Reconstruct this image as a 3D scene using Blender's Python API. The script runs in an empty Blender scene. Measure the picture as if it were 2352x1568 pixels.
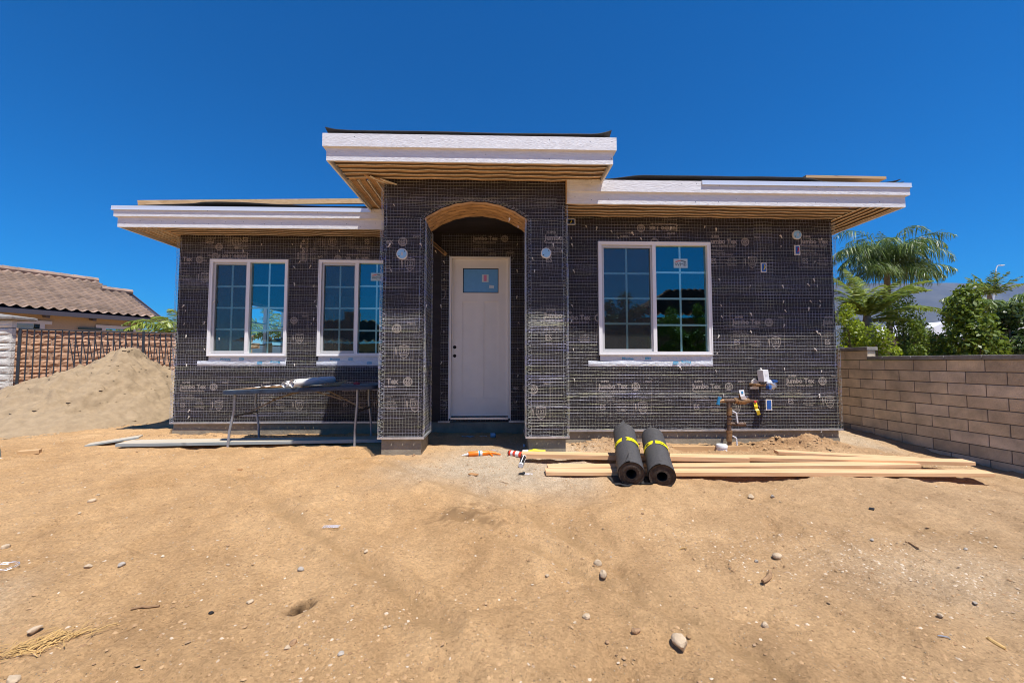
import bpy, math, random
import numpy as np
from mathutils import Vector, Matrix

S = bpy.context.scene
C = S.collection
R = math.radians
PI = math.pi
rnd = random.Random(7)

# ---------------------------------------------------------------- camera, sky, sun, exposure
CAM_H = 1.10
YAW, PIT, FPX = R(1.63), R(2.88), 915.0          # focal length 14 mm on a 36 mm sensor
cd = bpy.data.cameras.new('camera'); cam = bpy.data.objects.new('camera', cd); C.objects.link(cam)
cd.sensor_width = 36.0; cd.sensor_fit = 'HORIZONTAL'; cd.lens = 36.0 * FPX / 2352.0
cd.clip_start = 0.05; cd.clip_end = 60000
cam.location = (0, 0, CAM_H)
cam.rotation_euler = (R(90) + PIT, 0, -YAW)
S.camera = cam

SUN_TO = Vector((0.235, -0.325, 1.0)).normalized()   # direction towards the sun: high, behind the camera, a little right
W = bpy.data.worlds.new('World'); S.world = W; W.use_nodes = True
wn = W.node_tree.nodes; wl = W.node_tree.links
bg = wn['Background']
sky = wn.new('ShaderNodeTexSky'); sky.sky_type = 'NISHITA'; sky.sun_disc = False
sky.sun_elevation = math.asin(SUN_TO.z)
sky.sun_rotation = math.atan2(SUN_TO.x, SUN_TO.y)
sky.altitude = 400; sky.air_density = 1.0; sky.dust_density = 0.1; sky.ozone_density = 6.0
hs = wn.new('ShaderNodeHueSaturation'); hs.inputs['Saturation'].default_value = 1.78; hs.inputs['Hue'].default_value = 0.503
gm = wn.new('ShaderNodeGamma'); gm.inputs[1].default_value = 1.12; wl.new(sky.outputs[0], gm.inputs[0]); wl.new(gm.outputs[0], hs.inputs['Color']); wl.new(hs.outputs[0], bg.inputs['Color'])
bg.inputs['Strength'].default_value = 0.063
sl = bpy.data.lights.new('sun', 'SUN'); sun = bpy.data.objects.new('sun', sl); C.objects.link(sun)
sl.energy = 3.8; sl.angle = R(0.53); sl.color = (1.0, 0.955, 0.89)
sun.rotation_euler = SUN_TO.to_track_quat('Z', 'Y').to_euler()
sun.location = (4, -6, 18)
S.view_settings.view_transform = 'Standard'; S.view_settings.look = 'None'
S.view_settings.exposure = 0.85; S.view_settings.gamma = 1.0; S.view_settings.use_curve_mapping = False
S.render.engine = 'CYCLES'
S.cycles.max_bounces = 8; S.cycles.transparent_max_bounces = 24; S.cycles.volume_bounces = 0
S.cycles.use_denoising = True; S.cycles.filter_width = 1.0

# ---------------------------------------------------------------- picture point -> world point (photo measured at 2352 x 1568)
def ray(u, v):
    x = (u - 1176.0) / FPX; y = 1.0; z = -(v - 784.0) / FPX
    y, z = y * math.cos(PIT) - z * math.sin(PIT), y * math.sin(PIT) + z * math.cos(PIT)
    x, y = x * math.cos(YAW) + y * math.sin(YAW), -x * math.sin(YAW) + y * math.cos(YAW)
    return x, y, z
def atY(u, v, Y):
    x, y, z = ray(u, v); t = Y / y
    return Vector((x * t, Y, CAM_H + z * t))
def atG(u, v, it=12):
    x, y, z = ray(u, v); zz = 0.0
    for _ in range(it):
        t = (zz - CAM_H) / z
        zz = 0.5 * zz + 0.5 * gz(x * t, y * t)
    t = (zz - CAM_H) / z
    return Vector((x * t, y * t, gz(x * t, y * t)))

# ---------------------------------------------------------------- numpy value noise
_perm = np.random.RandomState(11).rand(256, 256)
def vnoise(x, y, f, ox=0.0, oy=0.0):
    x = np.asarray(x, float) * f + ox + 500.0; y = np.asarray(y, float) * f + oy + 500.0
    xi = np.floor(x).astype(int); yi = np.floor(y).astype(int)
    fx = x - xi; fy = y - yi
    fx = fx * fx * (3 - 2 * fx); fy = fy * fy * (3 - 2 * fy)
    a = _perm[xi % 256, yi % 256]; b = _perm[(xi + 1) % 256, yi % 256]
    c = _perm[xi % 256, (yi + 1) % 256]; d = _perm[(xi + 1) % 256, (yi + 1) % 256]
    return (a * (1 - fx) + b * fx) * (1 - fy) + (c * (1 - fx) + d * fx) * fy - 0.5
def sstep(a, b, x):
    t = np.clip((np.asarray(x, float) - a) / (b - a), 0, 1)
    return t * t * (3 - 2 * t)
def seg_dist(x, y, ax, ay, bx, by):
    dx, dy = bx - ax, by - ay; L = dx * dx + dy * dy
    t = np.clip(((x - ax) * dx + (y - ay) * dy) / L, 0, 1)
    return np.hypot(x - ax - t * dx, y - ay - t * dy)

HOLE = (-0.963, 2.014)
TRACKS = [[(-1.34, 4.48), (-0.59, 3.68), (-0.18, 3.48), (0.44, 2.72), (0.71, 2.2), (1.1, 1.6)], [(-0.3, 2.97), (0.09, 2.69), (0.84, 1.9)],
          [(-2.5, 4.0), (-1.45, 2.93), (-0.72, 2.34), (-0.25, 1.87)], [(2.2, 3.3), (3.2, 2.4), (4.4, 1.9)]]
_fr = random.Random(21); FEET = [(_fr.uniform(-3.6, 3.8), _fr.uniform(1.5, 4.3), _fr.uniform(0.6, 2.6), _fr.uniform(0.004, 0.010)) for _ in range(46)]
def gheight(x, y):
    x = np.asarray(x, float); y = np.asarray(y, float)
    near = np.exp(-((x / 11.0) ** 4)) * np.exp(-(((y - 3) / 9.0) ** 4))
    z = -0.035 * np.clip(4.5 - y, 0, 4)
    z = z - 0.20 * sstep(4.1, 5.9, x) * sstep(7.0, 4.4, y)
    z = z + 0.10 * sstep(7, 11, y) * sstep(-5, -9, x)
    # dug earth along the right foundation
    z = z + 0.115 * np.exp(-((x - 3.55) / 0.42) ** 2 - ((y - 5.0) / 0.24) ** 2)
    z = z + 0.10 * np.exp(-((x - 4.1) / 0.35) ** 2 - ((y - 5.05) / 0.25) ** 2)
    z = z + 0.095 * np.exp(-((x - 1.25) / 0.38) ** 2 - ((y - 5.06) / 0.2) ** 2)
    z = z + 0.06 * np.exp(-((x - 1.95) / 0.3) ** 2 - ((y - 5.02) / 0.18) ** 2)
    z = z - 0.07 * np.exp(-((x - 2.7) / 0.45) ** 2 - ((y - 5.02) / 0.16) ** 2)
    z = z - 0.06 * np.exp(-((x + 2.6) / 0.9) ** 2 - ((y - 6.0) / 0.13) ** 2)
    z = z - 0.05 * np.exp(-((x + 1.62) / 0.16) ** 2 - ((y - 4.85) / 0.16) ** 2)
    z = z + 0.035 * np.exp(-((x + 4.2) / 0.8) ** 2 - ((y - 6.0) / 0.15) ** 2)
    # loading of the boards: ridge and hollow under the long boards on the right
    z = z - 0.05 * np.exp(-((x - 2.4) / 0.7) ** 2 - ((y - 3.85) / 0.14) ** 2)
    z = z + 0.03 * np.exp(-((x - 3.2) / 0.25) ** 2 - ((y - 3.8) / 0.16) ** 2)
    z = z - 0.05 * np.exp(-((x - 4.4) / 0.5) ** 2 - ((y - 3.7) / 0.2) ** 2)
    for tr in TRACKS:
        d = np.full(np.broadcast(x, y).shape, 9.0)
        for (a, b) in zip(tr[:-1], tr[1:]):
            d = np.minimum(d, seg_dist(x, y, a[0], a[1], b[0], b[1]))
        d = d + 0.05 * vnoise(x, y, 2.6, 3, 9)
        z = z - 0.018 * np.exp(-(d / 0.05) ** 2) + 0.014 * np.exp(-((d - 0.10) / 0.04) ** 2)
    hd = np.hypot(x - HOLE[0], (y - HOLE[1]) * 1.1) + 0.015 * vnoise(x, y, 40, 1, 1)
    z = z - 0.15 * np.exp(-(hd / 0.042) ** 8) + 0.010 * np.exp(-((hd - 0.085) / 0.03) ** 2)
    n = 0.050 * vnoise(x, y, 0.55) + 0.022 * vnoise(x, y, 1.7, 7, 3) + 0.014 * vnoise(x, y, 4.3, 2, 8) \
        + 0.010 * vnoise(x, y, 11.0, 5, 5) + 0.0055 * vnoise(x, y, 27.0, 9, 1)
    n = n + 0.014 * sstep(-0.015, 0.015, vnoise(x, y, 2.1, 12, 5)) + 0.010 * sstep(-0.02, 0.02, vnoise(x, y, 9.0, 4, 5)) + 0.010 * sstep(-0.02, 0.02, vnoise(x, y, 4.9, 2, 15))
    for (fx, fy, fa, fd) in FEET:
        dx = x - fx; dy = y - fy; u = dx * math.cos(fa) + dy * math.sin(fa); v = -dx * math.sin(fa) + dy * math.cos(fa); e = (u / 0.14) ** 2 + (v / 0.05) ** 2
        n = n - 1.7 * fd * np.exp(-e * e) * (1 + 0.4 * np.sin(u * 160)) + fd * 1.0 * np.exp(-((e - 1.7) / 0.7) ** 2)
    rough = 1.0 + 1.6 * np.exp(-((x - 3.6) / 1.2) ** 2 - ((y - 5.05) / 0.3) ** 2) + 1.4 * np.exp(-((x - 1.4) / 0.6) ** 2 - ((y - 5.05) / 0.22) ** 2)
    flat = 1.0 - 0.6 * np.exp(-((x + 0.3) / 0.9) ** 2 - ((y - 5.4) / 0.8) ** 2)
    return z + n * near * rough * flat
def gz(x, y): return float(gheight(x, y))

# ---------------------------------------------------------------- mesh helpers
class MB:
    def __init__(s): s.v = []; s.f = []; s.m = []; s.np = []
    def face(s, pts, m=0):
        b = len(s.v); s.v += [tuple(p) for p in pts]; s.f.append(tuple(range(b, b + len(pts)))); s.m.append(m)
    def box(s, x0, x1, y0, y1, z0, z1, m=0, M=None, ch=0.0):
        P = [(x0, y0, z0), (x1, y0, z0), (x1, y1, z0), (x0, y1, z0), (x0, y0, z1), (x1, y0, z1), (x1, y1, z1), (x0, y1, z1)]
        if M is not None: P = [tuple(M @ Vector(p)) for p in P]
        b = len(s.v); s.v += P
        for q in ((0, 3, 2, 1), (4, 5, 6, 7), (0, 1, 5, 4), (1, 2, 6, 5), (2, 3, 7, 6), (3, 0, 4, 7)):
            s.f.append(tuple(b + i for i in q)); s.m.append(m)
    def bar(s, a, b, w, h, m=0, up=(0, 0, 1)):            # rectangular bar from a to b
        a = Vector(a); b = Vector(b); d = (b - a); L = d.length; d.normalize()
        u = Vector(up); sd = d.cross(u)
        if sd.length < 1e-5: sd = d.cross(Vector((1, 0, 0)))
        sd.normalize(); u = sd.cross(d)
        P = []
        for p in (a, b):
            for (i, j) in ((-1, -1), (1, -1), (1, 1), (-1, 1)): P.append(p + sd * i * w / 2 + u * j * h / 2)
        k = len(s.v); s.v += [tuple(p) for p in P]
        for q in ((0, 1, 2, 3), (7, 6, 5, 4), (0, 4, 5, 1), (1, 5, 6, 2), (2, 6, 7, 3), (3, 7, 4, 0)):
            s.f.append(tuple(k + i for i in q)); s.m.append(m)
    def tube(s, pts, r, n=8, m=0, caps=True):
        pts = [Vector(p) for p in pts]; k = len(s.v); N = len(pts)
        rr = r if isinstance(r, (list, tuple)) else [r] * N
        t0 = (pts[1] - pts[0]).normalized()
        ref = Vector((0, 0, 1)) if abs(t0.z) < 0.9 else Vector((1, 0, 0))
        a = t0.cross(ref).normalized()
        for i, p in enumerate(pts):
            t = (pts[min(i + 1, N - 1)] - pts[max(i - 1, 0)]).normalized()
            a = (a - t * a.dot(t)).normalized(); b = t.cross(a)
            for j in range(n):
                an = 2 * PI * j / n
                s.v.append(tuple(p + (a * math.cos(an) + b * math.sin(an)) * rr[i]))
        for i in range(N - 1):
            for j in range(n):
                j2 = (j + 1) % n
                s.f.append((k + i * n + j, k + i * n + j2, k + (i + 1) * n + j2, k + (i + 1) * n + j)); s.m.append(m)
        if caps:
            s.f.append(tuple(k + j for j in range(n - 1, -1, -1))); s.m.append(m)
            s.f.append(tuple(k + (N - 1) * n + j for j in range(n))); s.m.append(m)
    def prism(s, poly, y0, y1, m=0, M=None):              # polygon in xz, extruded in y
        n = len(poly); k = len(s.v)
        P = [Vector((x, y0, z)) for x, z in poly] + [Vector((x, y1, z)) for x, z in poly]
        if M is not None: P = [M @ p for p in P]
        s.v += [tuple(p) for p in P]
        s.f.append(tuple(k + i for i in range(n))); s.m.append(m)
        s.f.append(tuple(k + n + i for i in range(n - 1, -1, -1))); s.m.append(m)
        for i in range(n):
            j = (i + 1) % n
            s.f.append((k + i, k + n + i, k + n + j, k + j)); s.m.append(m)
    def grid(s, V, nu, nv, m=0, wrap=False):              # V: nu*nv points, row-major (u outer)
        k = len(s.v); s.v += [tuple(p) for p in V]
        for i in range(nu - 1):
            for j in range(nv - (0 if wrap else 1)):
                j2 = (j + 1) % nv
                s.f.append((k + i * nv + j, k + (i + 1) * nv + j, k + (i + 1) * nv + j2, k + i * nv + j2)); s.m.append(m)
    def mesh(s, name, mats, smooth=False):
        me = bpy.data.meshes.new(name); me.from_pydata(s.v, [], s.f); 
        for mt in (mats if isinstance(mats, (list, tuple)) else [mats]): me.materials.append(mt)
        if any(s.m): me.polygons.foreach_set('material_index', s.m)
        if smooth:
            me.polygons.foreach_set('use_smooth', [True] * len(me.polygons))
            try: me.set_sharp_from_angle(angle=R(40))
            except Exception: pass
        me.update(); return me
    def build(s, name, mats, parent=None, smooth=False):
        return link(name, s.mesh(name, mats, smooth), parent)

def link(name, me, parent=None):
    o = bpy.data.objects.new(name, me); C.objects.link(o)
    if parent is not None:
        o.parent = parent
        if parent.type == 'EMPTY' or True: o.matrix_parent_inverse = Matrix.Identity(4)
    return o
def tag(o, label=None, cat=None, group=None, kind=None):
    if label: o['label'] = label
    if cat: o['category'] = cat
    if group: o['group'] = group
    if kind: o['kind'] = kind
    return o
def thing(name, label, cat, loc=(0, 0, 0), rz=0.0, group=None):
    o = bpy.data.objects.new(name, None); o.empty_display_size = 0.2; C.objects.link(o)
    o.location = loc; o.rotation_euler = (0, 0, rz)
    return tag(o, label, cat, group)
def bevel(o, w=0.004, seg=2):
    md = o.modifiers.new('bevel', 'BEVEL'); md.width = w; md.segments = seg; md.limit_method = 'ANGLE'; md.angle_limit = R(40)
    return o
def np_mesh(name, verts, quads, mats, smooth=False, tri=False):
    me = bpy.data.meshes.new(name); nv = len(verts); nf = len(quads); k = 3 if tri else 4
    me.vertices.add(nv); me.vertices.foreach_set('co', np.asarray(verts, np.float32).ravel())
    me.loops.add(nf * k); me.loops.foreach_set('vertex_index', np.asarray(quads, np.int32).ravel())
    me.polygons.add(nf); me.polygons.foreach_set('loop_start', np.arange(nf, dtype=np.int32) * k)
    try: me.polygons.foreach_set('loop_total', np.full(nf, k, np.int32))
    except Exception: pass
    for mt in (mats if isinstance(mats, (list, tuple)) else [mats]): me.materials.append(mt)
    if smooth: me.polygons.foreach_set('use_smooth', np.ones(nf, bool))
    me.update(calc_edges=True); me.validate(); return me

# ---------------------------------------------------------------- materials
def mat(name, col=(0.5, 0.5, 0.5), rough=0.7, metal=0.0, noise=0.0, nscale=20.0, bump=0.0, bscale=60.0, spec=0.5,
        stretch=None, col2=None, obj=True):
    m = bpy.data.materials.new(name); m.use_nodes = True; N = m.node_tree.nodes; L = m.node_tree.links
    b = N['Principled BSDF']; b.inputs['Base Color'].default_value = (*col, 1); b.inputs['Roughness'].default_value = rough
    b.inputs['Metallic'].default_value = metal; b.inputs['Specular IOR Level'].default_value = spec
    tc = N.new('ShaderNodeTexCoord'); mp = N.new('ShaderNodeMapping'); L.new(tc.outputs['Object'], mp.inputs['Vector'])
    if stretch: mp.inputs['Scale'].default_value = stretch
    if noise > 0 or col2:
        nt = N.new('ShaderNodeTexNoise'); nt.inputs['Scale'].default_value = nscale; nt.inputs['Detail'].default_value = 6
        nt.inputs['Roughness'].default_value = 0.62
        L.new(mp.outputs[0], nt.inputs['Vector'])
        cr = N.new('ShaderNodeValToRGB'); cr.color_ramp.elements[0].position = 0.32; cr.color_ramp.elements[1].position = 0.68
        c2 = col2 if col2 else tuple(min(1, c * (1 + noise)) for c in col)
        c1 = col if col2 else tuple(c * (1 - noise) for c in col)
        cr.color_ramp.elements[0].color = (*c1, 1); cr.color_ramp.elements[1].color = (*c2, 1)
        L.new(nt.outputs['Fac'], cr.inputs[0]); L.new(cr.outputs[0], b.inputs['Base Color'])
    if bump > 0:
        n2 = N.new('ShaderNodeTexNoise'); n2.inputs['Scale'].default_value = bscale; n2.inputs['Detail'].default_value = 5
        L.new(mp.outputs[0], n2.inputs['Vector'])
        bp = N.new('ShaderNodeBump'); bp.inputs['Strength'].default_value = bump; bp.inputs['Distance'].default_value = 0.01
        L.new(n2.outputs['Fac'], bp.inputs['Height']); L.new(bp.outputs[0], b.inputs['Normal'])
    return m

M = {}
M['paper'] = mat('black_building_paper', (0.026, 0.021, 0.022), 0.6, noise=0.35, nscale=5, bump=0.5, bscale=14, stretch=(0.5, 1, 2.2), spec=0.35)
M['print'] = mat('grey_print', (0.30, 0.255, 0.22), 0.7, noise=0.25, nscale=30)
M['wire'] = mat('galvanised_wire', (0.62, 0.62, 0.92), 0.42, metal=0.6, nscale=1.6, col2=(0.86, 0.86, 0.56), stretch=(1, 1, 14))
M['zinc'] = mat('galvanised_sheet', (0.60, 0.62, 0.66), 0.35, metal=0.7, noise=0.2, nscale=14)
M['drip'] = mat('white_metal_edging', (0.74, 0.78, 0.84), 0.28, metal=0.25)
M['fascia'] = mat('white_primed_board', (0.70, 0.70, 0.72), 0.62, noise=0.09, nscale=9, bump=0.55, bscale=26, stretch=(1.0, 6, 7))
M['concrete'] = mat('grey_concrete', (0.27, 0.235, 0.175), 0.9, noise=0.22, nscale=5, bump=0.5, bscale=40)
M['lathpaper'] = mat('brown_lath_paper', (0.42, 0.25, 0.115), 0.8, noise=0.35, nscale=7, stretch=(0.6, 4, 4), bump=0.3, bscale=30)
M['rib'] = mat('lath_rib', (0.72, 0.64, 0.50), 0.5, metal=0.2, noise=0.25, nscale=30)
M['ribdark'] = mat('lath_gap', (0.10, 0.065, 0.035), 0.8)
M['frame'] = mat('white_vinyl', (0.80, 0.79, 0.79), 0.35, noise=0.02)
M['muntin'] = mat('muntin_bar', (0.88, 0.92, 0.92), 0.5)
M['sash'] = mat('grey_screen_frame', (0.52, 0.52, 0.52), 0.45)
M['felt'] = mat('black_roof_felt', (0.030, 0.028, 0.028), 0.62, noise=0.3, nscale=30, bump=0.4, bscale=240)
M['feltback'] = mat('grey_roof_felt', (0.085, 0.08, 0.078), 0.75, noise=0.25, nscale=20, bump=0.3, bscale=200)
M['door'] = mat('primed_door', (0.88, 0.83, 0.76), 0.5, noise=0.03, nscale=4)
M['hole'] = mat('dark_hole', (0.008, 0.007, 0.006), 0.9)
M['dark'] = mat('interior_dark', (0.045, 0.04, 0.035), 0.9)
M['white'] = mat('white_plastic', (0.78, 0.78, 0.78), 0.35, noise=0.04, nscale=12)
M['bluebox'] = mat('blue_plastic', (0.02, 0.11, 0.40), 0.4)
M['cyanlabel'] = mat('cyan_print', (0.02, 0.36, 0.62), 0.6)
M['litebox'] = mat('pale_blue_cover', (0.27, 0.50, 0.70), 0.45, noise=0.1)
M['foam'] = mat('cream_caulk', (0.72, 0.66, 0.58), 0.8, bump=0.4, bscale=90)
M['flash'] = mat('white_flashing', (0.66, 0.69, 0.73), 0.38, noise=0.08, nscale=14, bump=0.9, bscale=16, stretch=(1, 1, 2))
M['brass'] = mat('aged_brass', (0.27, 0.155, 0.07), 0.5, metal=0.4, noise=0.35, nscale=25, bump=0.2)
M['copper'] = mat('aged_copper_pipe', (0.13, 0.08, 0.055), 0.6, metal=0.3, noise=0.5, nscale=22, bump=0.2)
M['greyhandle'] = mat('grey_lever', (0.62, 0.62, 0.64), 0.4)
M['tape_y'] = mat('yellow_tape', (0.80, 0.62, 0.02), 0.4)
M['band'] = mat('yellow_band', (0.80, 0.70, 0.005), 0.42, noise=0.05)
M['black'] = mat('black_ink', (0.012, 0.012, 0.012), 0.5)
M['red'] = mat('red_plastic', (0.62, 0.03, 0.035), 0.4)
M['orange'] = mat('orange_plastic', (0.86, 0.20, 0.008), 0.35, noise=0.08, nscale=18)
M['dred'] = mat('orange_red_label', (0.72, 0.055, 0.02), 0.4)
M['navy'] = mat('navy_tabletop', (0.020, 0.034, 0.060), 0.45, noise=0.5, nscale=14, bump=0.15)
M['tabletop'] = mat('worn_grey_tabletop', (0.22, 0.22, 0.21), 0.6, noise=0.25, nscale=8)
M['steel'] = mat('grey_steel_tube', (0.30, 0.33, 0.38), 0.35, metal=0.35, noise=0.15)
M['dsteel'] = mat('tan_steel', (0.17, 0.14, 0.11), 0.5, metal=0.3)
M['card'] = mat('cardboard', (0.40, 0.21, 0.085), 0.85, noise=0.1)
M['sheet'] = mat('white_paper', (0.78, 0.77, 0.76), 0.7, noise=0.04)
M['block'] = mat('cmu_block', (0.62, 0.50, 0.35), 0.92, noise=0.30, nscale=3.2, bump=0.8, bscale=55)
M['blockdark'] = mat('stained_block', (0.57, 0.455, 0.32), 0.92, noise=0.32, nscale=2.6, bump=0.8, bscale=55)
M['blockpale'] = mat('pale_block', (0.67, 0.55, 0.41), 0.92, noise=0.26, nscale=3.6, bump=0.8, bscale=55)
M['mortar'] = mat('grey_mortar', (0.15, 0.13, 0.11), 0.95, bump=0.5, bscale=70)
M['cap'] = mat('grey_cap_block', (0.25, 0.235, 0.215), 0.9, noise=0.25, nscale=9, bump=0.7, bscale=60)
M['splitwhite'] = mat('white_split_block', (0.62, 0.60, 0.55), 0.9, noise=0.12, nscale=6, bump=1.0, bscale=22)
M['splitred'] = mat('red_split_block', (0.46, 0.27, 0.165), 0.9, noise=0.28, nscale=9, bump=1.0, bscale=17)
M['iron'] = mat('black_iron_paint', (0.028, 0.034, 0.042), 0.4, noise=0.2, nscale=10)
M['stucco'] = mat('tan_stucco', (0.36, 0.28, 0.20), 0.9, noise=0.06, bump=0.2)
M['trim'] = mat('grey_white_trim', (0.52, 0.52, 0.55), 0.8)
M['eave'] = mat('dark_eave_paint', (0.055, 0.05, 0.065), 0.6)
M['tile'] = mat('concrete_roof_tile', (0.31, 0.215, 0.16), 0.85, noise=0.35, nscale=1.6, bump=0.2)
M['tilered'] = mat('red_clay_roof_tile', (0.30, 0.10, 0.06), 0.85, noise=0.3, nscale=2)
M['shutter'] = mat('dark_green_shutter', (0.035, 0.06, 0.055), 0.6)
M['bark'] = mat('brown_bark', (0.16, 0.11, 0.07), 0.95, noise=0.4, nscale=14, bump=0.8)
M['palmbark'] = mat('grey_palm_trunk', (0.20, 0.17, 0.13), 0.95, noise=0.4, nscale=12, bump=0.8)
M['rock'] = mat('pale_stone', (0.50, 0.38, 0.25), 0.9, noise=0.22, nscale=16, bump=0.6, bscale=50)
M['rockg'] = mat('grey_stone', (0.40, 0.35, 0.29), 0.9, noise=0.25, nscale=16, bump=0.5, bscale=50)
M['clod'] = mat('brown_clod', (0.33, 0.20, 0.105), 0.95, noise=0.3, nscale=20, bump=0.7)
M['straw'] = mat('dry_straw', (0.52, 0.33, 0.12), 0.8, noise=0.2)
M['twig'] = mat('dry_twig', (0.30, 0.18, 0.09), 0.9, noise=0.3)
M['whitewall'] = mat('white_building_paint', (0.70, 0.71, 0.74), 0.8)
M['lamp'] = mat('pale_lamp_post', (0.62, 0.66, 0.68), 0.5)
M['pvc'] = M['white']
M['bluewrap'] = mat('blue_pipe_wrap', (0.03, 0.22, 0.42), 0.5)
M['pink'] = mat('pink_label', (0.72, 0.25, 0.45), 0.6)
M['film'] = mat('blue_protective_film', (0.16, 0.38, 0.66), 0.25, noise=0.04)
M['sticker'] = mat('pale_sticker', (0.62, 0.72, 0.80), 0.6)
M['stkwin'] = mat('white_window_sticker', (0.42, 0.56, 0.62), 0.7)
M['stkgrey'] = mat('grey_sticker_print', (0.06, 0.10, 0.14), 0.7)
M['stkred'] = mat('red_sticker_print', (0.55, 0.12, 0.12), 0.7)
M['curtain'] = mat('clear_plastic_sheeting', (0.50, 0.58, 0.56), 0.25, noise=0.4, nscale=4, bump=1.0, bscale=6)

def wood_mat(name, c1, c2, sc=3.0):
    m = bpy.data.materials.new(name); m.use_nodes = True; N = m.node_tree.nodes; L = m.node_tree.links
    b = N['Principled BSDF']; b.inputs['Roughness'].default_value = 0.65
    tc = N.new('ShaderNodeTexCoord'); mp = N.new('ShaderNodeMapping'); mp.inputs['Scale'].default_value = (0.35, 7, 7)
    L.new(tc.outputs['Object'], mp.inputs[0])
    n = N.new('ShaderNodeTexNoise'); n.inputs['Scale'].default_value = sc; n.inputs['Detail'].default_value = 5; n.inputs['Distortion'].default_value = 1.6
    L.new(mp.outputs[0], n.inputs['Vector'])
    cr = N.new('ShaderNodeValToRGB'); cr.color_ramp.elements[0].position = 0.3; cr.color_ramp.elements[1].position = 0.7
    cr.color_ramp.elements[0].color = (*c1, 1); cr.color_ramp.elements[1].color = (*c2, 1)
    L.new(n.outputs[0], cr.inputs[0])
    v = N.new('ShaderNodeTexVoronoi'); v.inputs['Scale'].default_value = 3.0; mp2 = N.new('ShaderNodeMapping'); mp2.inputs['Scale'].default_value = (0.8, 3.0, 3.0)
    L.new(tc.outputs['Object'], mp2.inputs[0]); L.new(mp2.outputs[0], v.inputs['Vector'])
    kr = N.new('ShaderNodeValToRGB'); kr.color_ramp.elements[0].position = 0.04; kr.color_ramp.elements[1].position = 0.12
    kr.color_ramp.elements[0].color = (0.42, 0.42, 0.42, 1); kr.color_ramp.elements[1].color = (1, 1, 1, 1)
    L.new(v.outputs['Distance'], kr.inputs[0])
    mx = N.new('ShaderNodeMix'); mx.data_type = 'RGBA'; mx.blend_type = 'MULTIPLY'; mx.inputs[0].default_value = 1.0
    L.new(cr.outputs[0], mx.inputs[6]); L.new(kr.outputs[0], mx.inputs[7]); L.new(mx.outputs[2], b.inputs['Base Color'])
    bp = N.new('ShaderNodeBump'); bp.inputs['Strength'].default_value = 0.15; bp.inputs['Distance'].default_value = 0.004
    L.new(n.outputs[0], bp.inputs['Height']); L.new(bp.outputs[0], b.inputs['Normal'])
    return m
M['lumber'] = wood_mat('fresh_fir_lumber', (0.60, 0.33, 0.155), (0.80, 0.52, 0.29))
M['plank'] = wood_mat('weathered_plank', (0.42, 0.36, 0.27), (0.60, 0.53, 0.41))
M['plankedge'] = wood_mat('blue_grey_plank_edge', (0.16, 0.22, 0.24), (0.40, 0.42, 0.40))
M['beam'] = wood_mat('tan_wood_beam', (0.50, 0.30, 0.13), (0.66, 0.44, 0.23))

def glass_mat(name, refl, tint, rc):
    m = bpy.data.materials.new(name); m.use_nodes = True; N = m.node_tree.nodes; L = m.node_tree.links
    N.remove(N['Principled BSDF']); out = N['Material Output']
    t = N.new('ShaderNodeBsdfTransparent'); t.inputs[0].default_value = (*tint, 1)
    g = N.new('ShaderNodeBsdfGlossy'); g.inputs['Color'].default_value = (*rc, 1); g.inputs['Roughness'].default_value = 0.004
    tc = N.new('ShaderNodeTexCoord'); nz = N.new('ShaderNodeTexNoise'); nz.inputs['Scale'].default_value = 1.3
    L.new(tc.outputs['Object'], nz.inputs['Vector'])
    bp = N.new('ShaderNodeBump'); bp.inputs['Strength'].default_value = 0.06; bp.inputs['Distance'].default_value = 0.02
    L.new(nz.outputs[0], bp.inputs['Height']); L.new(bp.outputs[0], g.inputs['Normal'])
    lw = N.new('ShaderNodeLayerWeight'); lw.inputs[0].default_value = 0.25
    ad = N.new('ShaderNodeMath'); ad.operation = 'MULTIPLY_ADD'; ad.inputs[1].default_value = 0.7; ad.inputs[2].default_value = refl; ad.use_clamp = True
    L.new(lw.outputs['Fresnel'], ad.inputs[0])
    mx = N.new('ShaderNodeMixShader'); L.new(ad.outputs[0], mx.inputs[0]); L.new(t.outputs[0], mx.inputs[1]); L.new(g.outputs[0], mx.inputs[2])
    L.new(mx.outputs[0], out.inputs['Surface'])
    return m
M['glass'] = glass_mat('tinted_low_e_glass', 0.21, (0.74, 0.96, 0.96), (0.45, 0.85, 0.85))
M['glassfar'] = glass_mat('far_window_glass', 0.5, (0.2, 0.3, 0.3), (0.7, 0.9, 0.9))
def screen_mat():
    m = bpy.data.materials.new('insect_screen'); m.use_nodes = True; N = m.node_tree.nodes; L = m.node_tree.links
    b = N['Principled BSDF']; b.inputs['Base Color'].default_value = (0.06, 0.06, 0.06, 1); b.inputs['Roughness'].default_value = 0.6
    t = N.new('ShaderNodeBsdfTransparent'); mx = N.new('ShaderNodeMixShader'); mx.inputs[0].default_value = 0.34
    L.new(t.outputs[0], mx.inputs[1]); L.new(b.outputs[0], mx.inputs[2]); L.new(mx.outputs[0], N['Material Output'].inputs['Surface'])
    return m
M['screen'] = screen_mat()

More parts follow.
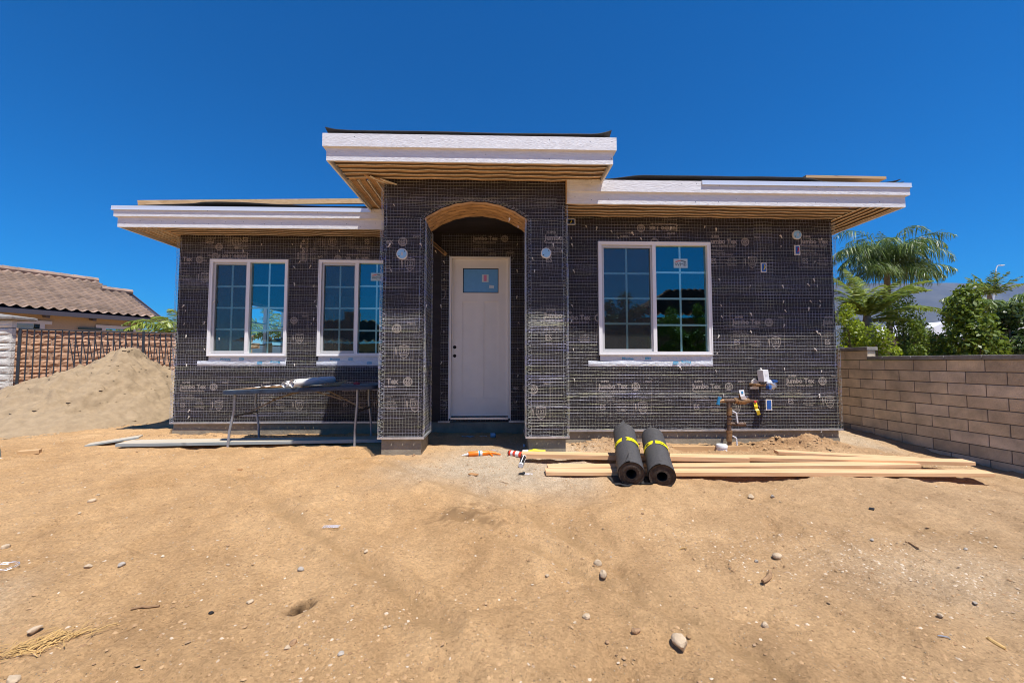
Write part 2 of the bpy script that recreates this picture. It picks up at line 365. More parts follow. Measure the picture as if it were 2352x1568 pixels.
def leaf_mat(name, c1, c2, trans=0.35):
    m = bpy.data.materials.new(name); m.use_nodes = True; N = m.node_tree.nodes; L = m.node_tree.links
    b = N['Principled BSDF']; b.inputs['Roughness'].default_value = 0.42
    at = N.new('ShaderNodeAttribute'); at.attribute_name = 'tone'
    cr = N.new('ShaderNodeValToRGB'); cr.color_ramp.elements[0].color = (*c1, 1); cr.color_ramp.elements[1].color = (*c2, 1)
    L.new(at.outputs['Fac'], cr.inputs[0]); L.new(cr.outputs[0], b.inputs['Base Color'])
    tr = N.new('ShaderNodeBsdfTranslucent'); L.new(cr.outputs[0], tr.inputs[0])
    mx = N.new('ShaderNodeMixShader'); mx.inputs[0].default_value = trans
    L.new(b.outputs[0], mx.inputs[1]); L.new(tr.outputs[0], mx.inputs[2]); L.new(mx.outputs[0], N['Material Output'].inputs['Surface'])
    return m
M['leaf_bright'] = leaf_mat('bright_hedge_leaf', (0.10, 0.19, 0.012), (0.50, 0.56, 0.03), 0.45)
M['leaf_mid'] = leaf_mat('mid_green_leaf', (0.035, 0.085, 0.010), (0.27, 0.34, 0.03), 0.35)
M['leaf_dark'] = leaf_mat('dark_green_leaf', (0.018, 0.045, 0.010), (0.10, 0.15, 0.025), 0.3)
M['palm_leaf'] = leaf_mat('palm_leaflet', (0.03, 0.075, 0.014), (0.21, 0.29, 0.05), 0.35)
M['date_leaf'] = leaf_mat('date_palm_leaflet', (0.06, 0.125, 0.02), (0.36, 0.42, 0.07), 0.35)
M['flower'] = leaf_mat('crimson_petal', (0.5, 0.01, 0.06), (0.75, 0.02, 0.12), 0.3)
# ---------------------------------------------------------------- ground: one sheet out to the horizon
def axis(lo, hi, step, far, n):
    a = list(np.arange(lo, hi + 1e-6, step)); g = np.geomspace(step * 1.3, far, n); 
    return np.array(sorted([lo - q for q in g] + a + [hi + q for q in g]))
gx = axis(-6.5, 6.6, 0.026, 9000, 46)
gy = axis(0.7, 6.4, 0.026, 9000, 46)
GX, GY = np.meshgrid(gx, gy, indexing='ij')
GZ = gheight(GX, GY)
def track(x, y):
    o = np.zeros(np.shape(x))
    for tr in TRACKS:
        d = np.full(np.shape(x), 9.0)
        for (a, b) in zip(tr[:-1], tr[1:]): d = np.minimum(d, seg_dist(x, y, a[0], a[1], b[0], b[1]))
        d = d + 0.07 * vnoise(x, y, 2.6, 3, 9) + 0.03 * vnoise(x, y, 14, 3, 9)
        o = np.maximum(o, 0.55 * np.exp(-(d / 0.035) ** 2)); o = np.maximum(o, 0.35 * np.exp(-((d - 0.13) / 0.02) ** 2) * (vnoise(x, y, 3, 8, 8) > -0.1))
    return o
def masks(x, y):
    wob = 0.35 * vnoise(x, y, 1.5, 4, 4) + 0.16 * vnoise(x, y, 5, 1, 7)
    apron = 0.85 * sstep(1.1, 0.3, np.hypot((x - 0.15) / 1.45, (y - 4.45) / 1.35) + wob)
    side = 0.6 * sstep(1.0, 0.3, np.hypot((x - 5.0) / 0.75, (y - 6.2) / 1.5) + wob)
    corner = 0.6 * sstep(1.1, 0.2, np.hypot((x + 3.2) / 1.3, (y - 1.7) / 0.75) + wob) + 0.28 * sstep(1.1, 0.1, np.hypot((x - 2.4) / 1.0, (y - 2.2) / 0.5) + wob)
    grit = np.clip(apron + side + corner, 0, 1)
    d = np.hypot((x + 0.23) / 0.22, (y - 3.02) / 0.20) + 0.9 * vnoise(x, y, 9, 3, 3) + 1.6 * vnoise(x, y, 34, 8, 3)
    damp_and_shade = sstep(1.2, 0.2, d)
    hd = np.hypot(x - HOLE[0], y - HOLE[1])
    damp_and_shade = np.maximum(damp_and_shade, 0.9 * sstep(0.06, 0.02, hd))  # hole joins the damp patch mask: shade and moist soil darken it
    dirt = np.exp(-((x - 3.6) / 1.0) ** 2 - ((y - 5.0) / 0.28) ** 2) + np.exp(-((x - 1.5) / 0.6) ** 2 - ((y - 5.0) / 0.2) ** 2)
    right = sstep(-0.5, 4.5, x + 0.6 * vnoise(x, y, 0.8))
    return grit, damp_and_shade, np.clip(dirt, 0, 1), right, sstep(0.058, 0.042, hd + 0.02 * vnoise(x, y, 45, 2, 2)), track(x, y)
mk = masks(GX, GY)
nv, nu = len(gy), len(gx)
idx = np.arange(nu * nv).reshape(nu, nv)
Q = np.stack([idx[:-1, :-1], idx[1:, :-1], idx[1:, 1:], idx[:-1, 1:]], -1).reshape(-1, 4)
def ground_mat():
    m = bpy.data.materials.new('sandy_building_dirt'); m.use_nodes = True; N = m.node_tree.nodes; L = m.node_tree.links
    b = N['Principled BSDF']; b.inputs['Roughness'].default_value = 0.95; b.inputs['Specular IOR Level'].default_value = 0.2
    tc = N.new('ShaderNodeTexCoord')
    def noise(sc, det=6, rough=0.6):
        n = N.new('ShaderNodeTexNoise'); n.inputs['Scale'].default_value = sc; n.inputs['Detail'].default_value = det; n.inputs['Roughness'].default_value = rough
        L.new(tc.outputs['Object'], n.inputs['Vector']); return n.outputs['Fac']
    def ramp(f, p0, p1, c0, c1):
        r = N.new('ShaderNodeValToRGB'); r.color_ramp.elements[0].position = p0; r.color_ramp.elements[1].position = p1
        r.color_ramp.elements[0].color = (*c0, 1); r.color_ramp.elements[1].color = (*c1, 1); L.new(f, r.inputs[0]); return r.outputs[0]
    def mix(f, a, c, mode='MIX'):
        x = N.new('ShaderNodeMix'); x.data_type = 'RGBA'; x.blend_type = mode
        if isinstance(f, float): x.inputs[0].default_value = f
        else: L.new(f, x.inputs[0])
        for s_, v in ((6, a), (7, c)):
            if isinstance(v, tuple): x.inputs[s_].default_value = (*v, 1)
            else: L.new(v, x.inputs[s_])
        return x.outputs[2]
    def attr(n):
        a = N.new('ShaderNodeAttribute'); a.attribute_name = n; return a.outputs['Fac']
    base = ramp(noise(1.1, 8), 0.33, 0.68, (0.50, 0.302, 0.140), (0.64, 0.408, 0.205))
    rightc = ramp(noise(1.4, 8), 0.33, 0.68, (0.43, 0.280, 0.150), (0.56, 0.380, 0.215))
    c = mix(attr('right'), base, rightc)
    c = mix(1.0, c, ramp(noise(48, 3, 0.7), 0.34, 0.42, (0.78, 0.76, 0.74), (1, 1, 1)), 'MULTIPLY')
    c = mix(attr('dirt'), c, (0.40, 0.235, 0.115))
    c = mix(attr('grit'), c, ramp(noise(90, 3, 0.8), 0.35, 0.65, (0.38, 0.29, 0.19), (0.66, 0.57, 0.44)))
    # small pebbles and chips lying in the dirt
    v = N.new('ShaderNodeTexVoronoi'); v.inputs['Scale'].default_value = 85; L.new(tc.outputs['Object'], v.inputs['Vector'])
    spot = ramp(v.outputs['Distance'], 0.16, 0.26, (1, 1, 1), (0, 0, 0))
    sel = N.new('ShaderNodeSeparateColor'); L.new(v.outputs['Color'], sel.inputs[0])
    selr = ramp(sel.outputs[0], 0.80, 0.82, (0, 0, 0), (1, 1, 1))
    pk = mix(1.0, spot, selr, 'MULTIPLY')
    c = mix(pk, c, ramp(sel.outputs[1], 0.2, 0.9, (0.24, 0.16, 0.09), (0.64, 0.54, 0.40)))
    v2 = N.new('ShaderNodeTexVoronoi'); v2.inputs['Scale'].default_value = 95; L.new(tc.outputs['Object'], v2.inputs['Vector'])
    se2 = N.new('ShaderNodeSeparateColor'); L.new(v2.outputs['Color'], se2.inputs[0])
    c = mix(1.0, c, ramp(se2.outputs[0], 0.0, 1.0, (0.86, 0.855, 0.85), (1.12, 1.12, 1.13)), 'MULTIPLY')
    c = mix(1.0, c, ramp(noise(9, 8, 0.7), 0.3, 0.7, (0.88, 0.87, 0.86), (1.09, 1.09, 1.09)), 'MULTIPLY')
    c = mix(1.0, c, ramp(noise(2.3, 9, 0.75), 0.32, 0.68, (0.86, 0.85, 0.84), (1.08, 1.08, 1.07)), 'MULTIPLY')
    c = mix(attr('damp_and_shade'), c, (0.30, 0.18, 0.085))
    c = mix(attr('track'), c, (0.36, 0.225, 0.105))
    c = mix(attr('hole'), c, (0.055, 0.030, 0.016))  # shade of the undercut hole and its damp soil, put into the colour
    L.new(c, b.inputs['Base Color'])
    bq = N.new('ShaderNodeBump'); bq.inputs['Strength'].default_value = 0.9; bq.inputs['Distance'].default_value = 0.035; L.new(noise(11, 9, 0.72), bq.inputs['Height'])
    h1 = N.new('ShaderNodeMath'); h1.operation = 'MULTIPLY_ADD'; L.new(noise(38, 8, 0.75), h1.inputs[0]); h1.inputs[1].default_value = 1.0
    L.new(pk, h1.inputs[2])
    bp = N.new('ShaderNodeBump'); bp.inputs['Strength'].default_value = 0.9; bp.inputs['Distance'].default_value = 0.016
    L.new(h1.outputs[0], bp.inputs['Height']); L.new(bq.outputs[0], bp.inputs['Normal'])
    bp2 = N.new('ShaderNodeBump'); bp2.inputs['Strength'].default_value = 0.6; bp2.inputs['Distance'].default_value = 0.004
    L.new(noise(170, 4, 0.7), bp2.inputs['Height']); L.new(bp.outputs[0], bp2.inputs['Normal']); L.new(bp2.outputs[0], b.inputs['Normal'])
    return m
M['ground'] = ground_mat()
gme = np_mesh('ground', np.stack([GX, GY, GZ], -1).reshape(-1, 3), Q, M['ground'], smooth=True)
for nm, a in zip(('grit', 'damp_and_shade', 'dirt', 'right', 'hole', 'track'), mk):
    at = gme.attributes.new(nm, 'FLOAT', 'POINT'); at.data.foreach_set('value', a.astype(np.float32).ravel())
tag(link('ground', gme), kind='structure')

# gravel: thousands of small stones pressed into the dirt (one object)
rs = np.random.RandomState(5)
def stones(n, fx, size, flat=0.6):
    P = fx(n); s = size(n)
    base = np.array([(1, 0, 0), (0.3, 0.95, 0), (-0.8, 0.6, 0), (-0.8, -0.6, 0), (0.3, -0.95, 0), (0.15, 0.1, 1.0), (-0.3, -0.1, 0.9)])
    tri = np.array([(0, 1, 5), (1, 2, 5), (2, 6, 5), (2, 3, 6), (3, 4, 6), (4, 0, 5), (4, 5, 6)])
    a = rs.rand(n) * 2 * PI; ca, sa = np.cos(a), np.sin(a)
    B = base[None] * (1 + 0.5 * (rs.rand(n, 7, 3) - 0.5)); B = B * np.stack([s, s * (0.55 + 0.4 * rs.rand(n)), s * flat * (0.5 + 0.7 * rs.rand(n))], -1)[:, None]
    X = B[..., 0] * ca[:, None] - B[..., 1] * sa[:, None]; Y = B[..., 0] * sa[:, None] + B[..., 1] * ca[:, None]
    z0 = gheight(P[:, 0], P[:, 1])
    V = np.stack([X + P[:, :1], Y + P[:, 1:2], B[..., 2] + (z0 - s * 0.12)[:, None]], -1).reshape(-1, 3)
    T = (tri[None] + (np.arange(n) * 7)[:, None, None]).reshape(-1, 3)
    return V, T, np.repeat(rs.rand(n), 7)
def spread_xy(n):
    u = rs.rand(n * 3); y = 1.2 + 5.0 * u ** 1.3; x = (rs.rand(n * 3) - 0.5) * 2 * (y * 1.32 + 0.3)
    p = 0.25 + 0.9 * (vnoise(x, y, 1.3, 6, 2) + 0.5) ** 2 + 1.2 * masks(x, y)[0]
    k = (rs.rand(n * 3) < p * 0.55) & (x < 5.8) & ~((y > 6.15) & (x < 0.6)) & ~((y > 5.2) & (x > 0.5) & (x < 4.6)) & ~((y > 4.73) & (x > -1.5) & (x < -0.86)) & ~((y > 4.73) & (x > 0.25) & (x < 0.9))
    return np.stack([x[k], y[k]], -1)[:n]
def spread_dirt(n):
    x = np.concatenate([3.6 + 0.55 * rs.randn(n // 2), 1.4 + 0.4 * rs.randn(n // 4), -3.6 + 1.0 * rs.randn(n - n // 2 - n // 4)])
    y = np.concatenate([4.95 + 0.16 * rs.randn(n // 2), 5.0 + 0.13 * rs.randn(n // 4), 6.03 + 0.07 * rs.randn(n - n // 2 - n // 4)])
    k = ((y < 5.22) & (x > 0.9)) | ((x < -1.6) & (y < 6.16)); return np.stack([x[k], y[k]], -1)
def spread_patch(n):
    x = 2.35 + 0.75 * rs.randn(n) ; y = 2.25 - 0.25 * (x - 2.35) + 0.24 * rs.randn(n)
    return np.stack([x, np.clip(y, 1.3, 4)], -1)
def run(n, sp, lo, hi, pw=3.0):
    P = sp(n); m_ = len(P)
    return stones(m_, lambda q: P, lambda q: lo + (hi - lo) * rs.rand(m_) ** pw)
def gravel_mat(name, c1, c2):
    m = leaf_mat(name, c1, c2, 0.0); m.node_tree.nodes['Principled BSDF'].inputs['Roughness'].default_value = 0.9; return m
def add_gravel(name, sets, m):
    V = []; T = []; A = []; o = 0
    for v, t, a in sets: V.append(v); T.append(t + o); A.append(a); o += len(v)
    me = np_mesh(name, np.concatenate(V), np.concatenate(T), m, tri=True)
    at = me.attributes.new('tone', 'FLOAT', 'POINT'); at.data.foreach_set('value', np.concatenate(A).astype(np.float32))
    return link(name, me)
tag(add_gravel('gravel', [run(9000, spread_xy, 0.0016, 0.013, 3.2), run(2600, spread_patch, 0.0016, 0.011, 2.4)], gravel_mat('pale_gravel', (0.30, 0.19, 0.10), (0.60, 0.49, 0.36))),
    'small pale stones and chips strewn over the sandy yard', 'gravel', kind='stuff')
tag(add_gravel('soil_clods', [run(2600, spread_dirt, 0.004, 0.032, 2.6), run(17000, spread_xy, 0.0018, 0.014, 3.0)], gravel_mat('brown_soil', (0.26, 0.15, 0.07), (0.46, 0.29, 0.145))),
    'loose brown dirt clods heaped along the concrete footings', 'soil', kind='stuff')
# ---------------------------------------------------------------- the house under construction
YL, YR, YP = 6.20, 5.25, 4.78
XL0, XL1 = -4.94, 0.62                 # left wing / door wall
XR0, XR1 = 0.62, 4.53                  # right wing
PX = (-1.415, -0.93, 0.325, 0.79)      # piers of the porch
ZS = 3.055                             # soffit height of the wings
HS = thing('house', 'single-storey house under construction wrapped in black building paper and wire netting', 'house', (0, 0, 0))
def part(mb, name, mats, parent=None, smooth=False, label=None):
    o = mb.build(name, mats, parent or HS, smooth)
    if label: o['label'] = label
    return o

def wall_cells(mb, x0, x1, z0, z1, y, th, holes, m=0):
    xs = sorted(set([x0, x1] + [h[0] for h in holes] + [h[1] for h in holes])); zs = sorted(set([z0, z1] + [h[2] for h in holes] + [h[3] for h in holes]))
    ins = lambda a, b: any(h[0] - 1e-6 <= a and b <= h[1] + 1e-6 for h in holes)
    for i in range(len(xs) - 1):
        for j in range(len(zs) - 1):
            cx, cz = (xs[i] + xs[i + 1]) / 2, (zs[j] + zs[j + 1]) / 2
            if any(h[0] < cx < h[1] and h[2] < cz < h[3] for h in holes): continue
            a, b, c, d = xs[i], xs[i + 1], zs[j], zs[j + 1]
            mb.face([(a, y, c), (b, y, c), (b, y, d), (a, y, d)], m)
            mb.face([(a, y + th, c), (a, y + th, d), (b, y + th, d), (b, y + th, c)], 1)
    for (a, b, c, d) in holes:
        mb.face([(a, y, c), (a, y + th, c), (b, y + th, c), (b, y, c)], 1); mb.face([(a, y, d), (b, y, d), (b, y + th, d), (a, y + th, d)], 1)
        mb.face([(a, y, c), (a, y, d), (a, y + th, d), (a, y + th, c)], 1); mb.face([(b, y, c), (b, y + th, c), (b, y + th, d), (b, y, d)], 1)
    mb.face([(x0, y, z0), (x0, y, z1), (x0, y + th, z1), (x0, y + th, z0)], m); mb.face([(x1, y, z0), (x1, y + th, z0), (x1, y + th, z1), (x1, y, z1)], m)
    mb.face([(x0, y, z1), (x1, y, z1), (x1, y + th, z1), (x0, y + th, z1)], m); mb.face([(x0, y, z0), (x0, y + th, z0), (x1, y + th, z0), (x1, y, z0)], m)

WIN1 = (-4.462, -3.276, 1.18, 2.672); WIN2 = (-2.815, -1.62, 1.18, 2.672); WIN3 = (1.298, 2.827, 1.184, 2.708)
DOOR = (-0.795, 0.143, 0.225, 2.74)
mb = MB(); wall_cells(mb, XL0, XL1, 0.18, 3.35, YL, 0.15, [WIN1, WIN2, DOOR])
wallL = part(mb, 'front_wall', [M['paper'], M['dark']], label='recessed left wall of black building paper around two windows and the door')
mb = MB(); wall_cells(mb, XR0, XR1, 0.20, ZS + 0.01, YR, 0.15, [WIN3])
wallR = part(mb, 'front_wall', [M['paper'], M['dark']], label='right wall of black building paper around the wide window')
# side and back walls, interior floor and ceiling
mb = MB(); YB = 11.5
mb.box(XL0 + 0.002, XL0 + 0.15, YL + 0.152, 7.7, 0.18, 3.05); mb.box(XL0 + 0.002, XL0 + 0.15, 9.1, YB, 0.18, 3.05)
mb.box(XL0 + 0.002, XL0 + 0.15, 7.7, 9.1, 0.18, 1.0); mb.box(XL0 + 0.002, XL0 + 0.15, 7.7, 9.1, 2.25, 3.05)
mb.box(XL0, XR1, YB, YB + 0.15, 0.18, 3.05); mb.box(XR1 - 0.15, XR1 - 0.002, YR + 0.152, YB - 0.002, 0.18, 3.05)
part(mb, 'rear_wall', M['paper'])
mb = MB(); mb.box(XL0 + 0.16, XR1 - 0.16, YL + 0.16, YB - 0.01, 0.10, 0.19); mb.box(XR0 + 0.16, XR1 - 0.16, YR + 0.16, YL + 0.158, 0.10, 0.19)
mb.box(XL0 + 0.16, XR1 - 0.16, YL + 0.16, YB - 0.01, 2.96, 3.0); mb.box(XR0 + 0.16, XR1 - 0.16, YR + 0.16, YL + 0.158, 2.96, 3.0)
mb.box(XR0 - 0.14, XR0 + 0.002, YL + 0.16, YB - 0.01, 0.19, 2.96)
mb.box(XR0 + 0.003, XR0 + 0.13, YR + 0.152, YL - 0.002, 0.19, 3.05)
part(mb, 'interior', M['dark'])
# side window beyond the left window, with its bars
mb = MB()
for yy in (7.7, 8.37, 9.04): mb.box(XL0 + 0.02, XL0 + 0.09, yy, yy + 0.06, 1.0, 2.25)
for zz in (1.0, 1.43, 1.86, 2.20): mb.box(XL0 + 0.03, XL0 + 0.06, 7.76, 9.04, zz, zz + (0.05 if zz in (1.0, 2.20) else 0.02))
part(mb, 'side_window', M['frame'])

# ---- porch: piers, arch head, upper box
mb = MB()
XC = (PX[1] + PX[2]) / 2; HSP = (PX[2] - PX[1]) / 2; RISE, ZSPR = 0.215, 2.83
RAD = (HSP ** 2 + RISE ** 2) / (2 * RISE); ZC = ZSPR + RISE - RAD
def arc(n=24):
    a0 = math.asin(HSP / RAD); return [(XC + RAD * math.sin(-a0 + 2 * a0 * i / n), ZC + RAD * math.cos(-a0 + 2 * a0 * i / n)) for i in range(n + 1)]
ARC = arc()
for (a, b) in ((PX[0], PX[1]), (PX[2], PX[3])):
    mb.box(a, b, YP, YR + 0.0, 0.206, ZSPR)
ZT = 3.335
for y, flip in ((YP, False), (YR, True)):
    poly = [(PX[0], ZSPR)] + [(x, z) for x, z in ARC] + [(PX[3], ZSPR), (PX[3], ZT), (PX[0], ZT)]
    # triangulated strip: left block, arch strip, right block
    mb.face([(PX[0], y, ZSPR), (PX[1], y, ZSPR), (PX[1], y, ZT), (PX[0], y, ZT)]); mb.face([(PX[2], y, ZSPR), (PX[3], y, ZSPR), (PX[3], y, ZT), (PX[2], y, ZT)])
    for (p, q) in zip(ARC[:-1], ARC[1:]): mb.face([(p[0], y, p[1]), (q[0], y, q[1]), (q[0], y, ZT), (p[0], y, ZT)])
mb.box(PX[0], PX[0] + 0.12, YR + 0.002, YL - 0.002, 2.93, ZT); mb.box(PX[3] - 0.12, PX[3], YR + 0.002, 7.0, 2.93, ZT)
mb.face([(PX[0], YP, ZSPR), (PX[0], YR, ZSPR), (PX[0], YR, ZT), (PX[0], YP, ZT)]); mb.face([(PX[3], YP, ZSPR), (PX[3], YR, ZSPR), (PX[3], YR, ZT), (PX[3], YP, ZT)])
mb.box(PX[0] + 0.125, PX[3] - 0.125, YR + 0.01, YL - 0.01, 3.12, 3.15)
porch = part(mb, 'porch_wall', M['paper'], label='projecting entry porch of black building paper with a shallow arch')
# arch soffit of ribbed lath following the curve
mb = MB(); nb = 5
for b_ in range(nb):
    ya = YP - 0.012 + (YR - YP + 0.02) * b_ / nb; yb = YP - 0.012 + (YR - YP + 0.02) * (b_ + 1) / nb
    prof = [(0.00, 0.000, 0), (0.10, -0.020, 0), (0.18, -0.020, 1), (0.22, -0.004, 1), (0.6, 0.004, 0), (0.93, -0.004, 0), (1.0, 0.006, 2)]
    for (p, q) in zip(prof[:-1], prof[1:]):
        for i in range(len(ARC) - 1):
            def pt(k, pr):
                x, z = ARC[k]; wv = 0.004 * math.sin(k * 1.9 + b_ * 2.1); rr = (RAD - 0.006 + pr[1] * 1.0 + wv) / RAD
                return (XC + (x - XC) * rr, ya + (yb - ya) * pr[0], ZC + (z - ZC) * rr)
            mb.face([pt(i, p), pt(i + 1, p), pt(i + 1, q), pt(i, q)], p[2])
part(mb, 'arch_soffit', [M['lathpaper'], M['rib'], M['ribdark']], porch)

# ---- foundations
mb = MB()
mb.box(XL0 + 0.005, XL1, YL + 0.012, YB, -0.45, 0.17); mb.box(XR0, XR1 - 0.005, YR + 0.012, YL, -0.45, 0.19)
for (a, b) in ((PX[0], PX[1]), (PX[2], PX[3])): mb.box(a + 0.012, b - 0.012, YP + 0.012, YR + 0.005 if a > 0 else YR - 0.01, -0.45, 0.20)
f = part(mb, 'foundation', M['concrete'])
# cast lip: rougher lower pour a finger proud
for (x0, x1, y, zt) in ((XL0 - 0.004, -0.95, YL + 0.004, 0.075), (0.80, XR1 + 0.002, YR + 0.004, 0.095)):
    mb = MB(); n = int((x1 - x0) / 0.06)
    for i in range(n):
        a = x0 + (x1 - x0) * i / n; b = x0 + (x1 - x0) * (i + 1) / n
        za = zt + 0.02 * float(vnoise(a, y, 1.7)) * 2; zb = zt + 0.02 * float(vnoise(b, y, 1.7)) * 2
        mb.face([(a, y, -0.4), (b, y, -0.4), (b, y, zb), (a, y, za)]); mb.face([(a, y, za), (b, y, zb), (b, y + 0.02, zb), (a, y + 0.02, za)])
    part(mb, 'concrete_lip', M['concrete'], f)
# weep screeds: ledge with slots, front lip
mb = MB()
def screed(p0, p1, z, out):
    p0 = Vector((*p0, z)); p1 = Vector((*p1, z)); d = (p1 - p0); L = d.length; d.normalize(); o = Vector((*out, 0))
    def bx(s0, s1, a, b, z0, z1):
        P = [p0 + d * s + o * t + Vector((0, 0, zz)) for zz in (z0, z1) for (s, t) in ((s0, a), (s1, a), (s1, b), (s0, b))]
        k = len(mb.v); mb.v += [tuple(q) for q in P]
        for q in ((0, 3, 2, 1), (4, 5, 6, 7), (0, 1, 5, 4), (1, 2, 6, 5), (2, 3, 7, 6), (3, 0, 4, 7)): mb.f.append(tuple(k + i for i in q)); mb.m.append(0)
    bx(-0.028, L + 0.028, 0.022, 0.030, -0.012, 0.012)
    s = 0.0; bx(-0.028, L + 0.028, -0.002, 0.009, -0.004, 0.004)
    s = 0.06 * rnd.random()
    while s < L:
        e = min(s + 0.118, L); bx(s, e, 0.009, 0.022, -0.004, 0.004); s = e + 0.013
screed((XL0, YL), (PX[0], YL), 0.178, (0, -1)); screed((PX[1], YL), (DOOR[0] - 0.01, YL), 0.178, (0, -1)); screed((DOOR[1] + 0.01, YL), (XL1 - 0.03, YL), 0.178, (0, -1))
screed((PX[3], YR), (XR1, YR), 0.198, (0, -1)); screed((XL0, YL), (XL0, YL + 2), 0.178, (-1, 0))
for (a, b) in ((PX[0], PX[1]), (PX[2], PX[3])):
    screed((a, YP), (b, YP), 0.204, (0, -1)); screed((a, YP), (a, YR), 0.204, (-1, 0)); screed((b, YP), (b, YR), 0.204, (1, 0))
part(mb, 'weep_screed', M['zinc'])

# ---- wire netting
def wires(polys, r, n=3):
    V = []; F = []; off = 0
    an = np.arange(n) * 2 * PI / n
    for P, ax, rr in polys:
        P = np.asarray(P, float); m_ = len(P)
        a, b = ax
        ring = (np.cos(an)[:, None] * np.asarray(a)[None] + np.sin(an)[:, None] * np.asarray(b)[None]) * (r * rr)
        V.append((P[:, None] + ring[None]).reshape(-1, 3))
        i = np.arange(m_ - 1)[:, None] * n; j = np.arange(n)[None]; j2 = (j + 1) % n
        F.append((np.stack([i + j, i + j2, i + n + j2, i + n + j], -1) + off).reshape(-1, 4)); off += m_ * n
    return np.concatenate(V), np.concatenate(F)
def netting(name, parent, org, du, nrm, L, z0, z1, holes=(), sp=0.038, seed=1, rv=0.00060, rh=0.00105, off=0.012, dense=()):
    """org: corner point of the face, du: unit vector along it, nrm: outward normal"""
    rg = np.random.RandomState(seed); org = np.array(org, float); du = np.array(du, float); nrm = np.array(nrm, float); zz = np.array([0, 0, 1.0])
    polys = []
    def emit(kind, c, lo, hi, rr):
        cuts = [(lo, hi)]
        for (a, b, c0, c1) in holes:
            h0, h1, q0, q1 = (c0, c1, a, b) if kind == 'v' else (a, b, c0, c1)
            if q0 - 0.004 < c < q1 + 0.004:
                nw = []
                for (p, q) in cuts:
                    if h1 <= p or h0 >= q: nw.append((p, q)); continue
                    if h0 > p: nw.append((p, h0))
                    if h1 < q: nw.append((h1, q))
                cuts = nw
        for (p, q) in cuts:
            if q - p < 0.02: continue
            n = max(2, int((q - p) / (0.040 if kind == 'v' else 0.055)) + 1)
            t = np.linspace(p, q, n)
            if kind == 'v':
                j = 0.0026 * rg.randn(n); j2 = 0.003 * rg.randn(n)
                low = 0.006 * vnoise(t * 0 + c, t, 2.2, seed)
                P = org + (c + j + low)[:, None] * du + t[:, None] * zz + (off + 0.002 + j2)[:, None] * nrm
                polys.append((P, (du, nrm), rr))
            else:
                lo_ = 0.012 * vnoise(t, t * 0 + c, 1.3, seed, 3) + 0.004 * vnoise(t, t * 0 + c, 9, seed, 5) + 0.0012 * rg.randn(n)
                P = org + t[:, None] * du + (c + lo_)[:, None] * zz + (off + 0.003 * rg.randn(n))[:, None] * nrm
                polys.append((P, (zz, nrm), rr))
    s = 0.01
    while s < L: emit('v', s, z0, z1, 1.0); s += sp * (0.96 + 0.08 * rg.rand())
    z = z0 + 0.01
    while z < z1:
        emit('h', z, 0.0, L, rg.choice([0.75, 1.0, 1.25]))
        if rg.rand() < 0.10: emit('h', z + 0.009 + 0.006 * rg.rand(), 0.0 if rg.rand() < .5 else L * rg.rand() * .5, L, 0.9)
        z += sp * 1.04 * (0.93 + 0.14 * rg.rand())
    for (a, b, c, d) in dense:      # lapped areas: a second layer of netting
        s = a
        while s < b: emit('v', s, c, d, 0.8); s += sp * 0.97
        z = c
        while z < d: emit('h', z, a, b, 0.9); z += sp * 0.98
    V, F = wires(polys, 1.0)
    V = None
    # radii by direction
    P2 = []
    for (P, ax, rr) in polys: P2.append((P, ax, rr * (rv if abs(ax[0][2]) < 0.5 else rh)))
    V, F = wires(P2, 1.0)
    me = np_mesh(name, V, F, M['wire']); return link(name, me, parent)
def sh(holes, x0): return [(a - x0, b - x0, c, d) for (a, b, c, d) in holes]
FL1 = (-4.60, -3.27, 1.045, 1.18)
netting('wire_netting', wallL, (XL0, YL, 0), (1, 0, 0), (0, -1, 0), PX[0] - XL0 - 0.02, 0.185, 3.04, sh([WIN1, WIN2], XL0), seed=3, dense=[(0.02, 3.5, 0.95, 1.1), (0.0, 1.0, 2.2, 2.4)])
netting('wire_netting', wallL, (PX[1], YL, 0), (1, 0, 0), (0, -1, 0), XL1 - PX[1], 0.185, 3.10, sh([DOOR], PX[1]), seed=4)
netting('wire_netting', wallR, (PX[3], YR, 0), (1, 0, 0), (0, -1, 0), XR1 - PX[3], 0.205, 3.05, sh([WIN3], PX[3]), seed=5, sp=0.0405,
        dense=[(2.2, 3.7, 1.55, 1.78), (2.05, 3.7, 2.0, 2.25), (0, 0.5, 2.25, 2.4), (2.65, 2.9, 1.8, 3.0)])
for i, (a, b) in enumerate(((PX[0], PX[1]), (PX[2], PX[3]))):
    netting('wire_netting', porch, (a, YP, 0), (1, 0, 0), (0, -1, 0), b - a, 0.21, ZSPR, seed=6 + i, sp=0.036, dense=[(0.02, 0.44, 1.45, 1.75)])
    netting('wire_netting', porch, (a, YP, 0), (0, 1, 0), (-1, 0, 0), YR - YP, 0.21, 3.3 if i == 0 else ZSPR, seed=16 + i)
    netting('wire_netting', porch, (b, YP, 0), (0, 1, 0), (1, 0, 0), YR - YP, 0.21, ZSPR, seed=26 + i)
archh = [(p[0] - PX[0], q[0] - PX[0], ZSPR - 0.1, max(p[1], q[1])) for p, q in zip(ARC[:-1], ARC[1:])]
netting('wire_netting', porch, (PX[0], YP, 0), (1, 0, 0), (0, -1, 0), PX[3] - PX[0], ZSPR, 3.325, archh, seed=9, dense=[(0.02, 2.1, 2.98, 3.1)])
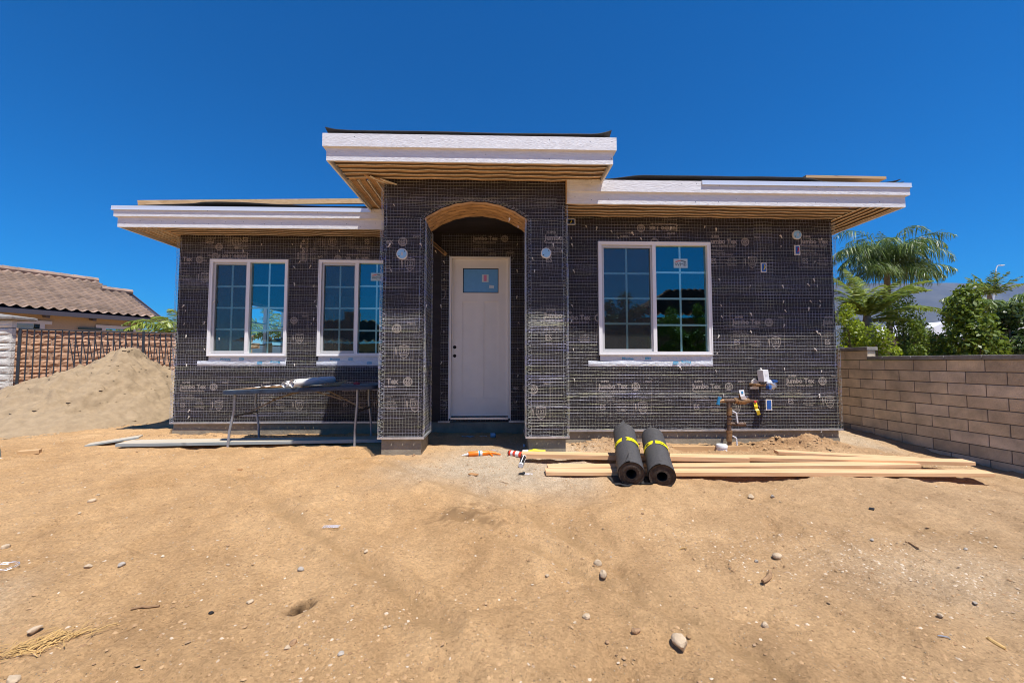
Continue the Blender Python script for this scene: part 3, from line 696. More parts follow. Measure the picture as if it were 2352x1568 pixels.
# corner reinforcement: nose wires with zigzag truss wires
def corner(name, parent, x, y, z0, z1, d1, d2, seed=0):
    rg = np.random.RandomState(seed); polys = []; d1 = np.array([*d1, 0.0]); d2 = np.array([*d2, 0.0]); n = int((z1 - z0) / 0.055)
    o = np.array([x, y, 0.0]) - (d1 + d2) * 0.026; zz = np.array([0, 0, 1.0])
    for base in (o, o + d1 * 0.065, o + d2 * 0.065, o + (d1 + d2) * 0.010):
        t = np.linspace(z0, z1, 30); P = base[None] + t[:, None] * zz + 0.0018 * rg.randn(30, 1) * (d1 + d2)[None]
        polys.append((P, ((1, 0, 0), (0, 1, 0)), 0.0017))
    for d in (d1, d2):
        t = np.linspace(z0, z1, 2 * n + 1); P = o[None] + t[:, None] * zz + (np.arange(2 * n + 1) % 2)[:, None] * d[None] * 0.065
        a = np.cross(d, zz); polys.append((P, (zz, a), 0.0014))
    V, F = wires(polys, 1.0); return link(name, np_mesh(name, V, F, M['wire']), parent)
for i, (x, y, z0, z1, a, b, pr) in enumerate(((PX[0], YP, 0.20, 3.30, (1, 0), (0, 1), porch), (PX[1], YP, 0.20, 2.83, (-1, 0), (0, 1), porch), (PX[2], YP, 0.20, 2.83, (1, 0), (0, 1), porch),
        (PX[3], YP, 0.20, 3.00, (-1, 0), (0, 1), porch), (XL0, YL, 0.18, 3.0, (1, 0), (0, 1), wallL), (XR1, YR, 0.20, 3.0, (-1, 0), (0, 1), wallR), (PX[1] + 0.0, YR, 0.20, 2.8, (-1, 0), (0, -1), porch), (PX[3] + 0.03, YR - 0.01, 0.20, 3.0, (1, 0), (0, -1), wallR))):
    corner('corner_wire', pr, x, y, z0, z1, a, b, i)
# ragged curl of wire over the arch
polys = []
for k in range(2):
    P = []
    for i in range(150):
        t = i / 149; a0 = math.asin(HSP / RAD); an = -a0 + 2 * a0 * t; rr = RAD + 0.018 + 0.016 * math.sin(i * 1.25 + k * 2)
        P.append((XC + rr * math.sin(an), YP - 0.022 - 0.008 * math.cos(i * 1.25), ZC + rr * math.cos(an)))
    polys.append((P, ((0, 1, 0), (0, 0, 1)), 0.0013))
V, F = wires(polys, 1.0); link('arch_corner_wire', np_mesh('arch_corner_wire', V, F, M['wire']), porch)

# ---- soffits of ribbed lath
def soffit(mb, axis, a0, a1, b0, b1, z, band=0.095, seed=0, clip=None):
    """ribs run along axis ('x' or 'y') from a0 to a1, stacked across b0..b1"""
    n = max(1, int(round((b1 - b0) / band))); N = max(3, int((a1 - a0) / 0.14))
    prof = [(0.00, 0.004, 2), (0.10, -0.016, 1), (0.24, -0.018, 1), (0.32, 0.002, 0), (0.62, 0.007, 0), (0.92, -0.002, 0), (1.0, 0.004, 2)]
    for k in range(n):
        for (p, q) in zip(prof[:-1], prof[1:]):
            for i in range(N):
                P = []
                for (ii, pr) in ((i, p), (i + 1, p), (i + 1, q), (i, q)):
                    a = a0 + (a1 - a0) * ii / N; b = b0 + (b1 - b0) * (k + pr[0]) / n
                    b += 0.018 * float(vnoise(a, k * 3.3 + seed, 1.6)); zz = z + pr[1] - 0.010 * abs(math.sin(a * 7.8)) - 0.008 * float(vnoise(a, k * 5.1 + seed, 3.1))
                    if clip: a, b = clip(a, b)
                    P.append((a, b, zz) if axis == 'x' else (b, a, zz))
                mb.face(P, p[2])
LM = [M['lathpaper'], M['rib'], M['ribdark']]
mb = MB(); soffit(mb, 'x', -4.94, PX[0], 5.73, YL - 0.004, ZS, seed=1); soffit(mb, 'y', 5.73, 11.0, -5.42, -4.945, ZS, seed=2)
part(mb, 'soffit', LM, label='ribbed lath soffit under the left eave')
mb = MB(); soffit(mb, 'x', 0.82, 4.53, 4.77, YR - 0.004, ZS, seed=3); soffit(mb, 'y', 4.77, 11.0, 4.535, 5.04, ZS, seed=4)
part(mb, 'soffit', LM, label='ribbed lath soffit under the right eave')
mb = MB(); soffit(mb, 'x', -1.84, 1.20, 4.28, YP - 0.004, ZT - 0.02, seed=5); soffit(mb, 'y', YP - 0.004, 7.4, -1.87, PX[0] - 0.004, ZT - 0.02, seed=6, band=0.11); soffit(mb, 'y', YP - 0.004, 7.4, PX[3] + 0.004, 1.22, ZT - 0.02, seed=7, band=0.11)
for k in range(4):     # crumpled lap at the porch corner
    x = -1.60 + 0.055 * k; mb.bar((x, 4.62 + 0.02 * k, ZT - 0.05 - 0.006 * k), (x + 0.17, 4.80 - 0.01 * k, ZT - 0.07 - 0.008 * k), 0.03, 0.008, 1 if k % 2 else 0)
part(mb, 'soffit', LM, label='ribbed lath soffit under the high porch roof')

# ---- fascias
def fascia(x0, x1, y0, yb, z0, z1, sides, metal=None, skipfront=None):
    mb = MB(); zm = z0 + (z1 - z0) * 0.50; t = 0.022; pr = 0.032
    for (za, zb, o) in ((z0, zm, 0.0), (zm, z1, pr)):
        mb.box(x0 - (o if 'L' in sides else 0), x1 + (o if 'R' in sides else 0), y0 - o, y0 - o + t + (0.0 if o == 0 else pr - 0.002), za, zb)
        if 'L' in sides: mb.box(x0 - o, x0 - o + t + (0 if o == 0 else pr - 0.002), y0 + t - (0 if o == 0 else 0.002), yb, za, zb)
        if 'R' in sides: mb.box(x1 + o - t - (0 if o == 0 else pr - 0.002), x1 + o, y0 + t - (0 if o == 0 else 0.002), yb, za, zb)
    f = part(mb, 'fascia', M['fascia'])
    nh_ = MB(); nh_.box(0, 0.007, -0.0015, 0, 0, 0.007); nme = nh_.mesh('nail_head', M['stkgrey'])
    x = x0 + 0.1
    while x < x1:
        for (o, zz) in ((pr, z1 - 0.03 - 0.04 * rnd.random()), (0, z0 + 0.03 + 0.06 * rnd.random())):
            if rnd.random() < 0.6: link('nail_head', nme, f).location = (x, y0 - o, zz)
        x += 0.18 + 0.12 * rnd.random()
    if metal:
        a, b, h = metal; mb = MB()
        mb.box(a, b, y0 - pr - 0.012, y0 - pr - 0.008, z1 - h, z1 + 0.006); mb.box(a, b, y0 - pr - 0.008, y0 + 0.05, z1 + 0.001, z1 + 0.006)
        mb.box(a, b, y0 - pr - 0.018, y0 - pr - 0.012, z1 - h, z1 - h + 0.008)
        if b > 4.9: mb.box(b - 0.004, b, y0 - pr - 0.008, 9.0, z1 - h, z1 + 0.001)
        if a < -4.9: mb.box(a, a + 0.004, y0 - pr - 0.008, 9.0, z1 - h, z1 + 0.001)
        mb.build('drip_edge', M['drip'], f)
    return f
fl = fascia(-5.42, -1.418, 5.70, 11.2, 3.0, 3.285, 'L', metal=(-5.478, -1.86, 0.055)); fl['label'] = 'white two-step fascia of the left eave with a metal edge'
fr = fascia(0.80, 5.05, 4.74, 11.2, 3.02, 3.305, 'R', metal=(2.46, 5.095, 0.05)); fr['label'] = 'white two-step fascia of the right eave'
fm = fascia(-1.885, 1.235, 4.25, 7.4, 3.265, 3.55, 'LR'); fm['label'] = 'white two-step fascia of the high porch roof'
mb = MB(); mb.box(PX[3] + 0.003, 0.799, 4.70, 4.775, 3.02, 3.305); part(mb, 'fascia_end', M['beam'])
# small return of the left eave seen inside the porch
mb = MB(); mb.bar((-1.10, 6.15, 2.98), (-0.85, 6.16, 2.76), 0.04, 0.05, 0); mb.bar((-1.08, 6.12, 2.95), (-0.88, 6.12, 2.78), 0.02, 0.03, 1)
part(mb, 'eave_return', [M['lathpaper'], M['ribdark']])

# ---- roofs: felt over sloping decks, edges lifting
def felt_roof(x0, x1, y0, y1, z, slope, seed, lift, curlL=0.0, curlR=0.0, ends=(0, 0)):
    nx = 80; V = []
    ys = [y0, y0 + 0.04, y0 + 0.12, y0 + 0.3, y0 + 0.8, y1]
    for i in range(nx + 1):
        x = x0 + (x1 - x0) * i / nx; t = i / nx
        l = lift(x) + 0.012 * float(vnoise(x, seed, 1.1)) + 0.004 * float(vnoise(x, seed, 6))
        l += curlL * math.exp(-(t / 0.035) ** 1.2) + curlR * math.exp(-((1 - t) / 0.03) ** 1.2)
        for j, y in enumerate(ys):
            k = (1.0, 0.8, 0.5, 0.15, 0, 0)[j]
            V.append((x, y, z + slope * (y - y0) + max(0.0, l) * k + 0.004))
    mb = MB(); mb.grid(V, nx + 1, len(ys)); 
    V2 = [(p[0], p[1], p[2] - 0.006) for p in V]; mb.grid(V2, nx + 1, len(ys))
    for i in range(nx): a, b = i * len(ys), (i + 1) * len(ys); mb.face([V[a], V[b], V2[b], V2[a]])
    mb.face([(x0, y0 + 0.02, z - 0.01), (x0, y1, z - 0.01), (x0, y1, z + slope * (y1 - y0))]); mb.face([(x1, y0 + 0.02, z - 0.01), (x1, y1, z - 0.01), (x1, y1, z + slope * (y1 - y0))])
    mb.face([(x0, y1, z - 0.01), (x1, y1, z - 0.01), (x1, y1, z + slope * (y1 - y0)), (x0, y1, z + slope * (y1 - y0))])
    return part(mb, 'roof_felt', M['felt'], smooth=False)
felt_roof(-5.40, -1.40, 5.69, 9.5, 3.29, 0.33, 2, lambda x: 0.012 + 0.045 * math.exp(-((x + 4.0) / 0.9) ** 2) + 0.02 * sstep(-4.4, -4.2, x)).__setitem__('label', 'black felt lapping over the left roof edge')
felt_roof(0.80, 5.00, 4.73, 9.5, 3.31, 0.20, 5, lambda x: 0.015 + 0.055 * float(sstep(1.2, 1.8, x)) * float(sstep(4.1, 3.7, x)), curlR=0.05).__setitem__('label', 'black felt bulging above the right roof edge')
felt_roof(-1.90, 1.22, 4.235, 7.4, 3.552, 0.10, 8, lambda x: 0.040, curlL=0.035, curlR=0.05).__setitem__('label', 'black felt curling above the porch roof edge')
mb = MB(); mb.box(-5.3, 5.0, 9.5, 11.2, 3.06, 3.3); part(mb, 'rear_roof', M['felt'])
# loose boards lying along the roof slope
def board3(name, a, b, w, h, m, parent=None):
    mb = MB(); mb.bar(a, b, w, h); return mb.build(name, m, parent)
p, q = atY(318, 467.5, 6.0), atY(838, 456.5, 6.9)
o = board3('ridge_board', p + Vector((0, 0, 0.0)), q + Vector((0.6, 0.1, 0.01)), 0.04, 0.085, M['beam'], HS)
p, q = atY(1905, 413, 5.2), atY(2024, 413.5, 5.25)
board3('roof_batten', p + Vector((-0.4, -0.02, 0)), q, 0.14, 0.035, M['beam'], HS)
mb = MB(); v = [atY(2045, 421, 4.75), atY(2078, 417, 4.72), atY(2066, 424, 4.8)]; mb.face(v); mb.face([p_ + Vector((0, 0.01, -0.004)) for p_ in v][::-1])
part(mb, 'felt_scrap', M['felt'])
# side light shield / flashing on the right side wall
mb = MB(); mb.prism([(XR1 + 0.0, 2.93), (XR1 + 0.11, 2.83), (XR1 + 0.0, 2.83)], 5.62, 5.74); part(mb, 'side_flashing', M['zinc'])

# ---- windows
def text_faces(txt, size, x, z, y, bold=0.0, align='LEFT', rot=0.0, flip=False, sx=1.0):
    cu = bpy.data.curves.new('txt', 'FONT'); cu.body = txt; cu.size = size; cu.align_x = align; cu.resolution_u = 2; cu.offset = bold
    o = bpy.data.objects.new('txt', cu); C.objects.link(o); dg = bpy.context.evaluated_depsgraph_get(); dg.update()
    me = o.evaluated_get(dg).to_mesh(); V = [(v.co.x * sx, v.co.y) for v in me.vertices]; F = [tuple(p.vertices) for p in me.polygons]
    o.evaluated_get(dg).to_mesh_clear(); bpy.data.objects.remove(o); bpy.data.curves.remove(cu)
    c, s_ = math.cos(rot), math.sin(rot); k = -1 if flip else 1
    return [(x + (a * c - b * s_) * k, y, z + (a * s_ + b * c) * k) for a, b in V], F
def add_text(mb, *a, m=0, **k):
    V, F = text_faces(*a, **k); b = len(mb.v); mb.v += V
    for f in F: mb.f.append(tuple(b + i for i in f)); mb.m.append(m)
def window(W_, y, sticker=None, label=None):
    x0, x1, z0, z1 = W_; yo = y - 0.030; mb = MB(); fw = 0.048; xm = (x0 + x1) / 2 - 0.01
    mb.box(x0, x1, yo, y + 0.06, z0, z0 + fw); mb.box(x0, x1, yo, y + 0.06, z1 - fw, z1)
    mb.box(x0, x0 + fw, yo, y + 0.06, z0 + fw, z1 - fw); mb.box(x1 - fw, x1, yo, y + 0.06, z0 + fw, z1 - fw)
    mb.box(xm - 0.022, xm + 0.026, yo + 0.004, y + 0.055, z0 + fw, z1 - fw)
    # raised outer bead
    for (a, b, c, d) in ((x0 + 0.004, x1 - 0.004, z0 + 0.004, z0 + 0.016), (x0 + 0.004, x1 - 0.004, z1 - 0.016, z1 - 0.004)): mb.box(a, b, yo - 0.006, yo, c, d)
    for (a, b) in ((x0 + 0.004, x0 + 0.016), (x1 - 0.016, x1 - 0.004)): mb.box(a, b, yo - 0.006, yo, z0 + 0.016, z1 - 0.016)
    w = part(mb, 'window', M['frame']); 
    if label: w['label'] = label
    mb = MB(); a, b, c, d = x0 + fw + 0.004, xm - 0.024, z0 + fw + 0.004, z1 - fw - 0.004; k = 0.030; ys = y - 0.006
    mb.box(a, b, ys, ys + 0.04, c, c + k); mb.box(a, b, ys, ys + 0.04, d - k, d); mb.box(a, a + k, ys, ys + 0.04, c + k, d - k); mb.box(b - 0.018, b, ys, ys + 0.04, c + k, d - k)
    mb.build('sash', M['sash'], w)
    mb = MB(); yq = ys + 0.010; mb.face([(a + k, yq, c + k), (b - 0.018, yq, c + k), (b - 0.018, yq, d - k), (a + k, yq, d - k)]); mb.build('insect_screen', M['screen'], w)
    for (pa, pb, pc, pd) in ((a + k, b - 0.018, c + k, d - k), (xm + 0.026, x1 - fw, z0 + fw, z1 - fw)):
        yg = y + 0.022; mb = MB(); mb.face([(pa, yg, pc), (pb, yg, pc), (pb, yg, pd), (pa, yg, pd)]); mb.build('pane', M['glass'], w)
        mb = MB(); bw = 0.0125; xc = (pa + pb) / 2; mb.box(xc - bw, xc + bw, yg + 0.010, yg + 0.018, pc, pd)
        for i in (1, 2, 3): zz = pc + (pd - pc) * i / 4; mb.box(pa, xc - bw, yg + 0.010, yg + 0.018, zz - bw, zz + bw); mb.box(xc + bw, pb, yg + 0.010, yg + 0.018, zz - bw, zz + bw)
        mb.build('muntins', M['muntin'], w)
    if sticker:
        u, v, Y = sticker; c_ = atY(u, v, y + 0.022); hw, hh = 0.095, 0.062; ys_ = y + 0.019; X, Z = c_.x, c_.z
        mb = MB(); mb.box(X - hw, X + hw, ys_, ys_ + 0.0015, Z - hh, Z + hh)
        add_text(mb, 'WMB', 0.062, X, Z - 0.035, ys_ - 0.001, align='CENTER', m=1, sx=1.1)
        for (sg, mi) in ((-1, 2), (1, 1)):
            mb.face([(X, ys_ - 0.001, Z + 0.045), (X, ys_ - 0.001, Z + 0.033), (X + sg * 0.07, ys_ - 0.001, Z + 0.012), (X + sg * 0.07, ys_ - 0.001, Z + 0.028)], mi)
        mb.build('sticker', [M['stkwin'], M['stkgrey'], M['stkred']], w)
    # sill flashing: upper smooth strip and lower crumpled strip, with print
    ext = 0.14 if x0 < -4 or x0 > 1 else 0.005
    mb = MB(); zt = z0 - 0.002; zf = z0 - 0.072; zb = z0 - 0.145 if x0 < 1 else z0 - 0.150; nx = 90
    V = []; 
    for i in range(nx + 1):
        x = x0 + 0.02 + (x1 - x0 - 0.02) * i / nx
        for zz, oo in ((zt, 0.004), (zf, 0.005)): V.append((x, y - oo, zz))
    mb.grid(V, nx + 1, 2)
    V = []
    for i in range(nx + 1):
        x = x0 - ext + (x1 - x0 + ext) * i / nx
        top = zf + 0.012 * float(vnoise(x, y, 3)) + 0.006 * float(vnoise(x, y, 12)); xx = x
        for j in range(9):
            t = j / 8; zz = top + (zb - top) * t
            oo = 0.008 + 0.006 * float(vnoise(x * 1.0, zz, 16)) + 0.009 * float(vnoise(x * 0.6, zz * 2, 7)) + 0.006 * math.sin(PI * t)
            V.append((xx, y - oo, zz))
    mb.grid(V, nx + 1, 9, 0)
    wd = x1 - x0; zp = z0 - 0.058
    add_text(mb, 'Moistop', 0.046, x0 + 0.165 * wd + (0.06 if x0 > 1 else 0), zp, y - 0.0065, bold=0.0012, m=1)
    def lbl(cx, cz, yy):
        mb.box(cx - 0.036, cx + 0.036, yy, yy + 0.001, cz - 0.016, cz + 0.016, 1); add_text(mb, 'henry', 0.026, cx, cz - 0.007, yy - 0.0008, align='CENTER', m=2)
    lbl(x0 + 0.43 * wd, zp + 0.016, y - 0.007); lbl(x0 + 0.67 * wd, zf - 0.030, y - 0.021)
    add_text(mb, 'Moistop' if x0 < 1 else 'Flashing', 0.046, x0 + 0.93 * wd, zf - 0.004, y - 0.021, bold=0.0012, flip=(x0 < 1), m=1) if x0 < 1 else add_text(mb, 'flashing', 0.044, x0 + 0.72 * wd, zf - 0.03, y - 0.021, bold=0.0012, m=1)
    mb.build('sill_flashing', [M['flash'], M['cyanlabel'], M['white']], w, smooth=True)
    return w
window(WIN1, YL, label='white sliding window nearest the left corner')
window(WIN2, YL, sticker=(866, 636, 0), label='white sliding window half hidden by the porch pier')
window(WIN3, YR, sticker=(1563, 605, 0), label='wide white sliding window on the right wall')

# ---- door
x0, x1, z0, z1 = DOOR; mb = MB(); jw = 0.028
mb.box(x0, x0 + jw, YL - 0.012, YL + 0.12, z0, z1); mb.box(x1 - jw, x1, YL - 0.012, YL + 0.12, z0, z1); mb.box(x0 + jw, x1 - jw, YL - 0.012, YL + 0.12, z1 - jw, z1)
mb.box(x0 - 0.012, x0 - 0.002, YL - 0.014, YL + 0.0, z0 - 0.03, z1 + 0.01, 1); mb.box(x1 + 0.002, x1 + 0.012, YL - 0.014, YL + 0.0, z0 - 0.03, z1 + 0.01, 1)
mb.box(x0 + jw, x1 - jw, YL - 0.025, YL + 0.12, z0 - 0.012, z0 + 0.018, 2)
part(mb, 'door_frame', [M['door'], M['drip'], M['zinc']])
a, b, c, d = x0 + jw + 0.003, x1 - jw - 0.003, z0 + 0.035, z1 - jw - 0.003
G = (-0.595, -0.035, 2.177, 2.566); P1 = (-0.600, -0.368, 0.537, 2.038); P2 = (-0.266, -0.039, 0.537, 2.038)
mb = MB(); wall_cells(mb, a, b, c, d, YL + 0.030, 0.044, [G, P1, P2]); mb.m = [0] * len(mb.m)
for (e, f_, g, h) in (P1, P2): mb.face([(e, YL + 0.040, g), (f_, YL + 0.040, g), (f_, YL + 0.040, h), (e, YL + 0.040, h)])
door = part(mb, 'front_door', M['door'], label='tall grey-beige primed front door with one small pane'); bevel(door, 0.003)
mb = MB(); mb.box(G[0] + 0.012, G[1] - 0.012, YL + 0.036, YL + 0.042, G[2] + 0.012, G[3] - 0.012, 0)
for (e, f_, g, h) in ((G[0], G[1], G[2], G[2] + 0.012), (G[0], G[1], G[3] - 0.012, G[3]), (G[0], G[0] + 0.012, G[2] + 0.012, G[3] - 0.012), (G[1] - 0.012, G[1], G[2] + 0.012, G[3] - 0.012)): mb.box(e, f_, YL + 0.030, YL + 0.043, g, h, 1)
cx, cz = -0.245, 2.41; mb.box(cx - 0.052, cx + 0.052, YL + 0.034, YL + 0.0355, cz - 0.062, cz + 0.062, 2); mb.box(cx - 0.025, cx + 0.022, YL + 0.032, YL + 0.0335, cz - 0.048, cz + 0.052, 3)
Mr = Matrix.Translation((-0.145, 0, 2.275)) @ Matrix.Rotation(R(6), 4, 'Y'); mb.box(-0.038, 0.038, YL + 0.034, YL + 0.0355, -0.024, 0.024, 2, M=Mr)
mb.build('door_pane', [M['film'], M['black'], M['sticker'], M['pink']], door)
for zz in (1.323, 1.188):
    mb = MB(); mb.tube([(-0.716, YL + 0.0285, zz), (-0.716, YL + 0.034, zz)], 0.026, 24); mb.build('lock_bore', M['hole'], door)

# ---- electrical boxes and vents on the walls
def disc(u, v, y, r, label):
    c = atY(u, v, y); mb = MB(); n = 26
    ring = [(c.x + (r + 0.010 + 0.004 * rnd.random()) * math.cos(2 * PI * i / n), c.z + (r + 0.010 + 0.006 * rnd.random()) * math.sin(2 * PI * i / n)) for i in range(n)]
    mb.prism(ring[::-1], y - 0.016, y - 0.001, 1)
    mb.prism([(c.x + r * math.cos(2 * PI * i / n), c.z + r * math.sin(2 * PI * i / n)) for i in range(n)][::-1], y - 0.024, y - 0.016, 0)
    for (dx, dz) in ((0.6, 0.55), (-0.6, -0.5)): mb.box(c.x + dx * r - 0.006, c.x + dx * r + 0.006, y - 0.026, y - 0.024, c.z + dz * r - 0.006, c.z + dz * r + 0.006, 2)
    if u != 1254: mb.box(c.x - 0.010, c.x + 0.014, y - 0.0265, y - 0.024, c.z - 0.018, c.z + 0.020, 3)
    part(mb, 'round_light_box', [M['litebox'], M['foam'], M['black'], M['sash']], label=label)
disc(924, 584, YP, 0.055, 'round blue light box on the left porch pier'); disc(1254, 582, YP, 0.052, 'round blue light box on the right porch pier'); disc(1829, 540, YR, 0.052, 'round blue light box high on the right wall')
def ebox(u, v, y, w, h, col, wire, label):
    c = atY(u, v, y); mb = MB(); pts = []
    for i in range(24):
        a_ = 2 * PI * i / 24; ca, sa = math.cos(a_), math.sin(a_); k = 1 / max(abs(ca) / (w / 2 + 0.012), abs(sa) / (h / 2 + 0.012)); k *= 1 + 0.10 * rnd.random(); pts.append((c.x + ca * k, c.z + sa * k))
    mb.prism(pts[::-1], y - 0.012, y - 0.001, 1); mb.box(c.x - w / 2, c.x + w / 2, y - 0.016, y - 0.012, c.z - h / 2, c.z + h / 2, 0)
    mb.box(c.x - w / 2 + 0.01, c.x + w / 2 - 0.01, y - 0.0175, y - 0.016, c.z - h / 2 + 0.01, c.z + h / 2 - 0.01, 3)
    if wire is not None: mb.tube([(c.x - 0.008, y - 0.02, c.z - h * 0.3), (c.x + 0.006, y - 0.03, c.z), (c.x + 0.002, y - 0.02, c.z + h * 0.33)], 0.006, 6, 2)
    part(mb, 'outlet_box', [M['bluebox'], M['foam'], wire or M['black'], M['bluebox'] if col else M['hole']], label=label)
ebox(1753, 615, YR, 0.050, 0.105, 1, M['tape_y'], 'blue outlet box with a yellow wire at mid height'); ebox(1830, 575, YR, 0.050, 0.105, 1, M['red'], 'blue outlet box with a red wire under the round light box')
ebox(1765, 929, YR, 0.055, 0.115, 1, None, 'blue outlet box low on the right wall'); ebox(1311, 510, YR, 0.095, 0.060, 0, M['tape_y'], 'dark open box under the right soffit beside the porch')
# white box and valve wrapped in foil, low on the right wall
c = atY(1744, 862, YR); mb = MB()
Mr = Matrix.Translation((c.x, YR - 0.10, c.z)) @ Matrix.Rotation(R(-6), 4, 'Y') @ Matrix.Rotation(R(14), 4, 'Z')
mb.box(-0.045, 0.045, -0.03, 0.06, -0.075, 0.075, 0, M=Mr); mb.box(-0.02, -0.012, -0.032, -0.03, -0.01, 0.03, 1, M=Mr); mb.box(0.0, 0.03, -0.032, -0.03, 0.0, 0.004, 1, M=Mr); mb.box(0.0, 0.03, -0.032, -0.03, 0.015, 0.019, 1, M=Mr)
o = part(mb, 'meter_box', [M['white'], M['sash']]); bevel(o, 0.004)
c = atY(1750, 879, YR); mb = MB(); pts = []
for i in range(9):
    for j in range(12):
        a_, b_ = PI * (i / 8), 2 * PI * j / 12; r = 0.055 * (1 + 0.25 * rnd.random()); pts.append((c.x + 0.035 + r * math.sin(a_) * math.cos(b_), YR - 0.13 + r * math.sin(a_) * math.sin(b_), c.z - 0.02 + r * math.cos(a_)))
mb.grid(pts, 9, 12, 0, wrap=True)
mb.tube([(c.x - 0.17, YR - 0.005, c.z - 0.02), (c.x - 0.13, YR - 0.08, c.z - 0.02), (c.x - 0.02, YR - 0.11, c.z - 0.02)], 0.018, 8, 1)
mb.tube([(c.x - 0.10, YR - 0.002, c.z), (c.x - 0.10, YR - 0.02, c.z)], [0.055, 0.045], 9, 2); mb.box(c.x - 0.17, c.x - 0.05, YR - 0.014, YR - 0.002, c.z - 0.08, c.z - 0.05, 2)
mb.box(c.x + 0.03, c.x + 0.08, YR - 0.19, YR - 0.12, c.z + 0.02, c.z + 0.045, 3); mb.box(c.x - 0.03, c.x + 0.0, YR - 0.19, YR - 0.12, c.z - 0.07, c.z - 0.03, 3)
part(mb, 'wrapped_valve', [M['zinc'], M['brass'], M['foam'], M['bluebox']])

# ---- white furring nails / torn paper tufts
tuft = []
for k in range(4):
    mb = MB(); n = 5; P = [(0, 0, 0)]
    for i in range(n): P.append((P[-1][0] + 0.008 * (rnd.random() - 0.5), P[-1][1] - 0.004 * rnd.random(), P[-1][2] - 0.008))
    mb.tube(P, [0.008, 0.009, 0.006, 0.004, 0.005, 0.002], 6); tuft.append(mb.mesh('paper_tuft', M['foam']))
def put_tuft(parent, x, y, z, k):
    o = link('paper_tuft', tuft[k % 4], parent); o.location = (x, y - 0.014, z); o.rotation_euler = (0, rnd.uniform(-0.6, 0.6), 0); s_ = rnd.uniform(0.7, 1.35); o.scale = (s_, s_, s_)
TL = [(495, 690), (471, 738), (479, 778), (676, 612), (677, 650), (722, 655), (727, 702), (722, 730), (672, 560), (692, 565), (780, 575), (716, 742), (430, 836), (437, 940), (436, 955), (560, 575), (425, 700), (427, 712), (429, 770), (505, 776), (480, 800), (470, 800), (677, 836), (725, 690), (715, 610), (602, 560), (690, 600), (426, 742)]
TR = [(1316, 620), (1312, 560), (1311, 545), (1345, 519), (1370, 522), (1402, 530), (1450, 534), (1418, 545), (1470, 547), (1540, 522), (1643, 525), (1618, 520), (1790, 541), (1792, 565), (1885, 548), (1650, 640), (1654, 700), (1655, 725), (1718, 590), (1722, 655), (1795, 655), (1798, 690), (1800, 712), (1722, 718), (1722, 760), (1870, 600), (1866, 640), (1875, 655), (1880, 690), (1882, 700), (1855, 706), (1859, 690), (1800, 745), (1873, 760), (1880, 765), (1868, 800), (1650, 770), (1646, 810), (1312, 700), (1313, 735), (1316, 800), (1318, 870), (1885, 850), (1880, 905), (1885, 985), (1660, 905), (1740, 930), (1800, 845), (1560, 842), (1642, 850), (1852, 652), (1745, 845)]
TP = [(897, 560), (898, 620), (965, 560), (1228, 620), (1222, 592), (1270, 560), (1170, 502), (1190, 520), (1285, 545), (1290, 575), (980, 700), (905, 470)]
TD = [(1019, 600), (1020, 640), (1012, 700), (1020, 760), (1015, 830), (1016, 900), (1187, 620), (1188, 680), (1190, 740), (1188, 800), (1190, 860), (1187, 920), (1189, 560), (1000, 576)]
for n_, (lst, pr, yy) in enumerate(((TL, wallL, YL), (TR, wallR, YR), (TP, porch, YP), (TD, wallL, YL))):
    for i, (u, v) in enumerate(lst): c = atY(u, v, yy); put_tuft(pr, c.x, yy, c.z, i)

# ---- print on the building paper
def in_rects(x, z, rects): return any(a - 0.0 < x < b and c < z < d for a, b, c, d in rects)
PANEL = []
def ptext(*a, **k): PANEL.append((a, k))
ptext('SUPER', 0.040, 0.03, 0.085, bold=0.0014); ptext('Jumbo Tex', 0.090, 0.0, 0.005, bold=0.0034, sx=0.95)
ptext('Henry', 0.040, 0.62, 0.085, bold=0.0008, sx=0.9)
ptext('Weather-Resistive Barrier', 0.034, 0.0, -0.040, bold=0.0010, sx=1.0)
ptext('ASTM E2556 Type II', 0.024, 0.0, -0.098, bold=0.0006); ptext("Conforms to Federal Spec.", 0.020, 0.0, -0.128, bold=0.0004); ptext("60 Minute, Type 1, Style 2, Grade D", 0.022, 0.0, -0.152, bold=0.0005)
ptext('ES', 0.100, 0.01, -0.270, bold=0.0016, sx=0.85); ptext('ESR-1027', 0.022, 0.02, -0.315)
ptext('Low VOC', 0.024, 0.30, -0.205, align='CENTER', bold=0.0005); ptext('Made in USA', 0.024, 0.30, -0.236, align='CENTER', bold=0.0005)
ptext('May be eligible for', 0.022, 0.30, -0.272, align='CENTER', bold=0.0005); ptext('LEED credits', 0.022, 0.30, -0.296, align='CENTER', bold=0.0005)
ptext('A step 1 component of the', 0.017, 0.58, -0.120, align='CENTER'); ptext('Weather Control System', 0.017, 0.58, -0.143, align='CENTER')
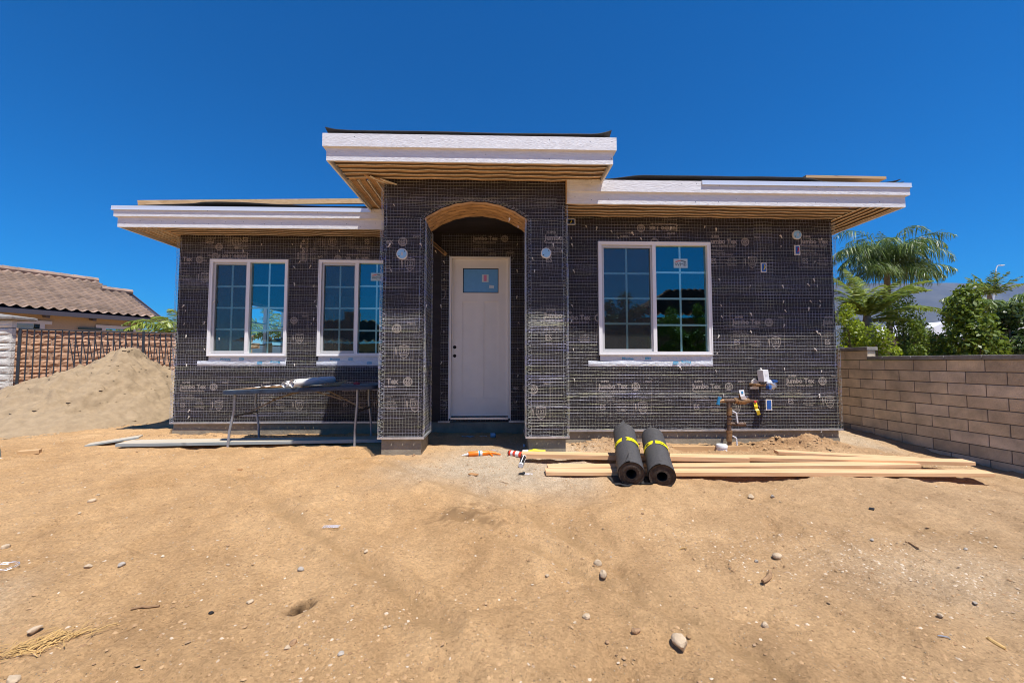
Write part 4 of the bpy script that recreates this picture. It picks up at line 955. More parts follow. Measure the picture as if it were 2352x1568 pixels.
def panel_pieces():
    """list of (xmin, xmax, zmin, zmax, verts(x,z), faces)"""
    out = []
    def add(V, F):
        xs = [v[0] for v in V]; zs = [v[1] for v in V]; out.append((min(xs), max(xs), min(zs), max(zs), V, F))
    for (a, k) in PANEL:
        V, F = text_faces(a[0], a[1], a[2], a[3], 0.0, **k)
        # split in letters so that a print running under a window or off an edge can be cut
        par = list(range(len(V)))
        def fd(i):
            while par[i] != i: par[i] = par[par[i]]; i = par[i]
            return i
        for f in F:
            for q in f[1:]: par[fd(f[0])] = fd(q)
        grp = {}
        for f in F: grp.setdefault(fd(f[0]), []).append(f)
        for g in grp.values():
            ids = sorted({q for f in g for q in f}); mp_ = {q: i for i, q in enumerate(ids)}
            add([(V[q][0], V[q][2]) for q in ids], [tuple(mp_[q] for q in f) for f in g])
    def rect(a, b, c, d): add([(a, c), (b, c), (b, d), (a, d)], [(0, 1, 2, 3)])
    def ringp(cx, cz, r0, r1, n=28):
        for i in range(n):
            p, q = 2 * PI * i / n, 2 * PI * (i + 1) / n
            add([(cx + r0 * math.cos(p), cz + r0 * math.sin(p)), (cx + r1 * math.cos(p), cz + r1 * math.sin(p)), (cx + r1 * math.cos(q), cz + r1 * math.sin(q)), (cx + r0 * math.cos(q), cz + r0 * math.sin(q))], [(0, 1, 2, 3)])
    ringp(0.495, 0.030, 0.040, 0.056); 
    rect(0.455, 0.535, -0.006, 0.004); rect(0.462, 0.528, 0.058, 0.072)
    V, F = text_faces('60', 0.062, 0.495, 0.010, 0.0, bold=0.002, align='CENTER'); add([(v[0], v[2]) for v in V], F)
    for (a, b, z) in ((-0.03, 0.70, 0.145), (-0.03, 0.46, -0.172), (-0.03, 0.70, -0.335)): 
        s_ = a
        while s_ < b: rect(s_, min(b, s_ + 0.1), z, z + 0.003); s_ += 0.1
    for (x, a, b) in ((-0.03, -0.33, 0.145), (0.15, -0.33, -0.172), (0.46, -0.33, -0.11), (0.70, -0.33, 0.145)):
        s_ = a
        while s_ < b: rect(x, x + 0.003, s_, min(b, s_ + 0.1)); s_ += 0.1
    # shield badge with a number strip
    sx_, sz_ = 0.585, -0.245; sh_ = [(-0.06, 0.068), (0, 0.082), (0.06, 0.068), (0.062, -0.01), (0.045, -0.052), (0, -0.088), (-0.045, -0.052), (-0.062, -0.01)]
    for i in range(8):
        p, q = sh_[i], sh_[(i + 1) % 8]; add([(sx_ + p[0], sz_ + p[1]), (sx_ + q[0], sz_ + q[1]), (sx_ + q[0] * .88, sz_ + q[1] * .88), (sx_ + p[0] * .88, sz_ + p[1] * .88)], [(0, 1, 2, 3)])
    rect(sx_ - 0.045, sx_ + 0.045, sz_ + 0.045, sz_ + 0.055); rect(sx_ - 0.05, sx_ + 0.05, sz_ - 0.025, sz_ - 0.018); rect(sx_ - 0.035, sx_ + 0.035, sz_ - 0.045, sz_ - 0.038)
    V, F = text_faces('123', 0.056, sx_, sz_ - 0.008, 0.0, bold=0.001, align='CENTER'); add([(v[0], v[2]) for v in V], F)
    add([(0.478, -0.20), (0.492, -0.19), (0.500, -0.24), (0.492, -0.31), (0.484, -0.26)], [(0, 1, 2, 3, 4)])
    return out
PIECES = panel_pieces()
def prints(parent, y, xlo, xhi, zlo, zhi, spots, rects):
    mb = MB()
    for (px, pz, rot) in spots:
        c, s_ = math.cos(rot), math.sin(rot)
        for (a, b, d, e, V, F) in PIECES:
            W2 = [(px + vx * c - vz * s_, pz + vx * s_ + vz * c) for vx, vz in V]
            x0, x1 = min(w[0] for w in W2), max(w[0] for w in W2); z0, z1 = min(w[1] for w in W2), max(w[1] for w in W2)
            if x0 < xlo or x1 > xhi or z0 < zlo or z1 > zhi: continue
            if any(not (x1 < r0 or x0 > r1 or z1 < r2 or z0 > r3) for r0, r1, r2, r3 in rects): continue
            k = len(mb.v); mb.v += [(w[0], y - 0.0025, w[1]) for w in W2]
            for f in F: mb.f.append(tuple(k + i for i in f)); mb.m.append(0)
    return mb.build('printed_marks', M['print'], parent)
pj = lambda u, v, y: (atY(u, v, y).x, atY(u, v, y).z)
def sp(L_, y): return [(*pj(u, v, y), R(r)) for (u, v, r) in L_]
prints(wallL, YL, XL0 + 0.01, PX[0] - 0.01, 0.2, 3.03,
       sp([(414, 893, 0), (599, 893, 0), (786, 893, 0), (383, 600, 0), (570, 585, 180), (700, 600, 90), (850, 590, 180), (505, 640, 90), (600, 740, 0)], YL), [WIN1, (WIN1[0] - 0.14, WIN1[1], 1.03, 1.19), WIN2, (WIN2[0], WIN2[1], 1.03, 1.19)])
prints(wallL, YL, PX[1] + 0.0, XL1, 0.2, 3.1, sp([(1087, 552, 0), (928, 640, 0), (930, 895, 0), (1135, 895, 0)], YL), [DOOR])
prints(wallR, YR, PX[3] + 0.01, XR1 - 0.01, 0.22, 3.04,
       sp([(1375, 893, 0), (1590, 893, 0), (1806, 880, 0), (1683, 745, 0), (1890, 745, 0), (1629, 560, 0), (1839, 560, 0), (1290, 735, 0), (1300, 480, 90), (1420, 560, 0), (1555, 520, 180)], YR), [WIN3, (WIN3[0] - 0.14, WIN3[1], 1.03, 1.19)])
prints(porch, YP, PX[0] + 0.03, PX[1] - 0.03, 0.22, 2.8, sp([(840, 882, 0), (815, 760, 0), (830, 560, 0)], YP), [])
prints(porch, YP, PX[2] + 0.03, PX[3] - 0.03, 0.22, 2.8, sp([(1251, 552, 0), (1130, 900, 0), (1250, 730, 0)], YP), [])
# ---------------------------------------------------------------- folding table with drawings
t = thing('folding_table', 'navy-edged folding table with bent grey tube legs in front of the left windows', 'table', (-2.58, 5.55, 0))
TZ = lambda x: 0.722 + (x + 2.66 + 0.98) * 0.036   # slightly sagging, tilted top
def outline(hx, hy, r, n=6):
    P = []
    for (cx, cy, a0) in ((hx - r, hy - r, 0), (-hx + r, hy - r, 90), (-hx + r, -hy + r, 180), (hx - r, -hy + r, 270)):
        for i in range(n + 1): a = R(a0 + 90 * i / n); P.append((cx + r * math.cos(a), cy + r * math.sin(a)))
    return P
def slab(mb, outl, z0, z1, m=0, zf=lambda x: 0, mt=None):
    n = len(outl); k = len(mb.v)
    mb.v += [(x, y, z0 + zf(x)) for x, y in outl] + [(x, y, z1 + zf(x)) for x, y in outl]
    for i in range(n): j = (i + 1) % n; mb.f.append((k + i, k + j, k + n + j, k + n + i)); mb.m.append(m)
    # caps as strips between front and back edges keep the bend
    mb.f.append(tuple(k + i for i in range(n - 1, -1, -1))); mb.m.append(m); mb.f.append(tuple(k + n + i for i in range(n))); mb.m.append(m if mt is None else mt)
mb = MB(); zf = lambda x: TZ(x - 2.58); NX = 24; HX, HY = 0.995, 0.375
def yh(x): 
    e = HX - abs(x); r = 0.10
    return HY - (0 if e > r else r - math.sqrt(max(0, r * r - (r - e) ** 2)))
xs = [-HX + 0.0001] + [-HX + 0.01, -HX + 0.03, -HX + 0.06] + list(np.linspace(-HX + 0.10, HX - 0.10, NX)) + [HX - 0.06, HX - 0.03, HX - 0.01, HX - 0.0001]
V = []
for x in xs:
    h = yh(x); z = zf(x)
    for (yy, dz) in ((-h, -0.030), (-h - 0.002, -0.018), (-h + 0.003, 0.018), (-h + 0.03, 0.024), (h - 0.03, 0.024), (h - 0.003, 0.018), (h + 0.002, -0.018), (h, -0.030)): V.append((x, yy, z + dz - 0.02))
mb.grid(V, len(xs), 8, 0, wrap=True); mb.face([V[i] for i in range(8)]); mb.face([V[-8 + i] for i in range(8)])
for i in range(len(xs) - 1):
    for k_ in range(1): 
        a = V[i * 8 + 3]; b = V[(i + 1) * 8 + 3]; c = V[(i + 1) * 8 + 4]; d = V[i * 8 + 4]; up = lambda p: (p[0], p[1], p[2] + 0.001); mb.face([up(a), up(b), up(c), up(d)], 1)
mb.build('table_top', [M['navy'], M['tabletop']], t, smooth=True)
for (fx, tx, sy) in ((-0.923, -0.854, -1), (0.687, 0.712, -1), (-0.848, -0.912, 1), (0.73, 0.685, 1)):
    yy = 0.27 * sy; g = gz(-2.58 + fx, 5.55 + yy * 1.0) 
    top = zf(tx) - 0.04; P = [(tx, yy, top), (tx, yy, top - 0.16)]
    for i in range(6): q = i / 5; P.append((tx + (fx - tx) * q * 0.8, yy, top - 0.2 - 0.30 * q))
    P += [(fx, yy, g - 0.01)]
    mb = MB(); mb.tube(P, 0.0155, 10); mb.build('leg', M['steel'], t, smooth=True)
mb = MB()
mb.bar((-0.87, -0.27, zf(-0.8) - 0.34), (-0.88, 0.27, zf(-0.8) - 0.34), 0.02, 0.02); mb.bar((0.705, -0.27, zf(0.7) - 0.34), (0.70, 0.27, zf(0.7) - 0.34), 0.02, 0.02)
mb.bar((-0.855, -0.25, zf(-0.8) - 0.05), (-0.905, 0.25, zf(-0.8) - 0.05), 0.02, 0.02); mb.bar((0.712, -0.25, zf(0.7) - 0.05), (0.69, 0.25, zf(0.7) - 0.05), 0.02, 0.02)
mb.build('cross_tube', M['dsteel'], t)
for s_ in (-1, 1):
    for (yy, x1) in ((-0.09, 0.04), (0.06, 0.16)):
        mb = MB(); a = (s_ * x1, yy, zf(0) - 0.045); b = (s_ * (0.42 if s_ > 0 else 0.48), yy * 0.6, zf(0) - 0.17); c = (s_ * (0.705 if s_ > 0 else 0.87), yy * 0.3, zf(s_ * 0.7) - 0.335)
        mb.bar(a, b, 0.008, 0.018); 
        if yy > 0: mb.bar(b, c, 0.008, 0.018)
        mb.tube([(b[0], b[1] - 0.02, b[2]), (b[0], b[1] + 0.02, b[2])], 0.012, 8)
        mb.build('brace', M['dsteel'], t)
def ontable(x, dz=0.0): return TZ(x) - 0.02 + 0.025 + dz
# cardboard sheet and open paper on the left half
mb = MB(); V = []
for i in range(9):
    x = -3.46 + 0.62 * i / 8
    for (yy) in (5.28, 5.50, 5.80): V.append((x + (yy - 5.28) * 0.25, yy, ontable(x) + 0.003 + 0.006 * abs(math.sin(i * 1.3))))
mb.grid(V, 9, 3); V2 = [(p[0], p[1], p[2] + 0.004) for p in V]; mb.grid(V2, 9, 3)
for i in range(8): mb.face([V[i * 3], V[i * 3 + 3], V2[i * 3 + 3], V2[i * 3]])
tag(mb.build('cardboard_sheet', M['card']), 'flat cardboard sheet on the left half of the folding table', 'cardboard')
mb = MB(); V = []
for i in range(12):
    x = -3.22 + 0.36 * i / 11
    for j in range(4): V.append((x, 5.26 + 0.08 * j, ontable(x) + 0.018 + 0.022 * i / 11 + 0.006 * math.sin(i * 1.7 + j * 1.1)))
mb.grid(V, 12, 4); mb.grid([(p[0], p[1], p[2] - 0.002) for p in V], 12, 4); tag(mb.build('crumpled_paper', M['sheet']), 'loose crumpled white paper between the cardboard and the rolled plans', 'paper')
def roll(name, a, b, r, label, group):
    a = Vector(a); b = Vector(b); o = thing(name, label, 'rolled plans', tuple(a), 0, group); d = (b - a).normalized(); sd = d.cross(Vector((0, 0, 1))).normalized(); up = sd.cross(d)
    mb = MB(); L = (b - a).length; V = []; T = 70
    for k in range(T + 1):                       # spiral of paper
        an = k / T * 2 * PI * 2.6; rr = r * (0.42 + 0.58 * k / T)
        for s_ in (0.0, 0.3, 0.7, 1.0):
            e = rr * (1 + 0.04 * math.sin(s_ * 9 + an)); V.append(tuple(d * (L * s_ - 0.01 * math.sin(an * 1.3) * (1 - s_)) + sd * math.cos(an) * e + up * math.sin(an) * e))
    mb.grid(V, T + 1, 4); mb.build('paper_roll', M['sheet'], o, smooth=True); return o
roll('rolled_plans', (-2.765, 5.215, ontable(-2.77) + 0.045), (-2.62, 5.80, ontable(-2.6) + 0.055), 0.046, 'thinner left roll of white drawings lying on the folding table', 'rolled drawings on the table')
roll('rolled_plans', (-2.645, 5.17, ontable(-2.65) + 0.056), (-2.40, 5.80, ontable(-2.4) + 0.070), 0.056, 'thicker right roll of white drawings overhanging the table edge', 'rolled drawings on the table')
mb = MB(); V = []
for i in range(10):
    x = -2.58 + 0.50 * i / 9; top = ontable(x) + 0.002 + max(0, (i - 4)) * 0.012
    V += [(x, 5.205 + 0.002 * i, ontable(x) + 0.004), (x + 0.03, 5.30 + 0.02 * i, top + 0.01)]
mb.grid(V, 10, 2); mb.grid([(p[0], p[1] + 0.001, p[2] + 0.003) for p in V], 10, 2); tag(mb.build('brown_wrapper', M['card']), 'brown wrapping paper bent up against the thicker roll of drawings', 'paper')
mb = MB(); x = -1.93; mb.box(x - 0.035, x + 0.035, 5.40, 5.45, ontable(x), ontable(x) + 0.030); mb.box(x - 0.02, x + 0.02, 5.41, 5.44, ontable(x) + 0.030, ontable(x) + 0.036)
tag(bevel(mb.build('chalk_box', M['red']), 0.006), 'small red case at the right end of the folding table', 'case')

# ---------------------------------------------------------------- planks along the left wall
def plank(name, a, b, w, h, mats, label, cat='plank', group=None, seg=20, sag=0.0, twist=0.0, edge=None):
    a = Vector(a); b = Vector(b); c = (a + b) / 2; L = (b - a).length; o_ = MB(); V = []
    for i in range(seg + 1):
        t_ = i / seg; x = (t_ - 0.5) * L; dz = -sag * math.sin(PI * t_); tw = twist * (t_ - 0.5)
        for (yy, zz) in ((-w / 2, 0), (w / 2, 0), (w / 2, h), (-w / 2, h)):
            V.append((x, yy * math.cos(tw) - (zz - h / 2) * math.sin(tw), dz + yy * math.sin(tw) + (zz - h / 2) * math.cos(tw)))
    k = len(o_.v); o_.v += V
    for i in range(seg):
        for j in range(4):
            j2 = (j + 1) % 4; o_.f.append((k + i * 4 + j, k + i * 4 + j2, k + i * 4 + 4 + j2, k + i * 4 + 4 + j)); o_.m.append(1 if (edge and j == 3) else 0)
    o_.f.append((k, k + 3, k + 2, k + 1)); o_.m.append(0); e = k + seg * 4; o_.f.append((e, e + 1, e + 2, e + 3)); o_.m.append(0)
    ob = o_.build(name, mats); ob.location = c; d = (b - a).normalized()
    ob.rotation_euler = (0, -math.asin(d.z), math.atan2(d.y, d.x)); bevel(ob, 0.003, 2)
    return tag(ob, label, cat, group)
a = atG(262, 1029); b = atG(878, 1018); gzz = lambda p, d: Vector((p.x, p.y, p.z + d))
plank('scaffold_plank', gzz(a, 0.035) + Vector((0, 0.13, 0)), gzz(b, 0.035) + Vector((0.1, 0.13, 0)), 0.26, 0.042, [M['plank'], M['plankedge']], 'long weathered plank with a blue-grey edge lying under the folding table', edge=True)
a = atG(186, 1027); b = atG(268, 1018)
plank('worn_board', gzz(a, 0.010) + Vector((-0.02, 0.10, 0)), gzz(b, 0.070) + Vector((0.22, 0.10, 0)), 0.20, 0.022, [M['plank'], M['plankedge']], 'short worn grey board tilted against the end of the long plank', edge=True)
# block of wood and a scrap
def block(name, u, v, lx, ly, lz, rz, m, label, cat, dz=0.0, tilt=0.0):
    p = atG(u, v); mb = MB(); mb.box(-lx / 2, lx / 2, -ly / 2, ly / 2, -0.004, lz); o = mb.build(name, m); o.location = (p.x, p.y, p.z + dz); o.rotation_euler = (tilt, 0, R(rz)); bevel(o, min(0.003, lz * 0.2)); return tag(o, label, cat)
block('wood_block', 68, 1041, 0.17, 0.085, 0.04, 32, M['beam'], 'brown offcut block of wood alone on the dirt left of the planks', 'wood block')
block('wood_chip', 340 / 1.633 * 1.0 + 343, 1079, 0.04, 0.02, 0.012, 10, M['card'], 'tiny square wood chip on the dirt in front of the folding table', 'wood chip')

# ---------------------------------------------------------------- fresh boards on the right
GB = 'fresh fir boards laid in front of the right wall'
W1, T1 = 0.140, 0.038
def bd(u0, v0, u1, v1, dz0, dz1, w, h, label, **k):
    a = atG(u0, v0); b = atG(u1, v1); return plank('lumber_board', gzz(a, dz0 + h / 2) + Vector((0, w / 2, 0)), gzz(b, dz1 + h / 2) + Vector((0, w / 2, 0)), w, h, [M['lumber']], label, 'board', GB, **k)
def bd3(a, b, w, h, label, **k): return plank('lumber_board', a, b, w, h, [M['lumber']], label, 'board', GB, **k)
# supports: z of centres chosen so that boards rest on dirt or on each other
zA = max(gz(x, 3.93) for x in (0.5, 1.2, 1.8, 3.2)) + 0.022
bd3((0.437, 3.93, zA), (4.72, 3.80, zA - 0.010), 0.14, 0.038, 'longest front fir board, nearest the camera, running out to the right', sag=0.0)
zB = zA + 0.004
bd3((0.475, 4.075, zB), (4.3, 4.075, zB + 0.0), 0.135, 0.036, 'fir board tight behind the front board under the felt rolls')
zC = max(gz(x, 4.62) for x in (0.4, 1.0, 1.6, 2.2)) + 0.030
bd3((0.235, 4.47, zC + 0.02), (2.66, 4.30, zC + 0.0), 0.14, 0.05, 'thick fir board starting beside the porch pier and the caulk tube')
bd3((2.1, 4.45, zC - 0.01), (4.84, 4.04, zA + 0.034), 0.14, 0.038, 'fir board crossing over the front board at the right end')
bd3((3.20, 4.60, zC + 0.0), (4.60, 4.28, zA + 0.0), 0.12, 0.036, 'short fir board rising from the dirt mound behind the long boards')

# ---------------------------------------------------------------- felt rolls leaning on the boards
def felt_roll(a, b, r, label, seed, mark):
    a = Vector(a); b = Vector(b); o = thing('felt_roll', label, 'felt roll', tuple(a), 0, 'rolls of black roofing felt on the boards')
    d = (b - a).normalized(); L = (b - a).length; sd = d.cross(Vector((0, 0, 1))).normalized(); up = sd.cross(d); q = Matrix((sd, d, up)).transposed().to_3x3()
    o.rotation_euler = q.to_euler(); n = 56; mb = MB(); ri = r * 0.39
    lap = R(96)
    for k in range(n):       # outer skin with a lap step
        pass
    V = []
    ns = 14
    for k in range(n + 1):
        an = lap + 2 * PI * k / n; rr = r * (1.0 if k else 1.0) + 0.0045 * (1 - k / n)
        for s_ in range(ns + 1):
            y = L * s_ / ns; e = rr + 0.0015 * math.sin(y * 9 + an * 2 + seed)
            if k < 5: e += 0.003 * (5 - k) / 5 * (2.5 if (s_ < 3 and seed == 0) else 1)
            V.append((e * math.cos(an), y, e * math.sin(an)))
    mb.grid(V, n + 1, ns + 1, 0)
    for y, sgn in ((0.0, -1), (L, 1)):
        for k in range(n):
            a0, a1 = 2 * PI * k / n, 2 * PI * (k + 1) / n; 
            rings = [ri, ri + (r - ri) * 0.35, ri + (r - ri) * 0.7, r * 0.985]
            for i in range(3):
                y0 = y + 0.004 * sgn * math.sin(i * 2.1 + seed); y1 = y + 0.004 * sgn * math.sin((i + 1) * 2.1 + seed)
                P = [(rings[i] * math.cos(a0), y0, rings[i] * math.sin(a0)), (rings[i] * math.cos(a1), y0, rings[i] * math.sin(a1)), (rings[i + 1] * math.cos(a1), y1, rings[i + 1] * math.sin(a1)), (rings[i + 1] * math.cos(a0), y1, rings[i + 1] * math.sin(a0))]
                mb.face(P, 1)
    for k in range(n):       # core
        a0, a1 = 2 * PI * k / n, 2 * PI * (k + 1) / n; mb.face([(ri * math.cos(a0), -0.004, ri * math.sin(a0)), (ri * math.cos(a1), -0.004, ri * math.sin(a1)), (ri * math.cos(a1), L, ri * math.sin(a1)), (ri * math.cos(a0), L, ri * math.sin(a0))], 2)
    mb.build('felt', [M['feltroll'], M['feltend'], M['hole']], o, smooth=True)
    if seed == 0:            # torn flap corner at the near end and at the far top
        mb = MB(); rr = r + 0.004
        for (y0, y1, sg) in ((0.0, 0.20, 1),):
            P = [(rr * math.cos(R(96)), y1, rr * math.sin(R(96)) + 0.002), (rr * math.cos(R(97)), y0 + 0.10, rr + 0.020), (rr * math.cos(R(118)), y0 + 0.002, rr * math.sin(R(118)) + 0.006)]
            mb.face(P); mb.face([(p[0], p[1], p[2] - 0.002) for p in P][::-1])
        P = [(rr * math.cos(R(80)), L - 0.05, rr * math.sin(R(80))), (rr * math.cos(R(92)), L + 0.05, rr + 0.018), (rr * math.cos(R(135)), L - 0.02, rr * math.sin(R(135)))]
        mb.face(P); mb.face([(p[0], p[1], p[2] - 0.002) for p in P][::-1]); mb.build('torn_edge', M['feltroll'], o)
    mb = MB(); rb = r + 0.0065; V = []; y0, y1 = L * 0.50, L * 0.50 + 0.075
    for k in range(65):
        an = 2 * PI * k / 64
        for y in (y0, y1): V.append((rb * math.cos(an), y, rb * math.sin(an)))
    mb.grid(V, 65, 2)
    def onb(x, y, dr=0.0008):   # x along the girth in metres from the top line, y along the roll
        an = PI / 2 - x / rb; return ((rb + dr) * math.cos(an), y0 + y, (rb + dr) * math.sin(an))
    cx = mark; dia = [(-0.030, 0.037), (0, 0.070), (0.030, 0.037), (0, 0.004)]; inn = [(-0.022, 0.037), (0, 0.058), (0.022, 0.037), (0, 0.016)]
    for i in range(4):
        j = (i + 1) % 4; mb.face([onb(cx + dia[i][0], dia[i][1]), onb(cx + dia[j][0], dia[j][1]), onb(cx + inn[j][0], inn[j][1]), onb(cx + inn[i][0], inn[i][1])], 1)
    mb.face([onb(cx + 0.020 * math.cos(2 * PI * i / 14), 0.037 + 0.012 * math.sin(2 * PI * i / 14)) for i in range(14)], 1)
    def bt(txt, size, x, y, al='CENTER'):
        V_, F_ = text_faces(txt, size, 0, 0, 0, align=al, bold=0.0005); k = len(mb.v); mb.v += [onb(x + v_[0], y + v_[2], 0.0009) for v_ in V_]
        for f_ in F_: mb.f.append(tuple(k + i for i in f_)); mb.m.append(1)
    if seed == 0: bt('30', 0.030, cx - 0.11, 0.028); bt('II', 0.025, cx + 0.13, 0.03)
    else: bt('A2', 0.036, 0.055, 0.020); bt('30', 0.022, 0.02, 0.03)
    mb.build('yellow_band', [M['band'], M['black']], o)
    return o
M['feltroll'] = mat('felt_roll_surface', (0.062, 0.058, 0.058), 0.62, noise=0.25, nscale=40, bump=0.5, bscale=300, spec=0.6)
M['feltend'] = mat('felt_roll_end', (0.055, 0.038, 0.028), 0.9, noise=0.5, nscale=30, bump=1.0, bscale=90)
RR = 0.114
def rollpos(uN, vN, uF, vF, zN, zF):
    x, y, z = ray(uN, vN); t_ = (zN - CAM_H) / z; a = Vector((x * t_, y * t_, zN)); x, y, z = ray(uF, vF); t_ = (zF - CAM_H) / z; return a, Vector((x * t_, y * t_, zF))
gN = gz(1.12, 3.35)
a, b = rollpos(1450, 1088, 1437, 1010, gN + RR + 0.012, 0); b = Vector((a.x + 0.215, a.y + 0.88, a.z + 0.20))
felt_roll(a, b, RR, 'left roll of black roofing felt with a torn flap and yellow band', 0, -0.02)
a2 = Vector((a.x + 0.262, a.y - 0.035, a.z - 0.014)); b2 = Vector((a2.x + 0.255, a2.y + 0.87, a2.z + 0.175))
felt_roll(a2, b2, RR, 'right roll of black roofing felt with a smooth skin and yellow band', 1, -0.10)
# black sheet drawing the rolls' shadow together with a tar-paper tail
mb = MB(); V = []
for i in range(14):
    x = a.x - 0.14 + 0.50 * i / 13
    for j in range(4): y = a.y + 0.0 + 0.30 * j / 3 - 0.02 * math.sin(i * 0.9) * (j == 0); V.append((x, y, gz(x, y) + 0.012 + 0.003 * math.sin(i * 1.7 + j)))
mb.grid(V, 14, 4); mb.grid([(p[0], p[1], p[2] - 0.003) for p in V], 14, 4); tag(mb.build('roll_shadow_sheet', M['felt']), 'flat black sheet on the dirt drawing the shadow and felt tail of the two rolls', 'dark sheet')

# ---------------------------------------------------------------- water riser pipe, cap, tag
py = 4.98; p = atY(1676, 1040, py); t = thing('water_riser_pipe', 'brown copper and brass riser pipe with lever valves standing by the right wall', 'water pipe', (p.x, py, gz(p.x, py)))
L_ = lambda u, v: (atY(u, v, py) - Vector((p.x, py, gz(p.x, py))))
mb = MB(); z0 = L_(1676, 1042); 
mb.tube([(0, 0, -0.10), L_(1675, 985), L_(1673, 925), L_(1673, 922)], [0.025, 0.024, 0.023, 0.023], 12)
for (v0, v1, r) in ((992, 1010, 0.033), (988, 992, 0.036), (1010, 1013, 0.033), (936, 950, 0.031), (950, 953, 0.033), (960, 963, 0.028), (971, 974, 0.028)):
    mb.tube([L_(1675, v1), L_(1675, v0)], r, 12, 1)
mb.tube([L_(1675, 973), L_(1712, 974)], 0.024, 10); mb.tube([L_(1708, 974), L_(1713, 974)], [0.028, 0.012], 8, 1)
mb.tube([L_(1662, 920), L_(1688, 920)], 0.026, 10); mb.tube([L_(1686, 920), L_(1693, 920)], 0.036, 8, 1); mb.tube([L_(1693, 921), L_(1712, 921)], 0.040, 12, 1); mb.tube([L_(1712, 920), L_(1719, 920)], 0.034, 8, 1)
mb.tube([L_(1719, 920), L_(1740, 921)], 0.021, 9); mb.tube([L_(1702, 918), L_(1700, 905)], 0.020, 8, 1)
mb.tube([L_(1704, 922), Vector(L_(1706, 922)) + Vector((0.02, YR - py, -0.02))], 0.018, 8, 0)
mb.tube([L_(1662, 920), L_(1652, 922)], [0.026, 0.020], 9, 1)
mb.build('pipe', [M['copper'], M['brass']], t, smooth=True)
for (v, vl, s_) in ((943, 970, 1), (1000, 1030, 1)):
    mb = MB(); a_ = L_(1680, v) + Vector((0, -0.02, 0)); b_ = L_(1688, v + 5) + Vector((0, -0.03, 0)); c_ = L_(1691, vl) + Vector((0, -0.03, 0))
    mb.tube([a_, b_], 0.010, 8); mb.bar(b_, c_, 0.016, 0.010, up=(0, 1, 0)); mb.build('lever_handle', M['greyhandle'], t)
mb = MB(); mb.tube([L_(1652, 914) + Vector((0, 0, 0)), L_(1649, 929)], [0.018, 0.022], 8); mb.tube([L_(1649, 912), L_(1657, 914)], 0.008, 6); mb.build('hose_tap_cap', M['bluewrap'], t)
mb = MB(); c_ = L_(1699, 906) + Vector((0, -0.04, 0)); mb.face([c_ + Vector((-0.035, 0, 0.06)), c_ + Vector((0.03, 0, 0.065)), c_ + Vector((0.035, -0.01, -0.01)), c_ + Vector((-0.02, -0.01, -0.02))][::-1]); mb.face([c_ + Vector((-0.02, -0.01, -0.02)), c_ + Vector((0.035, -0.01, -0.01)), c_ + Vector((0.075, 0, -0.05)), c_ + Vector((0.0, 0, -0.06))][::-1])
mb.face([c_ + Vector((-0.008, -0.006, 0.045)), c_ + Vector((0.016, -0.006, 0.047)), c_ + Vector((0.018, -0.010, 0.015)), c_ + Vector((-0.006, -0.010, 0.013))][::-1], 1); mb.build('wrap', [M['white'], M['bluewrap']], t)
mb = MB(); c_ = L_(1732, 925) + Vector((0, -0.02, 0)); V = []
for i, (dx, dy, dz) in enumerate(((0, 0, 0), (0.004, -0.012, -0.045), (0.016, 0.004, -0.075), (0.020, -0.018, -0.095), (0.046, 0.0, -0.150))): V += [c_ + Vector((dx - 0.020, dy, dz)), c_ + Vector((dx + 0.022, dy, dz + 0.006))]
mb.grid(V, 5, 2); mb.grid([q_ + Vector((0, 0.002, 0)) for q_ in V], 5, 2); mb.build('yellow_tag', M['tape_y'], t)
mb = MB(); mb.tube([c_ + Vector((-0.01, 0.0, 0.015)), c_ + Vector((0.012, -0.006, 0.015))], 0.013, 8); mb.build('red_valve_knob', M['red'], t)
mb = MB(); P = []
for i in range(60): a_ = i * 0.55; P.append((0.033 * math.cos(a_), 0.033 * math.sin(a_), 0.00 + i * 0.0011))
mb.tube(P, 0.005, 5); mb.build('blue_wire_wrap', M['bluewrap'], t)
p = atY(1658, 1035, 4.90); g = gz(p.x, 4.90); mb = MB(); z0 = min(g, 0.0) - 0.03
mb.tube([(0, 0, z0), (0, 0, 0.045)], 0.060, 28); mb.tube([(0, 0, 0.045), (0, 0, 0.070), (0, 0, 0.082), (0, 0, 0.085)], [0.066, 0.066, 0.058, 0.03], 28)
o = mb.build('cleanout_cap', M['white'], smooth=True); o.location = (p.x, 4.90, 0.0); tag(o, 'round white plastic cleanout cap beside the foot of the riser pipe', 'pipe cap')
a = Vector((2.25, 4.86, gz(2.25, 4.86) + 0.0)); plank('form_board', (2.12, 4.93, 0.0), (3.08, 4.95, 0.0), 0.03, 0.11, [M['beam']], 'brown form board half buried in the dirt behind the riser pipe', 'form board')

# ---------------------------------------------------------------- caulking gear by the porch
def frame_at(o, p, rz, ry=0.0): o.location = p; o.rotation_euler = (0, ry, R(rz))
p = atG(1118, 1046); t = thing('caulking_gun', 'orange caulking gun lying on the gravel before the front door', 'caulking gun'); frame_at(t, (p.x - 0.10, p.y, p.z + 0.028), 14)
mb = MB(); mb.tube([(-0.115, 0, 0), (-0.105, 0, 0), (0.10, 0, 0), (0.13, 0, 0.004)], [0.024, 0.030, 0.030, 0.024], 18); mb.build('barrel', M['orange'], t, smooth=True)
mb = MB(); mb.tube([(-0.19, 0, -0.008), (-0.115, 0, 0)], [0.004, 0.014], 12); mb.build('nozzle', M['white'], t, smooth=True)
mb = MB(); mb.tube([(0.000, 0, 0), (0.045, 0, 0)], 0.0308, 18); mb.tube([(0.004, 0, 0), (0.020, 0, 0)], 0.0312, 18, 1); mb.build('label_band', [M['sheet'], M['bluewrap']], t)
